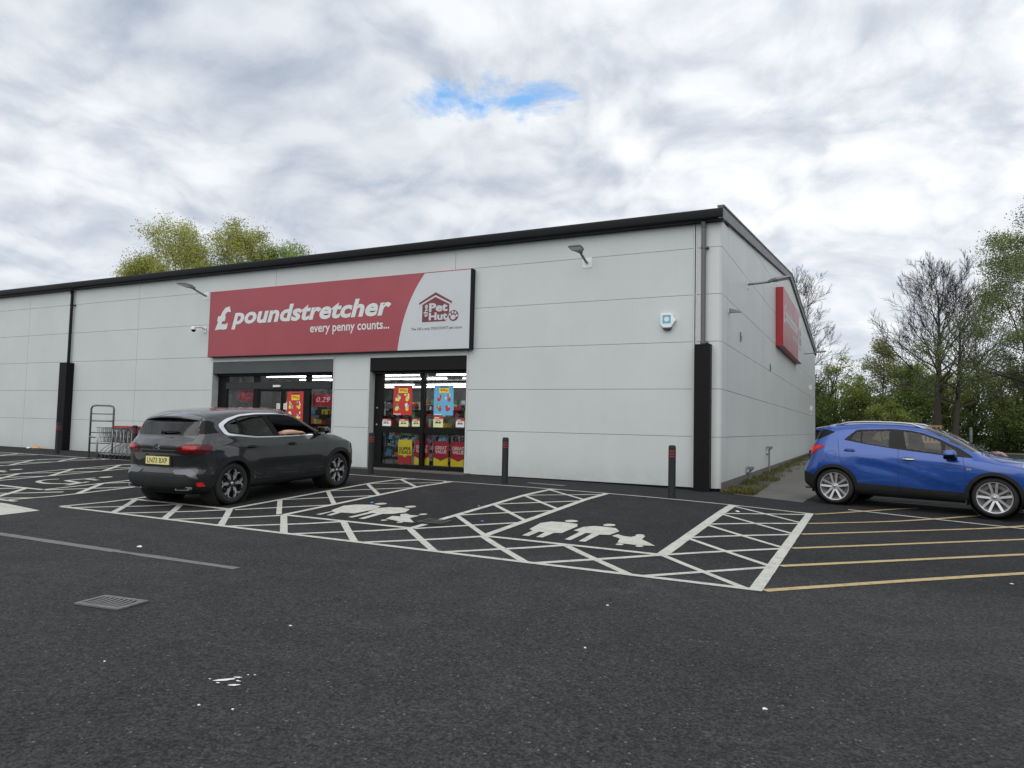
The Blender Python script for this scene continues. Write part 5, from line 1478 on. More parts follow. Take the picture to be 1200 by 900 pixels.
        for ft_ in (1, -1): sh.extract('door_bump', 14, M['plastic'], t, 0.014, 0.018, fil=lambda c, n, sd_=side, f_=ft_: c.y*sd_ > 0 and c.x*f_ > 0)
        sh.extract('bumper_highlight', 9, M['wing_sheen'], t, 0.010, 0.014, fil=lambda c, n, sd_=side: c.y*sd_ > 0)
    sh.extract('rear_window', 7, M['priv_glass'], t, -0.002, 0.01)
    sh.extract('windscreen', 11, M['car_glass'], t, -0.002, 0)
    # spoiler over the rear window
    sp = MB()
    secs = []
    for y in (-0.66,-0.61,-0.44,-0.2,0,0.2,0.44,0.61,0.66):
        k = abs(y)/0.66; sh_ = 0.10*k**3
        secs.append([(-1.80, y, 1.612-0.055*k*k), (-1.92+sh_*0.4, y, 1.592-0.055*k*k), (-2.045+sh_, y, 1.555-0.05*k*k), (-2.05+sh_, y, 1.530-0.05*k*k), (-1.95+sh_*0.4, y, 1.51-0.05*k*k), (-1.84, y, 1.53-0.05*k*k)])
    vs = [p for s_ in secs for p in s_]; n_ = 6
    fs = [(i*n_+j, (i+1)*n_+j, (i+1)*n_+(j+1) % n_, i*n_+(j+1) % n_) for i in range(len(secs)-1) for j in range(n_)] + [tuple(range(n_)), tuple((len(secs)-1)*n_+j for j in reversed(range(n_)))]
    sp.add(vs, fs, 0, True); spo = sp.build('spoiler', M['dark_paint'], t, sharp=40)
    sp = MB(); sp.box(-2.012,-2.0,-0.13,0.13,1.516,1.529); sp.build('brake_light', M['tail_dark'], spo)
    # wiper, plate, badge, exhaust trims
    a, na = sh.hit((-4, 0.05, 1.262), (1,0,0)); b_, nb = sh.hit((-4, -0.30, 1.275), (1,0,0))
    wp = MB(); wp.tube([a+na*0.03, (a+b_)/2+na*0.045, b_+nb*0.03], 0.014, 6); wp.lathe([(0.0,0.04),(0.035,0.035),(0.04,0.0)], 12, axis='x', o=(a.x-0.02, a.y, a.z)); wp.build('rear_wiper', M['plastic'], t)
    p0, n0 = sh.hit((-4, 0, 0.795), (1,0,0))
    rec = MB(); rec.prism(round_poly([(-0.33,0.69),(0.33,0.69),(0.31,0.905),(-0.31,0.905)], 0.04), p0.x-0.004, p0.x+0.03, 'x'); rec.build('plate_recess', M['plastic'], t)
    plate(t, p0.x-0.013, 0.0, 0.795, 0.56, 0.135, 'LN73 BXP', 0)
    g1, n1 = sh.hit((-4, 0, 1.05), (1,0,0))
    em = MB()
    for dz in (0.0, -0.045):
        for sg in (1, -1):
            em.prism([(0,1.085+dz),(sg*0.075,1.03+dz),(sg*0.075,1.008+dz),(0,1.060+dz)], g1.x-0.016, g1.x-0.002, 'x')
    em.build('emblem', M['chrome'], t)
    for sg in (1, -1):
        e_, n_e = sh.hit((-4, sg*0.56, 0.345), (1,0,0))
        ex = MB(); ex.prism(round_poly([(sg*0.40,0.30),(sg*0.72,0.315),(sg*0.74,0.375),(sg*0.42,0.365)], 0.025), e_.x-0.018, e_.x+0.05, 'x', 0); ex.prism(round_poly([(sg*0.43,0.312),(sg*0.69,0.325),(sg*0.70,0.362),(sg*0.45,0.352)], 0.018), e_.x-0.019, e_.x-0.0185, 'x', 1)
        ex.build('exhaust_trim', [M['satin'], M['seam']], t)
    for sg in (-1, 1): mirror_pod(sh, t, 0.86, 1.235, sg, M['dark_paint'], (0.13, 0.21, 0.15))
    for sg in (1, -1):
        for x, z in ((-1.05, 0.995), (0.01, 1.0)): handle(sh, t, x, z, sg, M['gloss_black'], 0.21)
    for x in (-WB, WB):
        for sg in (1, -1): make_wheel('petal', RT, 0.23, t, (x, sg*0.80, RT), sg < 0)
    lin = MB()
    for cx in (-WB, WB):
        for sg in (1, -1): lin.lathe([(0.0, sg*0.55),(0.425, sg*0.55),(0.425, sg*0.91)], 30, axis='y', o=(cx, 0, RT+0.0))
    lin.box(-2.0, 2.1, -0.54, 0.54, 0.21, 0.42)
    lin.build('underbody', M['hub_dark'], t)
    ib = MB(); ib.box(-1.0, 1.0, -0.80, 0.80, 0.30, 0.42); ib.box(-1.98, -1.05, -0.66, 0.66, 0.42, 0.98)
    ib.box(0.75, 1.2, -0.74, 0.74, 0.5, 1.12)
    for sg in (1, -1): ib.box(-1.0, 0.95, sg*0.83 - 0.03, sg*0.83 + 0.03, 0.40, 1.13)
    ib.build('interior', M['interior'], t)
    for y in (-0.40, 0.40): seat(t, 0.05, y, M['interior'])
    for y in (-0.42, 0.0, 0.42): seat(t, -0.85, y, M['interior'])
    sw = MB(); c0 = Vector((0.52,-0.40,0.98)); ax = Vector((1,0,-0.45)).normalized(); u_, v_ = basis(ax)
    sw.tube([c0+(u_*math.cos(k*math.pi/10)+v_*math.sin(k*math.pi/10))*0.18 for k in range(20)], 0.016, 8, closed=True)
    sw.tube([c0+u_*0.18, c0-u_*0.18], 0.02, 6); sw.tube([c0, c0+ax*0.3], 0.03, 6); sw.build('steering_wheel', M['interior'], t)
    return t, sh

# ================= blue compact SUV =================
def build_blue(loc, rotz, pitch_):
    t = thing('parked_car', 'bright blue compact SUV with silver alloy wheels beside the gabled wall', 'car', loc, rotz)
    t.rotation_euler = (0, -pitch_, rotz)
    WB = 1.345; RT = 0.355
    def disp(x, z):
        d = 0.0
        for cx in (-WB, WB): d += 0.022*math.exp(-((x-cx)/0.45)**2)*math.exp(-((z-0.78)/0.22)**2)
        # long blade crease that sweeps down the doors, hollow beneath it
        if -1.0 < x < 0.95:
            tt = (x+1.0)/1.95
            zc = 0.93 - 0.10*tt - 0.45*max(0, 0.30-abs(0)) * 0 - 0.42*sst((tt-0.02)/0.98)*tt**0.35*0.85
            f = sst(tt/0.12)*sst((1-tt)/0.12)
            d += f*(0.007*math.exp(-((z-zc-0.02)/0.05)**2) - 0.013*math.exp(-((z-zc+0.10)/0.075)**2)*(1 if z < zc+0.02 else 0.6))
        return d
    S = dict(xr=-2.06, xf=2.42, wmax=0.945, rr=0.45, rc=0.22, fr=0.65, fc=0.30, br=0.16, bf=0.30, decay=0.75,
        rear=[(0.2,-1.98),(0.30,-2.06),(0.50,-2.085),(0.66,-2.08),(0.80,-2.02),(0.95,-1.97),(1.15,-1.94),(1.3,-1.93),(1.7,-1.93)],
        front=[(0.2,2.28),(0.35,2.38),(0.6,2.42),(0.8,2.38),(1.0,2.26),(1.2,2.2)],
        curves=dict(
            bot=[(-2.06,0.36),(-1.85,0.26),(-1.4,0.22),(1.5,0.22),(2.1,0.24),(2.42,0.30)],
            top=[(-2.06,1.14),(-2.00,1.22),(-1.93,1.30),(-1.84,1.42),(-1.76,1.515),(-1.68,1.575),(-1.5,1.62),(-1.22,1.65),(-0.75,1.675),(-0.28,1.67),(0.0,1.645),(0.22,1.595),(0.46,1.515),(0.77,1.355),(1.0,1.222),(1.22,1.105),(1.35,1.078),(1.6,1.045),(1.85,0.995),(2.1,0.91),(2.3,0.80),(2.42,0.68)],
            sw=[(-2.06,0.82),(-1.4,0.875),(1.4,0.875),(2.42,0.78)], sz=[(-2.06,0.44),(-1.6,0.32),(1.6,0.32),(2.42,0.38)],
            mw=[(-2.06,0.87),(-1.5,0.925),(0,0.92),(1.5,0.925),(2.42,0.84)], mz=[(-2.06,0.68),(2.42,0.64)],
            hw=[(-2.06,0.86),(-1.5,0.92),(-0.6,0.915),(0.9,0.915),(1.6,0.91),(2.42,0.80)], hz=[(-2.06,0.97),(-1.4,0.99),(0.0,0.95),(1.0,0.92),(1.8,0.88),(2.42,0.70)],
            bw=[(-2.06,0.80),(-1.7,0.82),(-0.9,0.865),(0.6,0.872),(1.2,0.83),(2.42,0.70)], bz=[(-2.06,1.16),(-1.5,1.26),(-1.0,1.19),(-0.26,1.14),(0.6,1.06),(1.0,1.03),(1.4,1.01),(2.42,0.85)],
            cw=[(-2.06,0.72),(-1.75,0.62),(-1.4,0.645),(-0.75,0.665),(0.0,0.66),(0.46,0.65),(1.0,0.655),(1.25,0.66),(2.42,0.45)], cz=[(-2.06,1.11),(-1.93,1.26),(-1.76,1.465),(-1.65,1.525),(-1.22,1.57),(-0.75,1.585),(-0.28,1.58),(0.0,1.555),(0.22,1.51),(0.46,1.43),(0.77,1.285),(1.0,1.17),(1.22,1.075),(1.5,1.03),(2.42,0.85)]))
    sh = Shell(S, disp)
    WELL = lambda c, n: abs(c.y) > 0.45 and n.z < 0.6
    for cx in (-WB, WB): sh.cut(ring_poly(cx, RT, 0.385, 0.448, -25, 205, 34), 'y', 3, WELL)
    for cx in (-WB, WB): sh.cut(disc(cx, RT, 0.388, None, 40), 'y', 1, WELL)
    sh.cut([(-1.0,0.1),(1.0,0.1),(1.0,0.40),(-0.98,0.46)], 'y', 3, lambda c, n: abs(c.y) > 0.3 and n.z < 0.5, (0,))
    sh.cut([(-3,0.0),(-1.66,0.0),(-1.70,0.56),(-2.0,0.63),(-3.0,0.65)], 'y', 3, lambda c, n: c.x < -1.5 and n.z < 0.75, (0,))
    sh.cut([(3,0.0),(1.70,0.0),(1.72,0.42),(2.0,0.46),(3.0,0.5)], 'y', 3, lambda c, n: c.x > 1.5 and n.z < 0.75, (0,))
    # side window band
    dlo = [(-1.185,1.295),(-1.12,1.36),(-0.98,1.490),(-0.93,1.507),(-0.31,1.533),(0.0,1.510),(0.22,1.462),(0.50,1.355),(0.80,1.20),(1.03,1.045),(0.99,1.035),(0.60,1.060),(-0.26,1.150),(-0.80,1.225)]
    sh.cut(round_poly(dlo, 0.02, 3), 'y', 6, SIDE, (0,))
    sh.cut(round_poly([(-1.06,1.315),(-0.965,1.455),(-0.89,1.478),(-0.875,1.260)], 0.015), 'y', 4, SIDE, (6,))
    sh.cut(round_poly([(-0.85,1.482),(-0.37,1.505),(-0.36,1.182),(-0.84,1.252)], 0.025), 'y', 4, SIDE, (6,))
    sh.cut(round_poly([(-0.13,1.495),(0.0,1.482),(0.20,1.438),(0.48,1.330),(0.50,1.30),(0.535,1.095),(-0.05,1.158)], 0.025), 'y', 4, SIDE, (6,))
    sh.cut(round_poly([(0.57,1.272),(0.74,1.175),(0.80,1.072),(0.60,1.090)], 0.015), 'y', 4, SIDE, (6,))
    sh.cut(round_poly([(-0.66,1.285),(0.66,1.285),(0.55,1.505),(-0.55,1.505)], 0.05), 'x', 7, lambda c, n: n.x < -0.25 and c.x < -1.4 and abs(n.y) < 0.75, (0, 6))
    sh.cut(round_poly([(-2.2,1.25),(-1.86,1.26),(-1.66,1.30),(-1.40,1.43),(-1.38,1.455),(-1.55,1.495),(-2.2,1.515)], 0.015), 'y', 6, lambda c, n: abs(n.y) > 0.22 and c.x < -1.3 , (0,))
    sh.cut(round_poly([(-0.76,1.15),(0.76,1.15),(0.60,1.56),(0.3,1.60),(-0.3,1.60),(-0.60,1.56)], 0.05), 'x', 11, lambda c, n: n.x > 0.22 and c.x > 0.0 and abs(n.y) < 0.55 and n.z > 0.3, (0,))
    lampP = [(-2.4,1.14),(-1.86,1.175),(-1.54,1.175),(-1.53,1.150),(-1.66,1.085),(-1.80,0.985),(-1.88,0.915),(-2.4,0.915)]
    sh.cut(round_poly(lampP, 0.02), 'y', 8, lambda c, n: c.x < -1.3 and abs(n.x) <= abs(n.y)*1.6, (0,))
    for sg in (1, -1):
        sh.cut(round_poly([(sg*0.62,1.03),(sg*0.66,1.14),(sg*1.2,1.165),(sg*1.2,0.915),(sg*0.75,0.93)], 0.02), 'x', 8, lambda c, n: n.x < -0.25 and c.x < -1.3 and abs(n.x) > abs(n.y)*1.6, (0,))
    sh.cut(round_poly([(-1.84,1.15),(-1.60,1.155),(-1.76,1.06),(-1.86,0.96)], 0.02), 'y', 13, lambda c, n: c.x < -1.3 and abs(n.y) > 0.3, (8,))
    for sg in (1, -1):
        sh.cut(round_poly([(sg*0.50,0.90),(sg*0.60,0.80),(sg*1.2,0.80),(sg*1.2,1.0),(sg*0.72,0.985)], 0.02), 'x', 10, lambda c, n: n.x > 0.25 and c.x > 1.4 and abs(n.x) > abs(n.y)*0.7, (0,))
    sh.cut(round_poly([(3,0.80),(1.98,0.80),(1.76,0.955),(1.80,0.985),(3,0.98)], 0.02), 'y', 10, lambda c, n: c.x > 1.3 and abs(n.x) <= abs(n.y)*0.7 and n.z < 0.7, (0,))
    ov = (0, 3)
    for pts in ([(-1.30,1.30),(-1.275,1.17),(-1.24,0.95),(-1.19,0.84),(-1.03,0.68),(-0.945,0.58),(-0.93,0.33)], [(-0.19,1.17),(-0.17,0.33)], [(0.86,1.06),(0.885,0.95),(0.915,0.70),(0.90,0.50),(0.87,0.33)], [(-0.93,0.33),(0.87,0.33)], [(0.95,1.11),(0.885,0.95)] if False else [(-0.93,0.33),(-0.5,0.33)]):
        seam_cut(sh, pts, 'y', 2, SIDE, ov, 0.006)
    seam_cut(sh, [(1.18,1.09),(1.45,0.985),(1.76,0.97)], 'y', 2, lambda c, n: abs(n.y) > 0.12 and c.x > 1, (0,))
    fl = ring_poly(-1.40, 0.985, 0.088, 0.093, 0, 359.9, 26)
    sh.cut(fl, 'y', 2, lambda c, n: n.y < -0.3, (0,))
    body = sh.extract('body', 0, [M['blue_paint'], M['seam']], t, 0, 0.02, seam=2)
    sh.extract('cladding', 3, M['plastic'], t, 0.010, 0.016)
    sh.extract('window_surround', 6, M['gloss_black'], t, 0.001, 0.01)
    for side in (1, -1):
        fl_ = lambda c, n, sd_=side: c.y*sd_ > 0
        sh.extract('side_window', 4, M['car_glass'], t, -0.004, 0, fil=fl_)
        tl = sh.extract('tail_lamp', 8, M['tail_red'], t, 0.008, 0.012, fil=fl_)
        sh.extract('lamp_cluster', 13, M['tail_bright'], t, 0.009, 0.012, fil=fl_)
        sh.extract('headlamp', 10, M['clear_lamp'], t, 0.006, 0.01, fil=fl_)
    sh.extract('rear_window', 7, M['priv_glass'], t, -0.002, 0.01)
    sh.extract('windscreen', 11, M['car_glass'], t, -0.002, 0)
    sp = MB(); secs = []
    for y in (-0.60,-0.55,-0.4,-0.2,0,0.2,0.4,0.55,0.60):
        k = abs(y)/0.60; q = 0.08*k**3
        secs.append([(-1.58, y, 1.598-0.05*k*k), (-1.74+q*0.4, y, 1.575-0.05*k*k), (-1.88+q, y, 1.545-0.045*k*k), (-1.885+q, y, 1.522-0.045*k*k), (-1.76+q*0.4, y, 1.515-0.045*k*k), (-1.62, y, 1.53-0.045*k*k)])
    vs = [p for s_ in secs for p in s_]; n_ = 6
    sp.add(vs, [(i*n_+j, (i+1)*n_+j, (i+1)*n_+(j+1) % n_, i*n_+(j+1) % n_) for i in range(len(secs)-1) for j in range(n_)] + [tuple(range(n_)), tuple((len(secs)-1)*n_+j for j in reversed(range(n_)))], 0, True)
    sp.build('spoiler', M['blue_paint'], t, sharp=40)
    for sg in (1, -1):
        rr_ = MB(); pts = []
        for i in range(15):
            x = -1.40 + 1.62*i/14
            l_, n_r = sh.hit((x, sg*0.585, 3), (0,0,-1)); lift = 0.045*min(1, min(i, 14-i)/2.0)
            pts.append((x, sg*0.585, l_.z + lift - 0.004))
        rr_.tube(pts, 0.019, 8); rr_.build('roof_rail', M['satin'], t)
        mirror_pod(sh, t, 0.70, 1.085, sg, M['blue_paint'], (0.12, 0.21, 0.18))
        for x, z in ((-1.06, 1.09), (-0.01, 0.965)): handle(sh, t, x, z, sg, M['blue_paint'] if x < -1 else M['chrome'], 0.20)
        l_, n_r = sh.hit((0.965, sg*2, 0.835), (0,-sg,0)); rp = MB(); rp.prism(round_poly([(0.925,0.820),(1.01,0.815),(1.0,0.85),(0.935,0.852)], 0.012), l_.y-sg*0.01, l_.y+sg*0.008, 'y'); rp.build('side_repeater', M['clear_lamp'], t, bevel=0.003)
        mf = MB(); l_, n_r = sh.hit((0.92, sg*2, 0.3), (0,-sg,0)); mf.box(0.90, 0.925, min(sg*0.62, sg*0.86), max(sg*0.62, sg*0.86), 0.17, 0.36); mf.build('mud_flap', M['tread'], t)
    ex = MB(); ex.tube([(-1.90,-0.45,0.27),(-2.05,-0.45,0.262)], 0.024, 10); ex.build('exhaust_pipe', M['disc'], t)
    a, na = sh.hit((-4, 0.0, 1.31), (1,0,0)); b_, nb = sh.hit((-4, -0.42, 1.33), (1,0,0))
    if a and b_:
        wp = MB(); wp.tube([a+na*0.03, (a+b_)/2+na*0.05, b_+nb*0.03], 0.013, 6); wp.build('rear_wiper', M['plastic'], t)
    a, na = sh.hit((0.98, -0.45, 3), (0,0,-1)); wp = MB(); wp.tube([(1.16,-0.55,1.165),(1.05,0.1,1.26)], 0.012, 6); wp.build('wiper', M['plastic'], t)
    p0, n0 = sh.hit((-4, 0, 0.86), (1,0,0)); plate(t, p0.x-0.012, 0, 0.86, 0.55, 0.12, 'BD16', 0) if False else None
    for x in (-WB, WB):
        for sg in (1, -1): make_wheel('twin', RT, 0.235, t, (x, sg*0.785, RT), sg < 0)
    lin = MB()
    for cx in (-WB, WB):
        for sg in (1, -1): lin.lathe([(0.0, sg*0.53),(0.405, sg*0.53),(0.405, sg*0.89)], 30, axis='y', o=(cx, 0, RT))
    lin.box(-1.9, 2.1, -0.52, 0.52, 0.19, 0.40)
    lin.build('underbody', M['hub_dark'], t)
    ib = MB(); ib.box(-0.95, 0.9, -0.79, 0.79, 0.30, 0.42); ib.box(-1.9, -1.1, -0.72, 0.72, 0.42, 1.05)
    ib.box(0.62, 1.10, -0.74, 0.74, 0.45, 1.03); ib.box(0.66, 1.0, -0.72, 0.72, 1.0, 1.07)
    for sg in (1, -1): ib.box(-1.15, 0.88, sg*0.80-0.03, sg*0.80+0.03, 0.40, 1.035)
    ib.build('interior', M['interior'], t)
    # headlining under the roof skin
    hl = sh.extract('headlining', 0, M['interior_pale'], t, -0.035, 0, fil=lambda c, n: c.z > 1.5 and n.z > 0.4)
    for y in (-0.38, 0.38): seat(t, -0.05, y, M['interior'], 0.40)
    for y in (-0.40, 0.0, 0.40): seat(t, -0.88, y, M['interior'], 0.42)
    sw = MB(); c0 = Vector((0.42,-0.38,0.97)); ax = Vector((1,0,-0.45)).normalized(); u_, v_ = basis(ax)
    sw.tube([c0+(u_*math.cos(k*math.pi/10)+v_*math.sin(k*math.pi/10))*0.18 for k in range(20)], 0.016, 8, closed=True)
    sw.tube([c0+u_*0.18, c0-u_*0.18], 0.02, 6); sw.tube([c0, c0+ax*0.3], 0.03, 6); sw.build('steering_wheel', M['interior'], t)
    im = MB(); im.box(0.46,0.49,-0.13,0.13,1.40,1.47); im.tube([(0.48,0,1.47),(0.50,0,1.53)], 0.01, 6); im.build('rear_view_mirror', M['interior'], t, bevel=0.01)
    return t, sh
# dark car: nose toward the shop, front wheels further up the slope
_d = Vector((-0.0437, 0.9990)); _n = Vector((0.9990, 0.0437)); _m = Vector((-6.993, -6.497)) - _n*0.895
zr = gz(*( _m - _d*1.45)); zf_ = gz(*(_m + _d*1.45))
dark, dsh = build_dark((_m.x, _m.y, (zr+zf_)/2 + 0.004), math.atan2(_d.y, _d.x), math.atan2(zf_-zr, 2.9))
_d2 = Vector((math.cos(R(-14.1)), math.sin(R(-14.1)))); _n2 = Vector((_d2.y, -_d2.x)); _m2 = (Vector((2.46,-1.15))+Vector((5.06,-1.81)))/2 - _n2*0.89
zr = gz(*(_m2 - _d2*1.345)); zf_ = gz(*(_m2 + _d2*1.345))
blue, bsh = build_blue((_m2.x, _m2.y, (zr+zf_)/2 + 0.004), R(-14.1), math.atan2(zf_-zr, 2.69))
# ------------------------------------------------------------------ trees
def add_tone(me, tones):
    a = me.attributes.new('tone', 'FLOAT', 'FACE'); a.data.foreach_set('value', tones)

def leaf_mesh(name, leaves, mat, parent, aspect=0.6):
    """leaves: (position, size, tone, normal hint or None) -> one mesh of small folded leaf faces"""
    vs = []; fs = []; tn = []
    rnd = random.Random(len(leaves))
    for p, s, t, nh in leaves:
        n = Vector((rnd.gauss(0,1), rnd.gauss(0,1), rnd.gauss(0,1)))
        if nh is not None: n = n*0.7 + nh
        if n.length < 1e-3: n = Vector((0,0,1))
        n.normalize(); u, w_ = basis(n)
        a = rnd.uniform(0, 6.283); u, w_ = u*math.cos(a)+w_*math.sin(a), w_*math.cos(a)-u*math.sin(a)
        b = len(vs); k = s*aspect
        vs += [p - u*s*0.5, p + w_*k*0.5 + n*s*0.10, p + u*s*0.5, p - w_*k*0.5 + n*s*0.10]
        fs.append((b, b+1, b+2, b+3)); tn.append(t)
    me = bpy.data.meshes.new(name); me.from_pydata([tuple(v) for v in vs], [], fs); me.materials.append(mat)
    add_tone(me, tn); me.update()
    return link(name, me, parent)

class Limbs:
    def __init__(s, rnd): s.mb = MB(); s.r = rnd; s.tips = []
    def grow(s, p, d, L, r, lvl, maxl, spread=0.8, up=0.25, seg=5, kids=4, wander=0.16, ratio=0.62, sides=(9,6,4,3,3,3), tip=0.25):
        rnd = s.r; pts = [p.copy()]; rs = [r]; d = d.normalized(); st = L/seg
        for i in range(seg):
            d = (d + Vector((rnd.gauss(0,wander), rnd.gauss(0,wander), rnd.gauss(0,wander)*0.6 + up*0.18))).normalized()
            pts.append(pts[-1] + d*st); rs.append(r*(1-(1-tip)*(i+1)/seg))
        s.mb.tube(pts, rs, sides[min(lvl, len(sides)-1)], 0, caps=False)
        if lvl >= maxl:
            s.tips.append((pts[-1].copy(), d.copy())); s.tips.append((pts[len(pts)//2].copy(), d.copy())); return pts
        az = rnd.uniform(0, 6.283)
        for k in range(kids):
            f = 0.28 + 0.70*(k+rnd.uniform(0.1,0.9))/kids if lvl > 0 else 0.35 + 0.62*(k+rnd.random())/kids
            j = min(seg-1, int(f*seg)); q = pts[j].lerp(pts[j+1], f*seg-j)
            dd = (pts[j+1]-pts[j]).normalized(); u, w_ = basis(dd); az += 2.4 + rnd.uniform(-.5,.5)
            ang = spread*rnd.uniform(0.75,1.2)
            nd = dd*math.cos(ang) + (u*math.cos(az)+w_*math.sin(az))*math.sin(ang)
            s.grow(q, nd, L*ratio*rnd.uniform(0.75,1.15)*(1.12-0.5*f), max(0.013, rs[j]*0.55), lvl+1, maxl, spread, up, max(3, seg-1), max(2, kids-(1 if lvl > 1 else 0)), wander, ratio, sides, tip)
        s.tips.append((pts[-1].copy(), d.copy()))
        return pts

def bare_tree(name, label, loc, H, rad, seed, trunks, mat):
    """leafless tree: a dome of up-curving limbs that fork into fine twigs"""
    t = thing(name, label, 'tree', loc); rnd = random.Random(seed); L = Limbs(rnd)
    tw = Limbs(rnd)
    for (ox, oy, lean, rb, hh) in trunks:
        pts = []; rs = []; n = 12; p = Vector((ox, oy, -0.2)); d = Vector((lean[0], lean[1], 1)).normalized()
        for i in range(n+1):
            pts.append(p.copy()); rs.append(rb*(1-0.97*(i/n)**0.8)+0.012)
            d = (d + Vector((rnd.gauss(0,.03), rnd.gauss(0,.03), 0.08))).normalized(); p = p + d*(hh/n)
        rs[0] = rb*1.35
        L.mb.tube(pts, rs, 10, 0, caps=False)
        nl = 30 if (ox, oy) != (0.62, 0.1) else 19
        for k in range(nl):
            f = 0.34 + 0.64*k/nl; j = min(n-1, int(f*n)); q = pts[j].lerp(pts[j+1], f*n-j)
            az = k*2.4 + rnd.uniform(-.4,.4)
            el = R(14 + 52*((f-0.30)/0.70)) + rnd.uniform(-.12,.12)
            dome = math.sqrt(max(0.05, 1-((f-0.42)/0.64)**2))
            ln = rad*dome*rnd.uniform(0.75,1.05)
            tw.grow(q, Vector((math.cos(az)*math.cos(el), math.sin(az)*math.cos(el), math.sin(el))), ln, max(0.028, rs[j]*0.40), 1, 4, 0.58, 0.40, 6, 6, 0.11, 0.56, (9,6,5,3,3,3), 0.25)
    L.mb.v, L.mb.f = L.mb.v, L.mb.f
    tr = L.mb.build('trunk', mat, t, recalc=False)
    tw.mb.build('branches', M['bark_twig'] if mat is M['bark'] else M['bark_dark'], tr, recalc=False)
    return t

def leafy_tree(name, label, loc, H, rad, seed, leafmat, leaf=0.13, dens=14, zc=0.3, maxl=3, trunk_r=0.22, up=0.35, spread=0.75, kids=5, barkmat=None, lean=(0,0), tone=(0.2,0.9), group=None, jit=0.32, limbs=11, droop=0.0, gap=0.16):
    """open tree: limbs to several levels, leaves in sprays round the twig ends"""
    t = thing(name, label, 'tree', loc, 0, group); rnd = random.Random(seed); L = Limbs(rnd); n = 9
    pts = []; rs = []; p = Vector((0,0,-0.2)); d = Vector((lean[0], lean[1], 1)).normalized()
    for i in range(n+1):
        pts.append(p.copy()); rs.append(trunk_r*(1-0.88*(i/n))+0.015)
        d = (d + Vector((rnd.gauss(0,.05), rnd.gauss(0,.05), 0.08))).normalized(); p = p + d*(H*0.92/n)
    L.mb.tube(pts, rs, 9, 0, caps=False)
    for k in range(limbs):
        f = zc + (0.97-zc)*k/limbs; j = min(n-1, int(f*n)); q = pts[j].lerp(pts[j+1], f*n-j)
        az = k*2.4 + rnd.uniform(-.4,.4); el = R(18+48*(f-zc)/(1-zc)) + rnd.uniform(-.15,.15)
        ln = rad*math.sqrt(max(0.12, 1-((f-zc-0.18)/(1-zc))**2))*rnd.uniform(0.7,1.1)
        L.grow(q, Vector((math.cos(az)*math.cos(el), math.sin(az)*math.cos(el), math.sin(el))), ln, max(0.03, rs[j]*0.45), 1, maxl, spread, up, 5, kids, 0.14, 0.58, (9,6,4,3,3,3))
    lv = []
    for p, d in L.tips:
        rb_ = rnd.gauss(0, .16)
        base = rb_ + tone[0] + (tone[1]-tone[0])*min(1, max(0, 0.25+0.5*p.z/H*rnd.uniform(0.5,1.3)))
        if rnd.random() < gap: continue
        for k in range(dens):
            o = Vector((rnd.gauss(0,jit), rnd.gauss(0,jit), rnd.gauss(0,jit*0.8)-droop*rnd.random()))
            lv.append((p+o, leaf*rnd.uniform(0.6,1.35), min(1, max(0, base+rnd.gauss(0,.16))), None))
    L.mb.build('trunk', barkmat or M['bark'], t, recalc=False)
    leaf_mesh('crown', lv, leafmat, t)
    return t

def bushy_tree(name, label, loc, H, rx, ry, seed, leafmat, leaf=0.26, clumps=46, per=75, z0=0.08, group=None, tone=(0.1,0.85), shape=1.0):
    """dense far tree: a trunk with limbs out to uneven clumps of leaves"""
    t = thing(name, label, 'tree', loc, rnd_rot(seed), group); rnd = random.Random(seed)
    mb = MB(); lv = []
    pts = [Vector((rnd.gauss(0,.06)*i, rnd.gauss(0,.06)*i, -0.2+H*0.8*i/6)) for i in range(7)]
    mb.tube(pts, [0.20*(1-0.8*i/6)+0.02 for i in range(7)], 7, 0, caps=False)
    for c in range(clumps):
        while True:
            a = Vector((rnd.uniform(-1,1), rnd.uniform(-1,1), rnd.uniform(0,1)))
            k = math.sqrt(a.x*a.x+a.y*a.y); prof = math.sin(math.pi*min(1,(0.10+0.86*a.z))**shape)**0.6
            if k < prof*rnd.uniform(0.55,1.05): break
        ctr = Vector((a.x*rx, a.y*ry, H*(z0+(1-z0)*a.z)))
        j = min(5, int(max(0, a.z-0.15)*6)); st = pts[j]
        mb.tube([st, st.lerp(ctr, 0.55)+Vector((0,0,-0.15)), ctr], [0.06,0.04,0.015], 4, 0, caps=False)
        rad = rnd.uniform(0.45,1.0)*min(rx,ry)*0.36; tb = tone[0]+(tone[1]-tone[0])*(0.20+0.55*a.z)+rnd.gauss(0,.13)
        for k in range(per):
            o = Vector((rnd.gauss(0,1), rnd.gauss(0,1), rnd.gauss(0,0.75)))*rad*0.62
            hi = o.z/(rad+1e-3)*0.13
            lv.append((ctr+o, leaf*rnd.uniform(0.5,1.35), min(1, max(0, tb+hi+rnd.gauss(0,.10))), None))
    mb.build('trunk', M['bark_dark'], t, recalc=False)
    leaf_mesh('crown', lv, leafmat, t, 0.66)
    return t
def rnd_rot(s): return random.Random(s*7+1).uniform(0, 6.283)

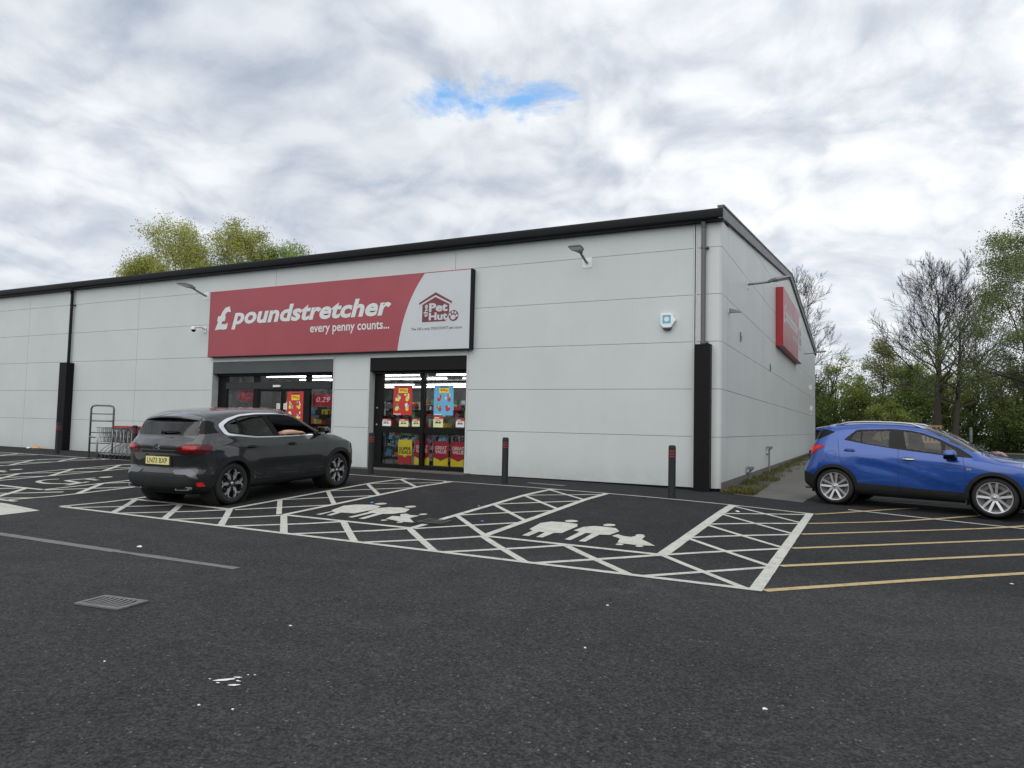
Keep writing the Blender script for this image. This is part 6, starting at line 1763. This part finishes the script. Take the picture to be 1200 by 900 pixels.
# leafy group showing above the left half of the roof
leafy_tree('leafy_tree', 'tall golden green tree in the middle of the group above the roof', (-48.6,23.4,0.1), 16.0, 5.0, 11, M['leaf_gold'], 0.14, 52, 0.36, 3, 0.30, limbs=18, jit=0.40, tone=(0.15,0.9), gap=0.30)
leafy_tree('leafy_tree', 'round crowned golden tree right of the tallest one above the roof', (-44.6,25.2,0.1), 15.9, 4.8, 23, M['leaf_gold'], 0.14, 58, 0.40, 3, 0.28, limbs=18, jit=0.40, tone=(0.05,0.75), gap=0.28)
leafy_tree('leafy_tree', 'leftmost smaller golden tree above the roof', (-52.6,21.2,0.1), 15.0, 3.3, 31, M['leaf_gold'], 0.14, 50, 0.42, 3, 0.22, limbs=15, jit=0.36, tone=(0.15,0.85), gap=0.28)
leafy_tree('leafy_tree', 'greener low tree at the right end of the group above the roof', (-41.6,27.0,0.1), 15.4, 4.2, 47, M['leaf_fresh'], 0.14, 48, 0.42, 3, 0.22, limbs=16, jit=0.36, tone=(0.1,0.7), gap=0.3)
# bare trees
bare_tree('bare_tree', 'large leafless tree with two trunks behind the blue car', (8.1,44.2,0.2), 13.0, 5.3, 5, [(-0.35,0,(-0.02,0.0),0.36,11.9), (0.62,0.1,(0.02,0.0),0.31,10.2)], M['bark_dark'])
bare_tree('bare_tree', 'leafless tree rising behind the end of the gabled wall', (-3.4,45.0,0.2), 14.2, 5.0, 9, [(0,0,(0.06,0),0.26,12.3)], M['bark'])
# fresh leaved tree at the right edge of the picture
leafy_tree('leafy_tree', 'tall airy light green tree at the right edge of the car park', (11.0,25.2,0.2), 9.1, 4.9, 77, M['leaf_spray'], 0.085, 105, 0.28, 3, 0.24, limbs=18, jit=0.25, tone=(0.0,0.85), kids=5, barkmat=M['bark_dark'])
# wood beyond the road
WOOD = [(-5.5,56,8.0,2.6,'leaf_dark'),(-2.2,50,7.6,2.3,'leaf_dark'),(0.2,54,8.4,2.4,'leaf_mid'),(2.2,51,6.4,2.1,'leaf_mid'),(6.6,55,8.0,2.6,'leaf_mid'),(8.8,52,7.0,2.3,'leaf_mid'),(10.9,54,8.6,2.7,'leaf_dark'),(13.2,50,7.8,2.6,'leaf_dark'),
        (15.6,52,8.8,2.9,'leaf_dark'),(18.4,49,8.0,2.8,'leaf_dark'),(21.5,52,9.0,3.0,'leaf_dark'),(12.0,46.5,4.2,2.1,'leaf_dark'),(15.2,46.8,4.6,2.3,'leaf_dark'),(18.5,45.8,5.2,2.4,'leaf_mid'),(-0.8,47.0,4.4,2.0,'leaf_dark'),(4.6,47.5,3.8,2.0,'leaf_mid'),(-8.5,52,7.5,2.6,'leaf_mid'),(25.5,50,8.5,3.0,'leaf_dark')]
WL = ['dark bushy tree farthest left in the wood, mostly behind the gable', 'dark tree right beside the end of the gabled wall', 'taller mid green tree second from the gable end in the wood', 'low mid green tree left of the pale birch', 'mid green tree left behind the two trunked bare tree',
      'low mid green tree directly behind the two trunks', 'tall dark tree just right of the bare tree', 'dark rounded tree two crowns right of the bare tree', 'tall dark tree under the light green tree', 'dark tree behind the bonnet of the blue car', 'tallest dark tree at the right edge of the wood',
      'low dark bush at the road edge right of the two trunks', 'low dark bush at the road edge under the light green tree', 'low green bush at the road edge at the right of the picture', 'low dark bush at the foot of the gabled wall end', 'low green bush in front of the birch', 'mid green tree hidden behind the gable', 'dark tree beyond the right edge of the picture']
for i, (x, y, H, r_, mt) in enumerate(WOOD):
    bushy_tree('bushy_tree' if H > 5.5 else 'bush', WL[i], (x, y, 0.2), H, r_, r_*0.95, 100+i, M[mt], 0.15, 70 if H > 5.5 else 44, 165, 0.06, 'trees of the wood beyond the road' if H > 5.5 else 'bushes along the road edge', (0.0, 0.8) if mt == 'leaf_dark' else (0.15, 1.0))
leafy_tree('birch_tree', 'slender pale birch with thin foliage between the gable and the bare tree', (3.6,52.5,0.2), 9.2, 2.2, 55, M['leaf_pale'], 0.16, 16, 0.25, 3, 0.12, limbs=13, jit=0.28, tone=(0.1,0.8))
leafy_tree('birch_tree', 'young light green birch close left of the two trunked bare tree', (6.2,50.0,0.2), 6.8, 1.8, 56, M['leaf_fresh'], 0.17, 18, 0.2, 3, 0.10, limbs=12, jit=0.28, tone=(0.0,0.7))
# tangled growth at the foot of the wood and grass beside the road
rnd = random.Random(2); lv = []
for i in range(36000):
    x = rnd.uniform(-14, 34); y = rnd.uniform(46.5, 52); top = 3.4 + 0.9*math.sin(x*0.9)+0.7*math.sin(x*2.3+1)
    z = 0.25 + top*rnd.random()**1.5
    lv.append((Vector((x, y, z)), rnd.uniform(0.08,0.22), min(1, max(0, 0.22+0.16*z/top+0.12*math.sin(x*1.7)+rnd.gauss(0,.13))), None))
tag(leaf_mesh('undergrowth', lv, M['leaf_dark'], None), 'dark tangled undergrowth along the foot of the wood', 'undergrowth', kind='stuff')
rnd = random.Random(8); lv = []  # unseen tree belt added behind the camera to give the cars dark reflections
for i in range(15000):
    x = rnd.uniform(-110, 110); top = 7.5 + 2.0*math.sin(x*0.21)+1.4*math.sin(x*0.53+1)
    y = -58 - 0.0016*x*x*0 + rnd.uniform(-3, 3); z = top*rnd.random()
    lv.append((Vector((x, y, z)), rnd.uniform(0.5,1.3), min(1, max(0, 0.2+0.35*z/top+rnd.gauss(0,.13))), None))
tag(leaf_mesh('added_tree_belt', lv, M['leaf_dark'], None), 'unseen belt of trees added behind the viewpoint for the cars to reflect', 'added_tree_belt', kind='stuff')
gv = MB(); patch(gv, [(-40,42.3),(6,41.6),(14,40.2),(60,36),(60,120),(-40,120)], 0.02, sub=8)
tag(gv.build('grass_verge', M['verge_grass'], recalc=False), kind='structure')
def blades(name, n, fn, hgt, mat, label, cat):
    rnd = random.Random(n); vs = []; fs = []; tn = []
    for i in range(n):
        x, y, k = fn(rnd); z = gmesh(x, y); h_ = hgt*rnd.uniform(0.4,1.3)*k; a = rnd.uniform(0,6.283); w_ = 0.006+0.012*rnd.random()
        dx, dy = math.cos(a), math.sin(a); ln = rnd.uniform(0.1,0.7)*h_; b = len(vs)
        vs += [(x-dx*w_, y-dy*w_, z-0.01), (x+dx*w_, y+dy*w_, z-0.01), (x-dy*ln*0.4+dx*w_*0.6, y+dx*ln*0.4+dy*w_*0.6, z+h_*0.6), (x-dy*ln, y+dx*ln, z+h_)]
        fs += [(b, b+1, b+2), (b, b+2, b+3)]; t_ = min(1, max(0, rnd.gauss(0.5,0.25))); tn += [t_, t_]
    me = bpy.data.meshes.new(name); me.from_pydata(vs, [], fs); me.materials.append(mat); add_tone(me, tn)
    return tag(link(name, me), label, cat, kind='stuff')
def weed_pos(r):
    while True:
        y = -0.35 + 24*r.random()**1.7; x = r.uniform(0.07, 0.80)
        cl_ = 0.5+0.5*math.sin(y*2.1+1.3)*math.sin(y*0.7+x*3)
        if r.random() < (cl_**2)*(1.0 if x < 0.42 else (0.45 if y < 5 else 0.12)): return x, y, 0.5+0.8*cl_
blades('weeds', 4200, weed_pos, 0.095, M['grass'], 'patchy grass and weeds along the foot of the gabled wall', 'weeds')
sl = MB(); patch(sl, [(0.06,-0.25),(0.80,-0.66),(0.72,4),(0.50,8),(0.50,25),(0.06,25)], 0.008, sub=0.6)
tag(sl.build('soil_strip', plain('soil', (0.055,0.05,0.035), 0.95, var=0.4, scale=5, bump=0.6), recalc=False), kind='structure')

# ------------------------------------------------------------------ bollards
def make_bollard(x, y, label):
    t = thing('bollard', label, 'bollard', (x, y, gz(x, y)), 0, 'bollards along the shop front')
    b = MB(); r0 = 0.076
    b.lathe([(r0+0.004,-0.05),(r0+0.004,0.0),(r0,0.02),(r0,1.04),(r0-0.006,1.075),(r0-0.02,1.088),(0.0,1.092)], 28); b.build('post', M['bollard'], t, sharp=40)
    for z in (0.86, 0.915, 0.97):
        b = MB(); b.lathe([(r0-0.001,z-0.016),(r0+0.0025,z-0.014),(r0+0.0025,z+0.014),(r0-0.001,z+0.016)], 28); b.build('red_band', M['band_red'], t, sharp=40)
    return t
BL = [(-0.56,-2.30,'bollard nearest the building corner'), (-4.56,-2.08,'bollard in front of the plain wall right of the shop window'), (-8.72,-1.78,'bollard at the left edge of the shop window, right of the dark car'), (-12.95,-1.9,'bollard hidden behind the dark car before the entrance'), (-17.17,-2.62,'bollard just right of the shopping trolleys, by the rear of the dark car'), (-22.15,-1.98,'leftmost bollard beside the black pipe boxing')]
b0 = make_bollard(*BL[0])
for x, y, lab in BL[1:]:
    c = copy_tree(b0); c.location = (x, y, gz(x, y)); c['label'] = lab

# ------------------------------------------------------------------ trolleys and their rail
def make_trolley():
    t = thing('shopping_trolley', 'wire shopping trolley', 'trolley', (0,0,0), 0, 'nested shopping trolleys')
    # front of the basket toward -x, handle toward +x
    k = MB(); n = 9
    def ring(z, xa, xb, yw): return [(xa,-yw,z),(xb,-yw,z),(xb,yw,z),(xa,yw,z)]
    top = ring(0.98, -0.42, 0.40, 0.25); bot = ring(0.52, -0.33, 0.34, 0.19)
    k.tube(top, 0.008, 5, closed=True); k.tube(bot, 0.006, 4, closed=True)
    for f in (0.33, 0.66): k.tube([tuple(a+(b-a)*f for a, b in zip(p, q)) for p, q in zip(bot, top)], 0.0045, 4, closed=True)
    for (i, j) in ((0,1),(1,2),(2,3),(3,0)):
        m_ = 12 if i in (0, 2) else 7
        for s in range(m_):
            f = s/m_
            a = [bot[i][c]+(bot[j][c]-bot[i][c])*f for c in range(3)]; b = [top[i][c]+(top[j][c]-top[i][c])*f for c in range(3)]
            k.tube([a, b], 0.0038, 3, caps=False)
    for s in range(7):
        f = s/6; k.tube([(-0.33,-0.19+0.38*f,0.52),(0.34,-0.19+0.38*f,0.52)], 0.0038, 3, caps=False)
    k.build('basket', M['steel_dark'], t)
    h = MB(); h.tube([(0.44,-0.25,1.03),(0.44,0.25,1.03)], 0.026, 8); h.build('handle', M['red'], t)
    for sg in (-1, 1):
        h = MB(); h.tube([(0.36,sg*0.245,0.95),(0.45,sg*0.25,1.03),(0.45,sg*0.22,1.035)], 0.014, 6); h.build('handle_end', M['red'], t)
    c = MB()
    for sg in (-1, 1):
        c.tube([(0.38,sg*0.24,0.96),(0.36,sg*0.24,0.55),(0.40,sg*0.27,0.16),(0.34,sg*0.27,0.13),(-0.36,sg*0.18,0.15)], 0.013, 6)
        c.tube([(0.36,sg*0.20,0.53),(-0.10,sg*0.17,0.34),(-0.36,sg*0.17,0.15)], 0.011, 6)
    c.tube([(-0.36,-0.18,0.15),(-0.36,0.18,0.15)], 0.011, 6); c.build('chassis', M['galv'], t)
    for x, y in ((0.38,-0.27),(0.38,0.27),(-0.36,-0.18),(-0.36,0.18)):
        w_ = MB(); w_.lathe([(0.0,-0.014),(0.050,-0.014),(0.058,-0.008),(0.058,0.008),(0.050,0.014),(0.0,0.014)], 14, axis='y', o=(x+0.01, y, 0.058)); w_.bar((x,y-0.02,0.15),(x+0.01,y-0.02,0.055),0.02,0.006,0); w_.build('castor', M['plastic'], t)
    return t
t0 = make_trolley(); tx0, ty0 = -18.72, -2.30
ORD = ['frontmost nested trolley, pointing at the tall rail', 'second', 'third', 'fourth', 'fifth', 'sixth', 'seventh', 'eighth', 'ninth', 'tenth', 'eleventh', 'hindmost nested trolley, mostly hidden by the dark car']
for i in range(12):
    o = t0 if i == 0 else copy_tree(t0)
    x = tx0 + 0.185*i; o.location = (x, ty0 + random.uniform(-.015,.015), gz(x, ty0)+0.004); o.rotation_euler = (0, 0, random.uniform(-.02,.02)); o['label'] = ORD[i] if i in (0, 11) else ORD[i] + ' nested shopping trolley counted from the tall rail'
rl = thing('trolley_rail', 'tall tubular steel trolley bay rail beside the nested trolleys', 'rail', (-19.22,-2.72,gz(-19.2,-2.72)))
m_ = MB(); m_.tube([(0,0,-0.05),(0,0,1.58),(0.03,0.017,1.66),(0.12,0.068,1.69)] + [(0.50,0.28,1.69),(0.60,0.335,1.66),(0.62,0.35,1.58),(0.62,0.35,-0.05)], 0.030, 8); m_.build('tall_hoop', M['steel_dark'], rl)
for z in (1.42, 1.19, 0.82, 0.48): m_ = MB(); m_.tube([(0,0,z),(0.62,0.35,z)], 0.018, 6); m_.build('cross_rail', M['steel_dark'], rl)
m_ = MB(); m_.tube([(0,0,0.68),(0.50,-0.12,0.68),(0.60,-0.14,0.64),(0.62,-0.145,0.56),(0.62,-0.145,-0.05)], 0.028, 8); m_.build('low_hoop', M['galv'], rl)
for x, y in ((0,0),(0.62,0.35),(0.62,-0.145)): m_ = MB(); m_.lathe([(0.075,-0.01),(0.075,0.012),(0.03,0.016)], 14, o=(x,y,0)); m_.build('foot_plate', M['steel_dark'], rl)

# ------------------------------------------------------------------ drains, litter, odds and ends
def drain(x, y, ang, w_, l_, label, mat, nb):
    z = gmesh(x, y); t = thing('drain_grate', label, 'drain', (x, y, z+0.006), ang)
    p = MB(); p.box(-w_/2, w_/2, -l_/2, l_/2, -0.004, -0.001); p.build('pit', M['pit'], t)
    f = MB(); e = 0.035
    f.box(-w_/2, w_/2, -l_/2, -l_/2+e, -0.002, 0.014); f.box(-w_/2, w_/2, l_/2-e, l_/2, -0.002, 0.014); f.box(-w_/2, -w_/2+e, -l_/2+e, l_/2-e, -0.002, 0.014); f.box(w_/2-e, w_/2, -l_/2+e, l_/2-e, -0.002, 0.014)
    f.build('frame', mat, t, bevel=0.003)
    for i in range(nb):
        b = MB(); x_ = -w_/2+e+(w_-2*e)*(i+0.5)/nb; q = (w_-2*e)/nb*0.24
        pts = [(x_+0.022*math.sin(math.pi*k/6), -l_/2+e+(l_-2*e)*k/6) for k in range(7)]
        for a, c in zip(pts, pts[1:]): b.bar((a[0],a[1],0.005),(c[0],c[1],0.005), q*2, 0.012)
        b.build('bar', mat, t)
    r_ = MB(); rnd = random.Random(4)
    pl = [((w_/2+0.05+rnd.uniform(-.02,.03))*math.copysign(1, math.cos(a))*min(1,abs(math.cos(a))*1.4), (l_/2+0.05+rnd.uniform(-.02,.03))*math.copysign(1, math.sin(a))*min(1,abs(math.sin(a))*1.4)) for a in [2*math.pi*k/28 for k in range(28)]]
    r_.add([(p_[0], p_[1], -0.0045) for p_ in pl], [tuple(range(28))]); r_.build('surround', M['seam_tar'], t)
    return t
M['seam_tar'] = plain('tar_surround', (0.016,0.016,0.017), 0.9, var=0.3, scale=20)
drain(-2.50,-13.12, R(8), 0.47, 0.30, 'grey iron drain grate alone on the tarmac at lower left', M['iron'], 8)
drain(-2.85,-7.72, R(4), 0.42, 0.40, 'dark drain grate among the bay markings below the child symbol', M['frame_grey'], 7)
def scrap(x, y, s, mat, label, seed, name='paper_scrap', hgt=0.4, group=None):
    rnd = random.Random(seed); n = 9; z = gmesh(x, y)+0.006; vs = [(x, y, z+s*hgt)]
    for k in range(n):
        a = 2*math.pi*k/n; r_ = s*rnd.uniform(0.45,1.1); vs.append((x+r_*math.cos(a), y+r_*0.7*math.sin(a), z+rnd.uniform(0,0.25)*s*hgt*2))
    m_ = MB(); m_.add(vs, [(0, 1+k, 1+(k+1) % n) for k in range(n)]); m_.add([(v[0], v[1], z-0.002) for v in vs[1:]], [tuple(reversed(range(n)))])
    return tag(m_.build(name, mat), label, 'litter', group)
# spilt white paint
rnd = random.Random(12); sp_ = MB()
def blob(cx, cy, rx, ry, rot, n=14):
    c, s = math.cos(rot), math.sin(rot); out = []
    for k in range(n):
        a = 2*math.pi*k/n; q = rnd.uniform(0.65,1.15); u, v = rx*q*math.cos(a), ry*q*math.sin(a); out.append((cx+u*c-v*s, cy+u*s+v*c))
    return out
for cx, cy, rx, ry, ro in ((-0.335,-13.865,0.065,0.020,0.75),(-0.30,-13.80,0.03,0.012,0.4),(-0.225,-13.90,0.035,0.016,0.6),(-0.25,-13.84,0.020,0.008,0.1),(-0.33,-13.92,0.014,0.008,0.2),(-0.42,-13.90,0.010,0.006,0),(-0.28,-13.74,0.010,0.006,0),(-0.245,-13.72,0.008,0.006,0)):
    patch(sp_, blob(cx, cy, rx, ry, ro), 0.0045, sub=0.5)
tag(sp_.build('paint_splash', M['litter'], recalc=False), 'splash of white paint spots on the tarmac right of the iron drain', 'paint splash')
SC = [(1.79,-14.73,0.030,'white paper scrap near the bottom edge right of centre'), (-4.62,-11.35,0.045,'white paper scrap by the worn grey line at left'), (-0.15,-14.20,0.014,'tiny white scrap just below the paint splash'), (0.05,-14.15,0.012,'tiny white scrap lower right of the paint splash'),
      (-0.80,-12.85,0.016,'white scrap on the tarmac between the drain and the bays'), (1.30,-12.2,0.016,'white scrap on bare tarmac below the right hatched bay'), (2.55,-12.7,0.018,'white scrap at right below the yellow lines'), (1.05,-11.0,0.020,'white scrap just below the front line of the bays'), (0.95,-3.55,0.05,'white scrap inside the right hatched strip'), (-2.75,-5.3,0.03,'white scrap in the middle of the bay before the window'), (-3.1,-5.9,0.025,'smaller white scrap left of the one in the middle bay'), (-1.22,-14.02,0.012,'tiny white scrap left of the paint splash'), (4.4,-7.9,0.02,'white scrap between the yellow lines')]
for i, (x, y, s, lab) in enumerate(SC): scrap(x, y, s, M['litter'], lab, 40+i, group='white scraps of litter on the tarmac')
scrap(-4.93,-6.58,0.06, M['litter_blue'], 'blue scrap beside the head of the left family symbol', 71, 'plastic_scrap'); scrap(-2.25,-7.30,0.035, M['litter_blue'], 'small blue scrap on the line right of the dark drain', 72, 'plastic_scrap')
scrap(-26.3,-0.35,0.30, M['litter_orange'], 'crumpled orange and white carrier bag against the foot of the far left wall', 81, 'carrier_bag', 0.55); scrap(-26.9,-0.30,0.14, M['litter'], 'small white bag next to the orange carrier bag', 82, 'carrier_bag', 0.5)
# pallets standing behind the blue car, a post, a red cover
def pallet(label, loc, rz, mat, tilt=0):
    t = thing('wooden_pallet', label, 'pallet', loc, rz, 'pallets behind the blue car'); t.rotation_euler = (tilt, 0, rz)
    for i in range(6): b = MB(); b.box(-0.6+i*0.212, -0.6+i*0.212+0.12, -0.02, 0.0, 0.0, 1.0); b.build('slat', mat, t, bevel=0.003)
    for z in (0.0, 0.45, 0.90): b = MB(); b.box(-0.6, 0.6, 0.001, 0.10, z, z+0.10); b.build('bearer', mat, t, bevel=0.004)
    return t
def stack(loc, rz, n, label):
    z = 0
    for i in range(n):
        t = pallet(label % ['bottom','second','third','fourth','fifth','sixth','seventh','eighth','ninth','tenth','top'][i if i < n-1 else 10], (loc[0], loc[1], loc[2]+z), rz, M['old_wood']); t.rotation_euler = (R(-90), 0, rz+random.uniform(-.03,.03)); t.location.z = loc[2]+z+0.02; z += 0.125
for i in range(2): stack((5.35-1.35*i, 29.9, 0.26), 0.05, 13 if i == 0 else 13, ['%s weathered pallet of the right stack behind the blue car', '%s weathered pallet of the left stack behind the blue car'][i]) if False else None
def flat_pallets(cx, cy, n, which):
    for i in range(n):
        nm = {0: 'lowest', n-1: 'topmost', n-2: 'second from top'}.get(i, 'course %d counted from the ground' % (i+1))
        t = thing('wooden_pallet', ('weathered pallet, %s in the %s stack behind the blue car' % (nm, which)), 'pallet', (cx+random.uniform(-.03,.03), cy, 0.26+0.142*i), random.uniform(-.04,.04), 'weathered pallets stacked flat behind the blue car')
        top = MB()
        for k in range(6): top.box(-0.6+k*0.212, -0.6+k*0.212+0.12, -0.5, 0.5, 0.118, 0.140)
        top.build('deck_boards', M['old_wood'], t)
        for yy in (-0.5, -0.05, 0.40): b = MB(); b.box(-0.6, 0.6, yy, yy+0.10, 0.0, 0.117); b.build('bearer', M['old_wood'], t)
flat_pallets(4.75, 29.8, 12, 'right'); flat_pallets(3.3, 29.9, 12, 'left')
pallet('orange toned pallet standing upright on end, rightmost behind the blue car', (6.2, 29.6, 1.03), 0.08, M['pallet'])
cr = thing('wooden_crate', 'brown wooden crate under the upright pallet behind the blue car', 'crate', (6.2, 29.9, 0.26))
for i in range(5): b = MB(); b.box(-0.62, 0.62, -0.46, -0.42, 0.02+0.15*i, 0.02+0.15*i+0.13); b.box(-0.62, 0.62, 0.42, 0.46, 0.02+0.15*i, 0.02+0.15*i+0.13); b.build('side_boards', M['old_wood'], cr)
b = MB(); b.box(-0.62, 0.62, -0.41, 0.41, 0.72, 0.765); b.box(-0.60,-0.52,-0.41,0.41,0.0,0.71); b.box(0.52,0.60,-0.41,0.41,0.0,0.71); b.build('top', M['old_wood'], cr)
ps = thing('marker_post', 'thin grey post at the road edge in front of the dark wood', 'post', (9.4, 41.0, 0.24))
b = MB(); b.lathe([(0.09,0.0),(0.09,1.75),(0.07,1.80),(0.0,1.81)], 14); b.build('shaft', M['pipe_grey'], ps, sharp=40); b = MB(); b.lathe([(0.093,1.3),(0.093,1.6)], 14); b.build('reflective_band', M['lamp_grey'], ps)
rc = MB(); vs = []; nu, nv = 16, 8; rnd = random.Random(6)
for j in range(nv+1):
    for i in range(nu+1):
        u = -1+2*i/nu; v = -1+2*j/nv; h_ = max(0, 1-u**4)*max(0, 1-v**4)
        vs.append((8.95+u*0.95+0.25*v, 29.4+v*0.6, 0.25+0.42*h_**0.6*(0.8+0.2*math.sin(u*3+v*2))+rnd.uniform(0,.02)))
rc.add(vs, [(j*(nu+1)+i, j*(nu+1)+i+1, (j+1)*(nu+1)+i+1, (j+1)*(nu+1)+i) for j in range(nv) for i in range(nu)], 0, True)
tag(rc.build('tarpaulin', M['red_paint']), 'low red covered heap by the road beyond the bonnet of the blue car', 'tarpaulin')

# ------------------------------------------------------------------ the driver
def skin_mesh(name, joints, edges, root, sub=2):
    me = bpy.data.meshes.new(name); bm = bmesh.new(); sk = bm.verts.layers.skin.verify(); vs = []
    for i, (p, r_) in enumerate(joints):
        v = bm.verts.new(p); v[sk].radius = (r_, r_) if not isinstance(r_, tuple) else r_; v[sk].use_root = (i == root); vs.append(v)
    for a, b in edges: bm.edges.new((vs[a], vs[b]))
    bm.to_mesh(me); bm.free()
    o = bpy.data.objects.new('tmp', me); COL.objects.link(o)
    m = o.modifiers.new('s', 'SKIN'); m.use_smooth_shade = True
    m = o.modifiers.new('u', 'SUBSURF'); m.levels = sub; m.render_levels = sub
    r_ = eval_mesh(o); bpy.data.objects.remove(o); bpy.data.meshes.remove(me); r_.name = name
    return r_
J = []; E_ = []
def jt(p, r_, par=None):
    J.append((p, r_)); i = len(J)-1
    if par is not None: E_.append((par, i))
    return i
Y = -0.40
pel = jt((0.02, Y, 0.66), 0.15); ab = jt((-0.05, Y, 0.84), 0.135, pel); ch = jt((-0.13, Y, 1.02), 0.15, ab); nk0 = jt((-0.16, Y, 1.17), 0.075, ch); nk = jt((-0.155, Y, 1.25), 0.055, nk0); hd = jt((-0.125, Y, 1.35), 0.085, nk); hd2 = jt((-0.12, Y, 1.44), 0.08, hd); nose = jt((-0.028, Y, 1.365), 0.014, hd)
for sg in (1, -1):
    th_ = jt((0.22, Y+sg*0.11, 0.66), 0.085, pel); kn = jt((0.52, Y+sg*0.13, 0.72), 0.06, th_); an = jt((0.78, Y+sg*0.12, 0.50), 0.042, kn); jt((0.90, Y+sg*0.12, 0.48), 0.035, an)
# left arm to the wheel
sh_l = jt((-0.12, Y+0.19, 1.10), 0.06, ch); el_l = jt((0.10, Y+0.27, 0.90), 0.045, sh_l); wr_l = jt((0.36, Y+0.17, 0.98), 0.03, el_l); jt((0.44, Y+0.14, 1.01), 0.036, wr_l)
# right arm lying along the window sill
sh_r = jt((-0.15, Y-0.19, 1.10), 0.062, ch); mid_r = jt((-0.16, Y-0.34, 1.17), 0.055, sh_r); el_r = jt((-0.145, Y-0.495, 1.225), 0.050, mid_r); fo = jt((0.02, Y-0.525, 1.225), 0.046, el_r); fo2 = jt((0.15, Y-0.52, 1.215), 0.036, fo); wr = jt((0.235, Y-0.512, 1.208), 0.028, fo2); pm = jt((0.30, Y-0.508, 1.206), (0.040, 0.022), wr); kn_ = jt((0.335, Y-0.506, 1.200), (0.040, 0.018), pm)
drv = skin_mesh('body_skin', J, E_, pel)
cm = Matrix.Translation(dark.location) @ dark.rotation_euler.to_matrix().to_4x4()
drv.materials.append(M['skin']); drv.materials.append(M['shirt'])
for p in drv.polygons:
    c = p.center; arm = c.y < Y-0.36 or (c.y > Y+0.24 and c.x > 0.05)
    p.material_index = 0 if (arm or c.z > 1.22 and c.y > Y-0.15) else 1
person = bpy.data.objects.new('person', drv); COL.objects.link(person); person.matrix_world = cm
tag(person, 'driver in a dark top resting a bare forearm on the open car window', 'person')
def fingers(base, dirs, parent):
    for k, (b, lens, r_) in enumerate(dirs):
        js = [(b[0], r_)]; p = Vector(b[0])
        for d, l in zip(b[1], lens): p = p + Vector(d).normalized()*l; js.append((tuple(p), r_*0.86))
        me = skin_mesh('finger', js, [(i, i+1) for i in range(len(js)-1)], 0, 1); me.materials.append(M['skin']); o = link('finger', me, parent)
fd = [(1,0,-0.12),(0.85,0,-0.55),(0.45,0,-0.9)]
F_ = [(((0.315, Y-0.472-0.022*k, 1.203), fd), [(0.042,0.028,0.020),(0.048,0.030,0.022),(0.044,0.028,0.021),(0.034,0.022,0.018)][k], 0.0095) for k in range(4)]
F_.append((((0.265, Y-0.480, 1.205), [(0.7,0.65,-0.1),(0.95,0.25,-0.2),(1,0,-0.3)]), (0.035,0.030,0.022), 0.0105))
fingers(None, F_, person)
hm = MB(); hm.lathe([(0.0,0.112),(0.05,0.10),(0.085,0.06),(0.096,0.01),(0.094,-0.05),(0.080,-0.085)], 18, o=(-0.140, Y, 1.405)); ho = hm.build('hair', M['hair'], person)
for sg in (1, -1):
    e = MB(); e.lathe([(0.0,0.011),(0.008,0.008),(0.011,0.0),(0.008,-0.008),(0.0,-0.011)], 10, o=(-0.046, Y+sg*0.032, 1.385)); e.build('eye', M['ink'], person)
    e = MB(); e.lathe([(0.0,0.008),(0.018,0.006),(0.026,0.0),(0.018,-0.006),(0.0,-0.008)], 10, axis='y', o=(-0.125, Y+sg*0.088, 1.37)); e.build('ear', M['skin'], person)
e = MB(); e.box(-0.050, -0.043, Y-0.026, Y+0.026, 1.312, 1.320); e.build('mouth', M['p_dred'], person)
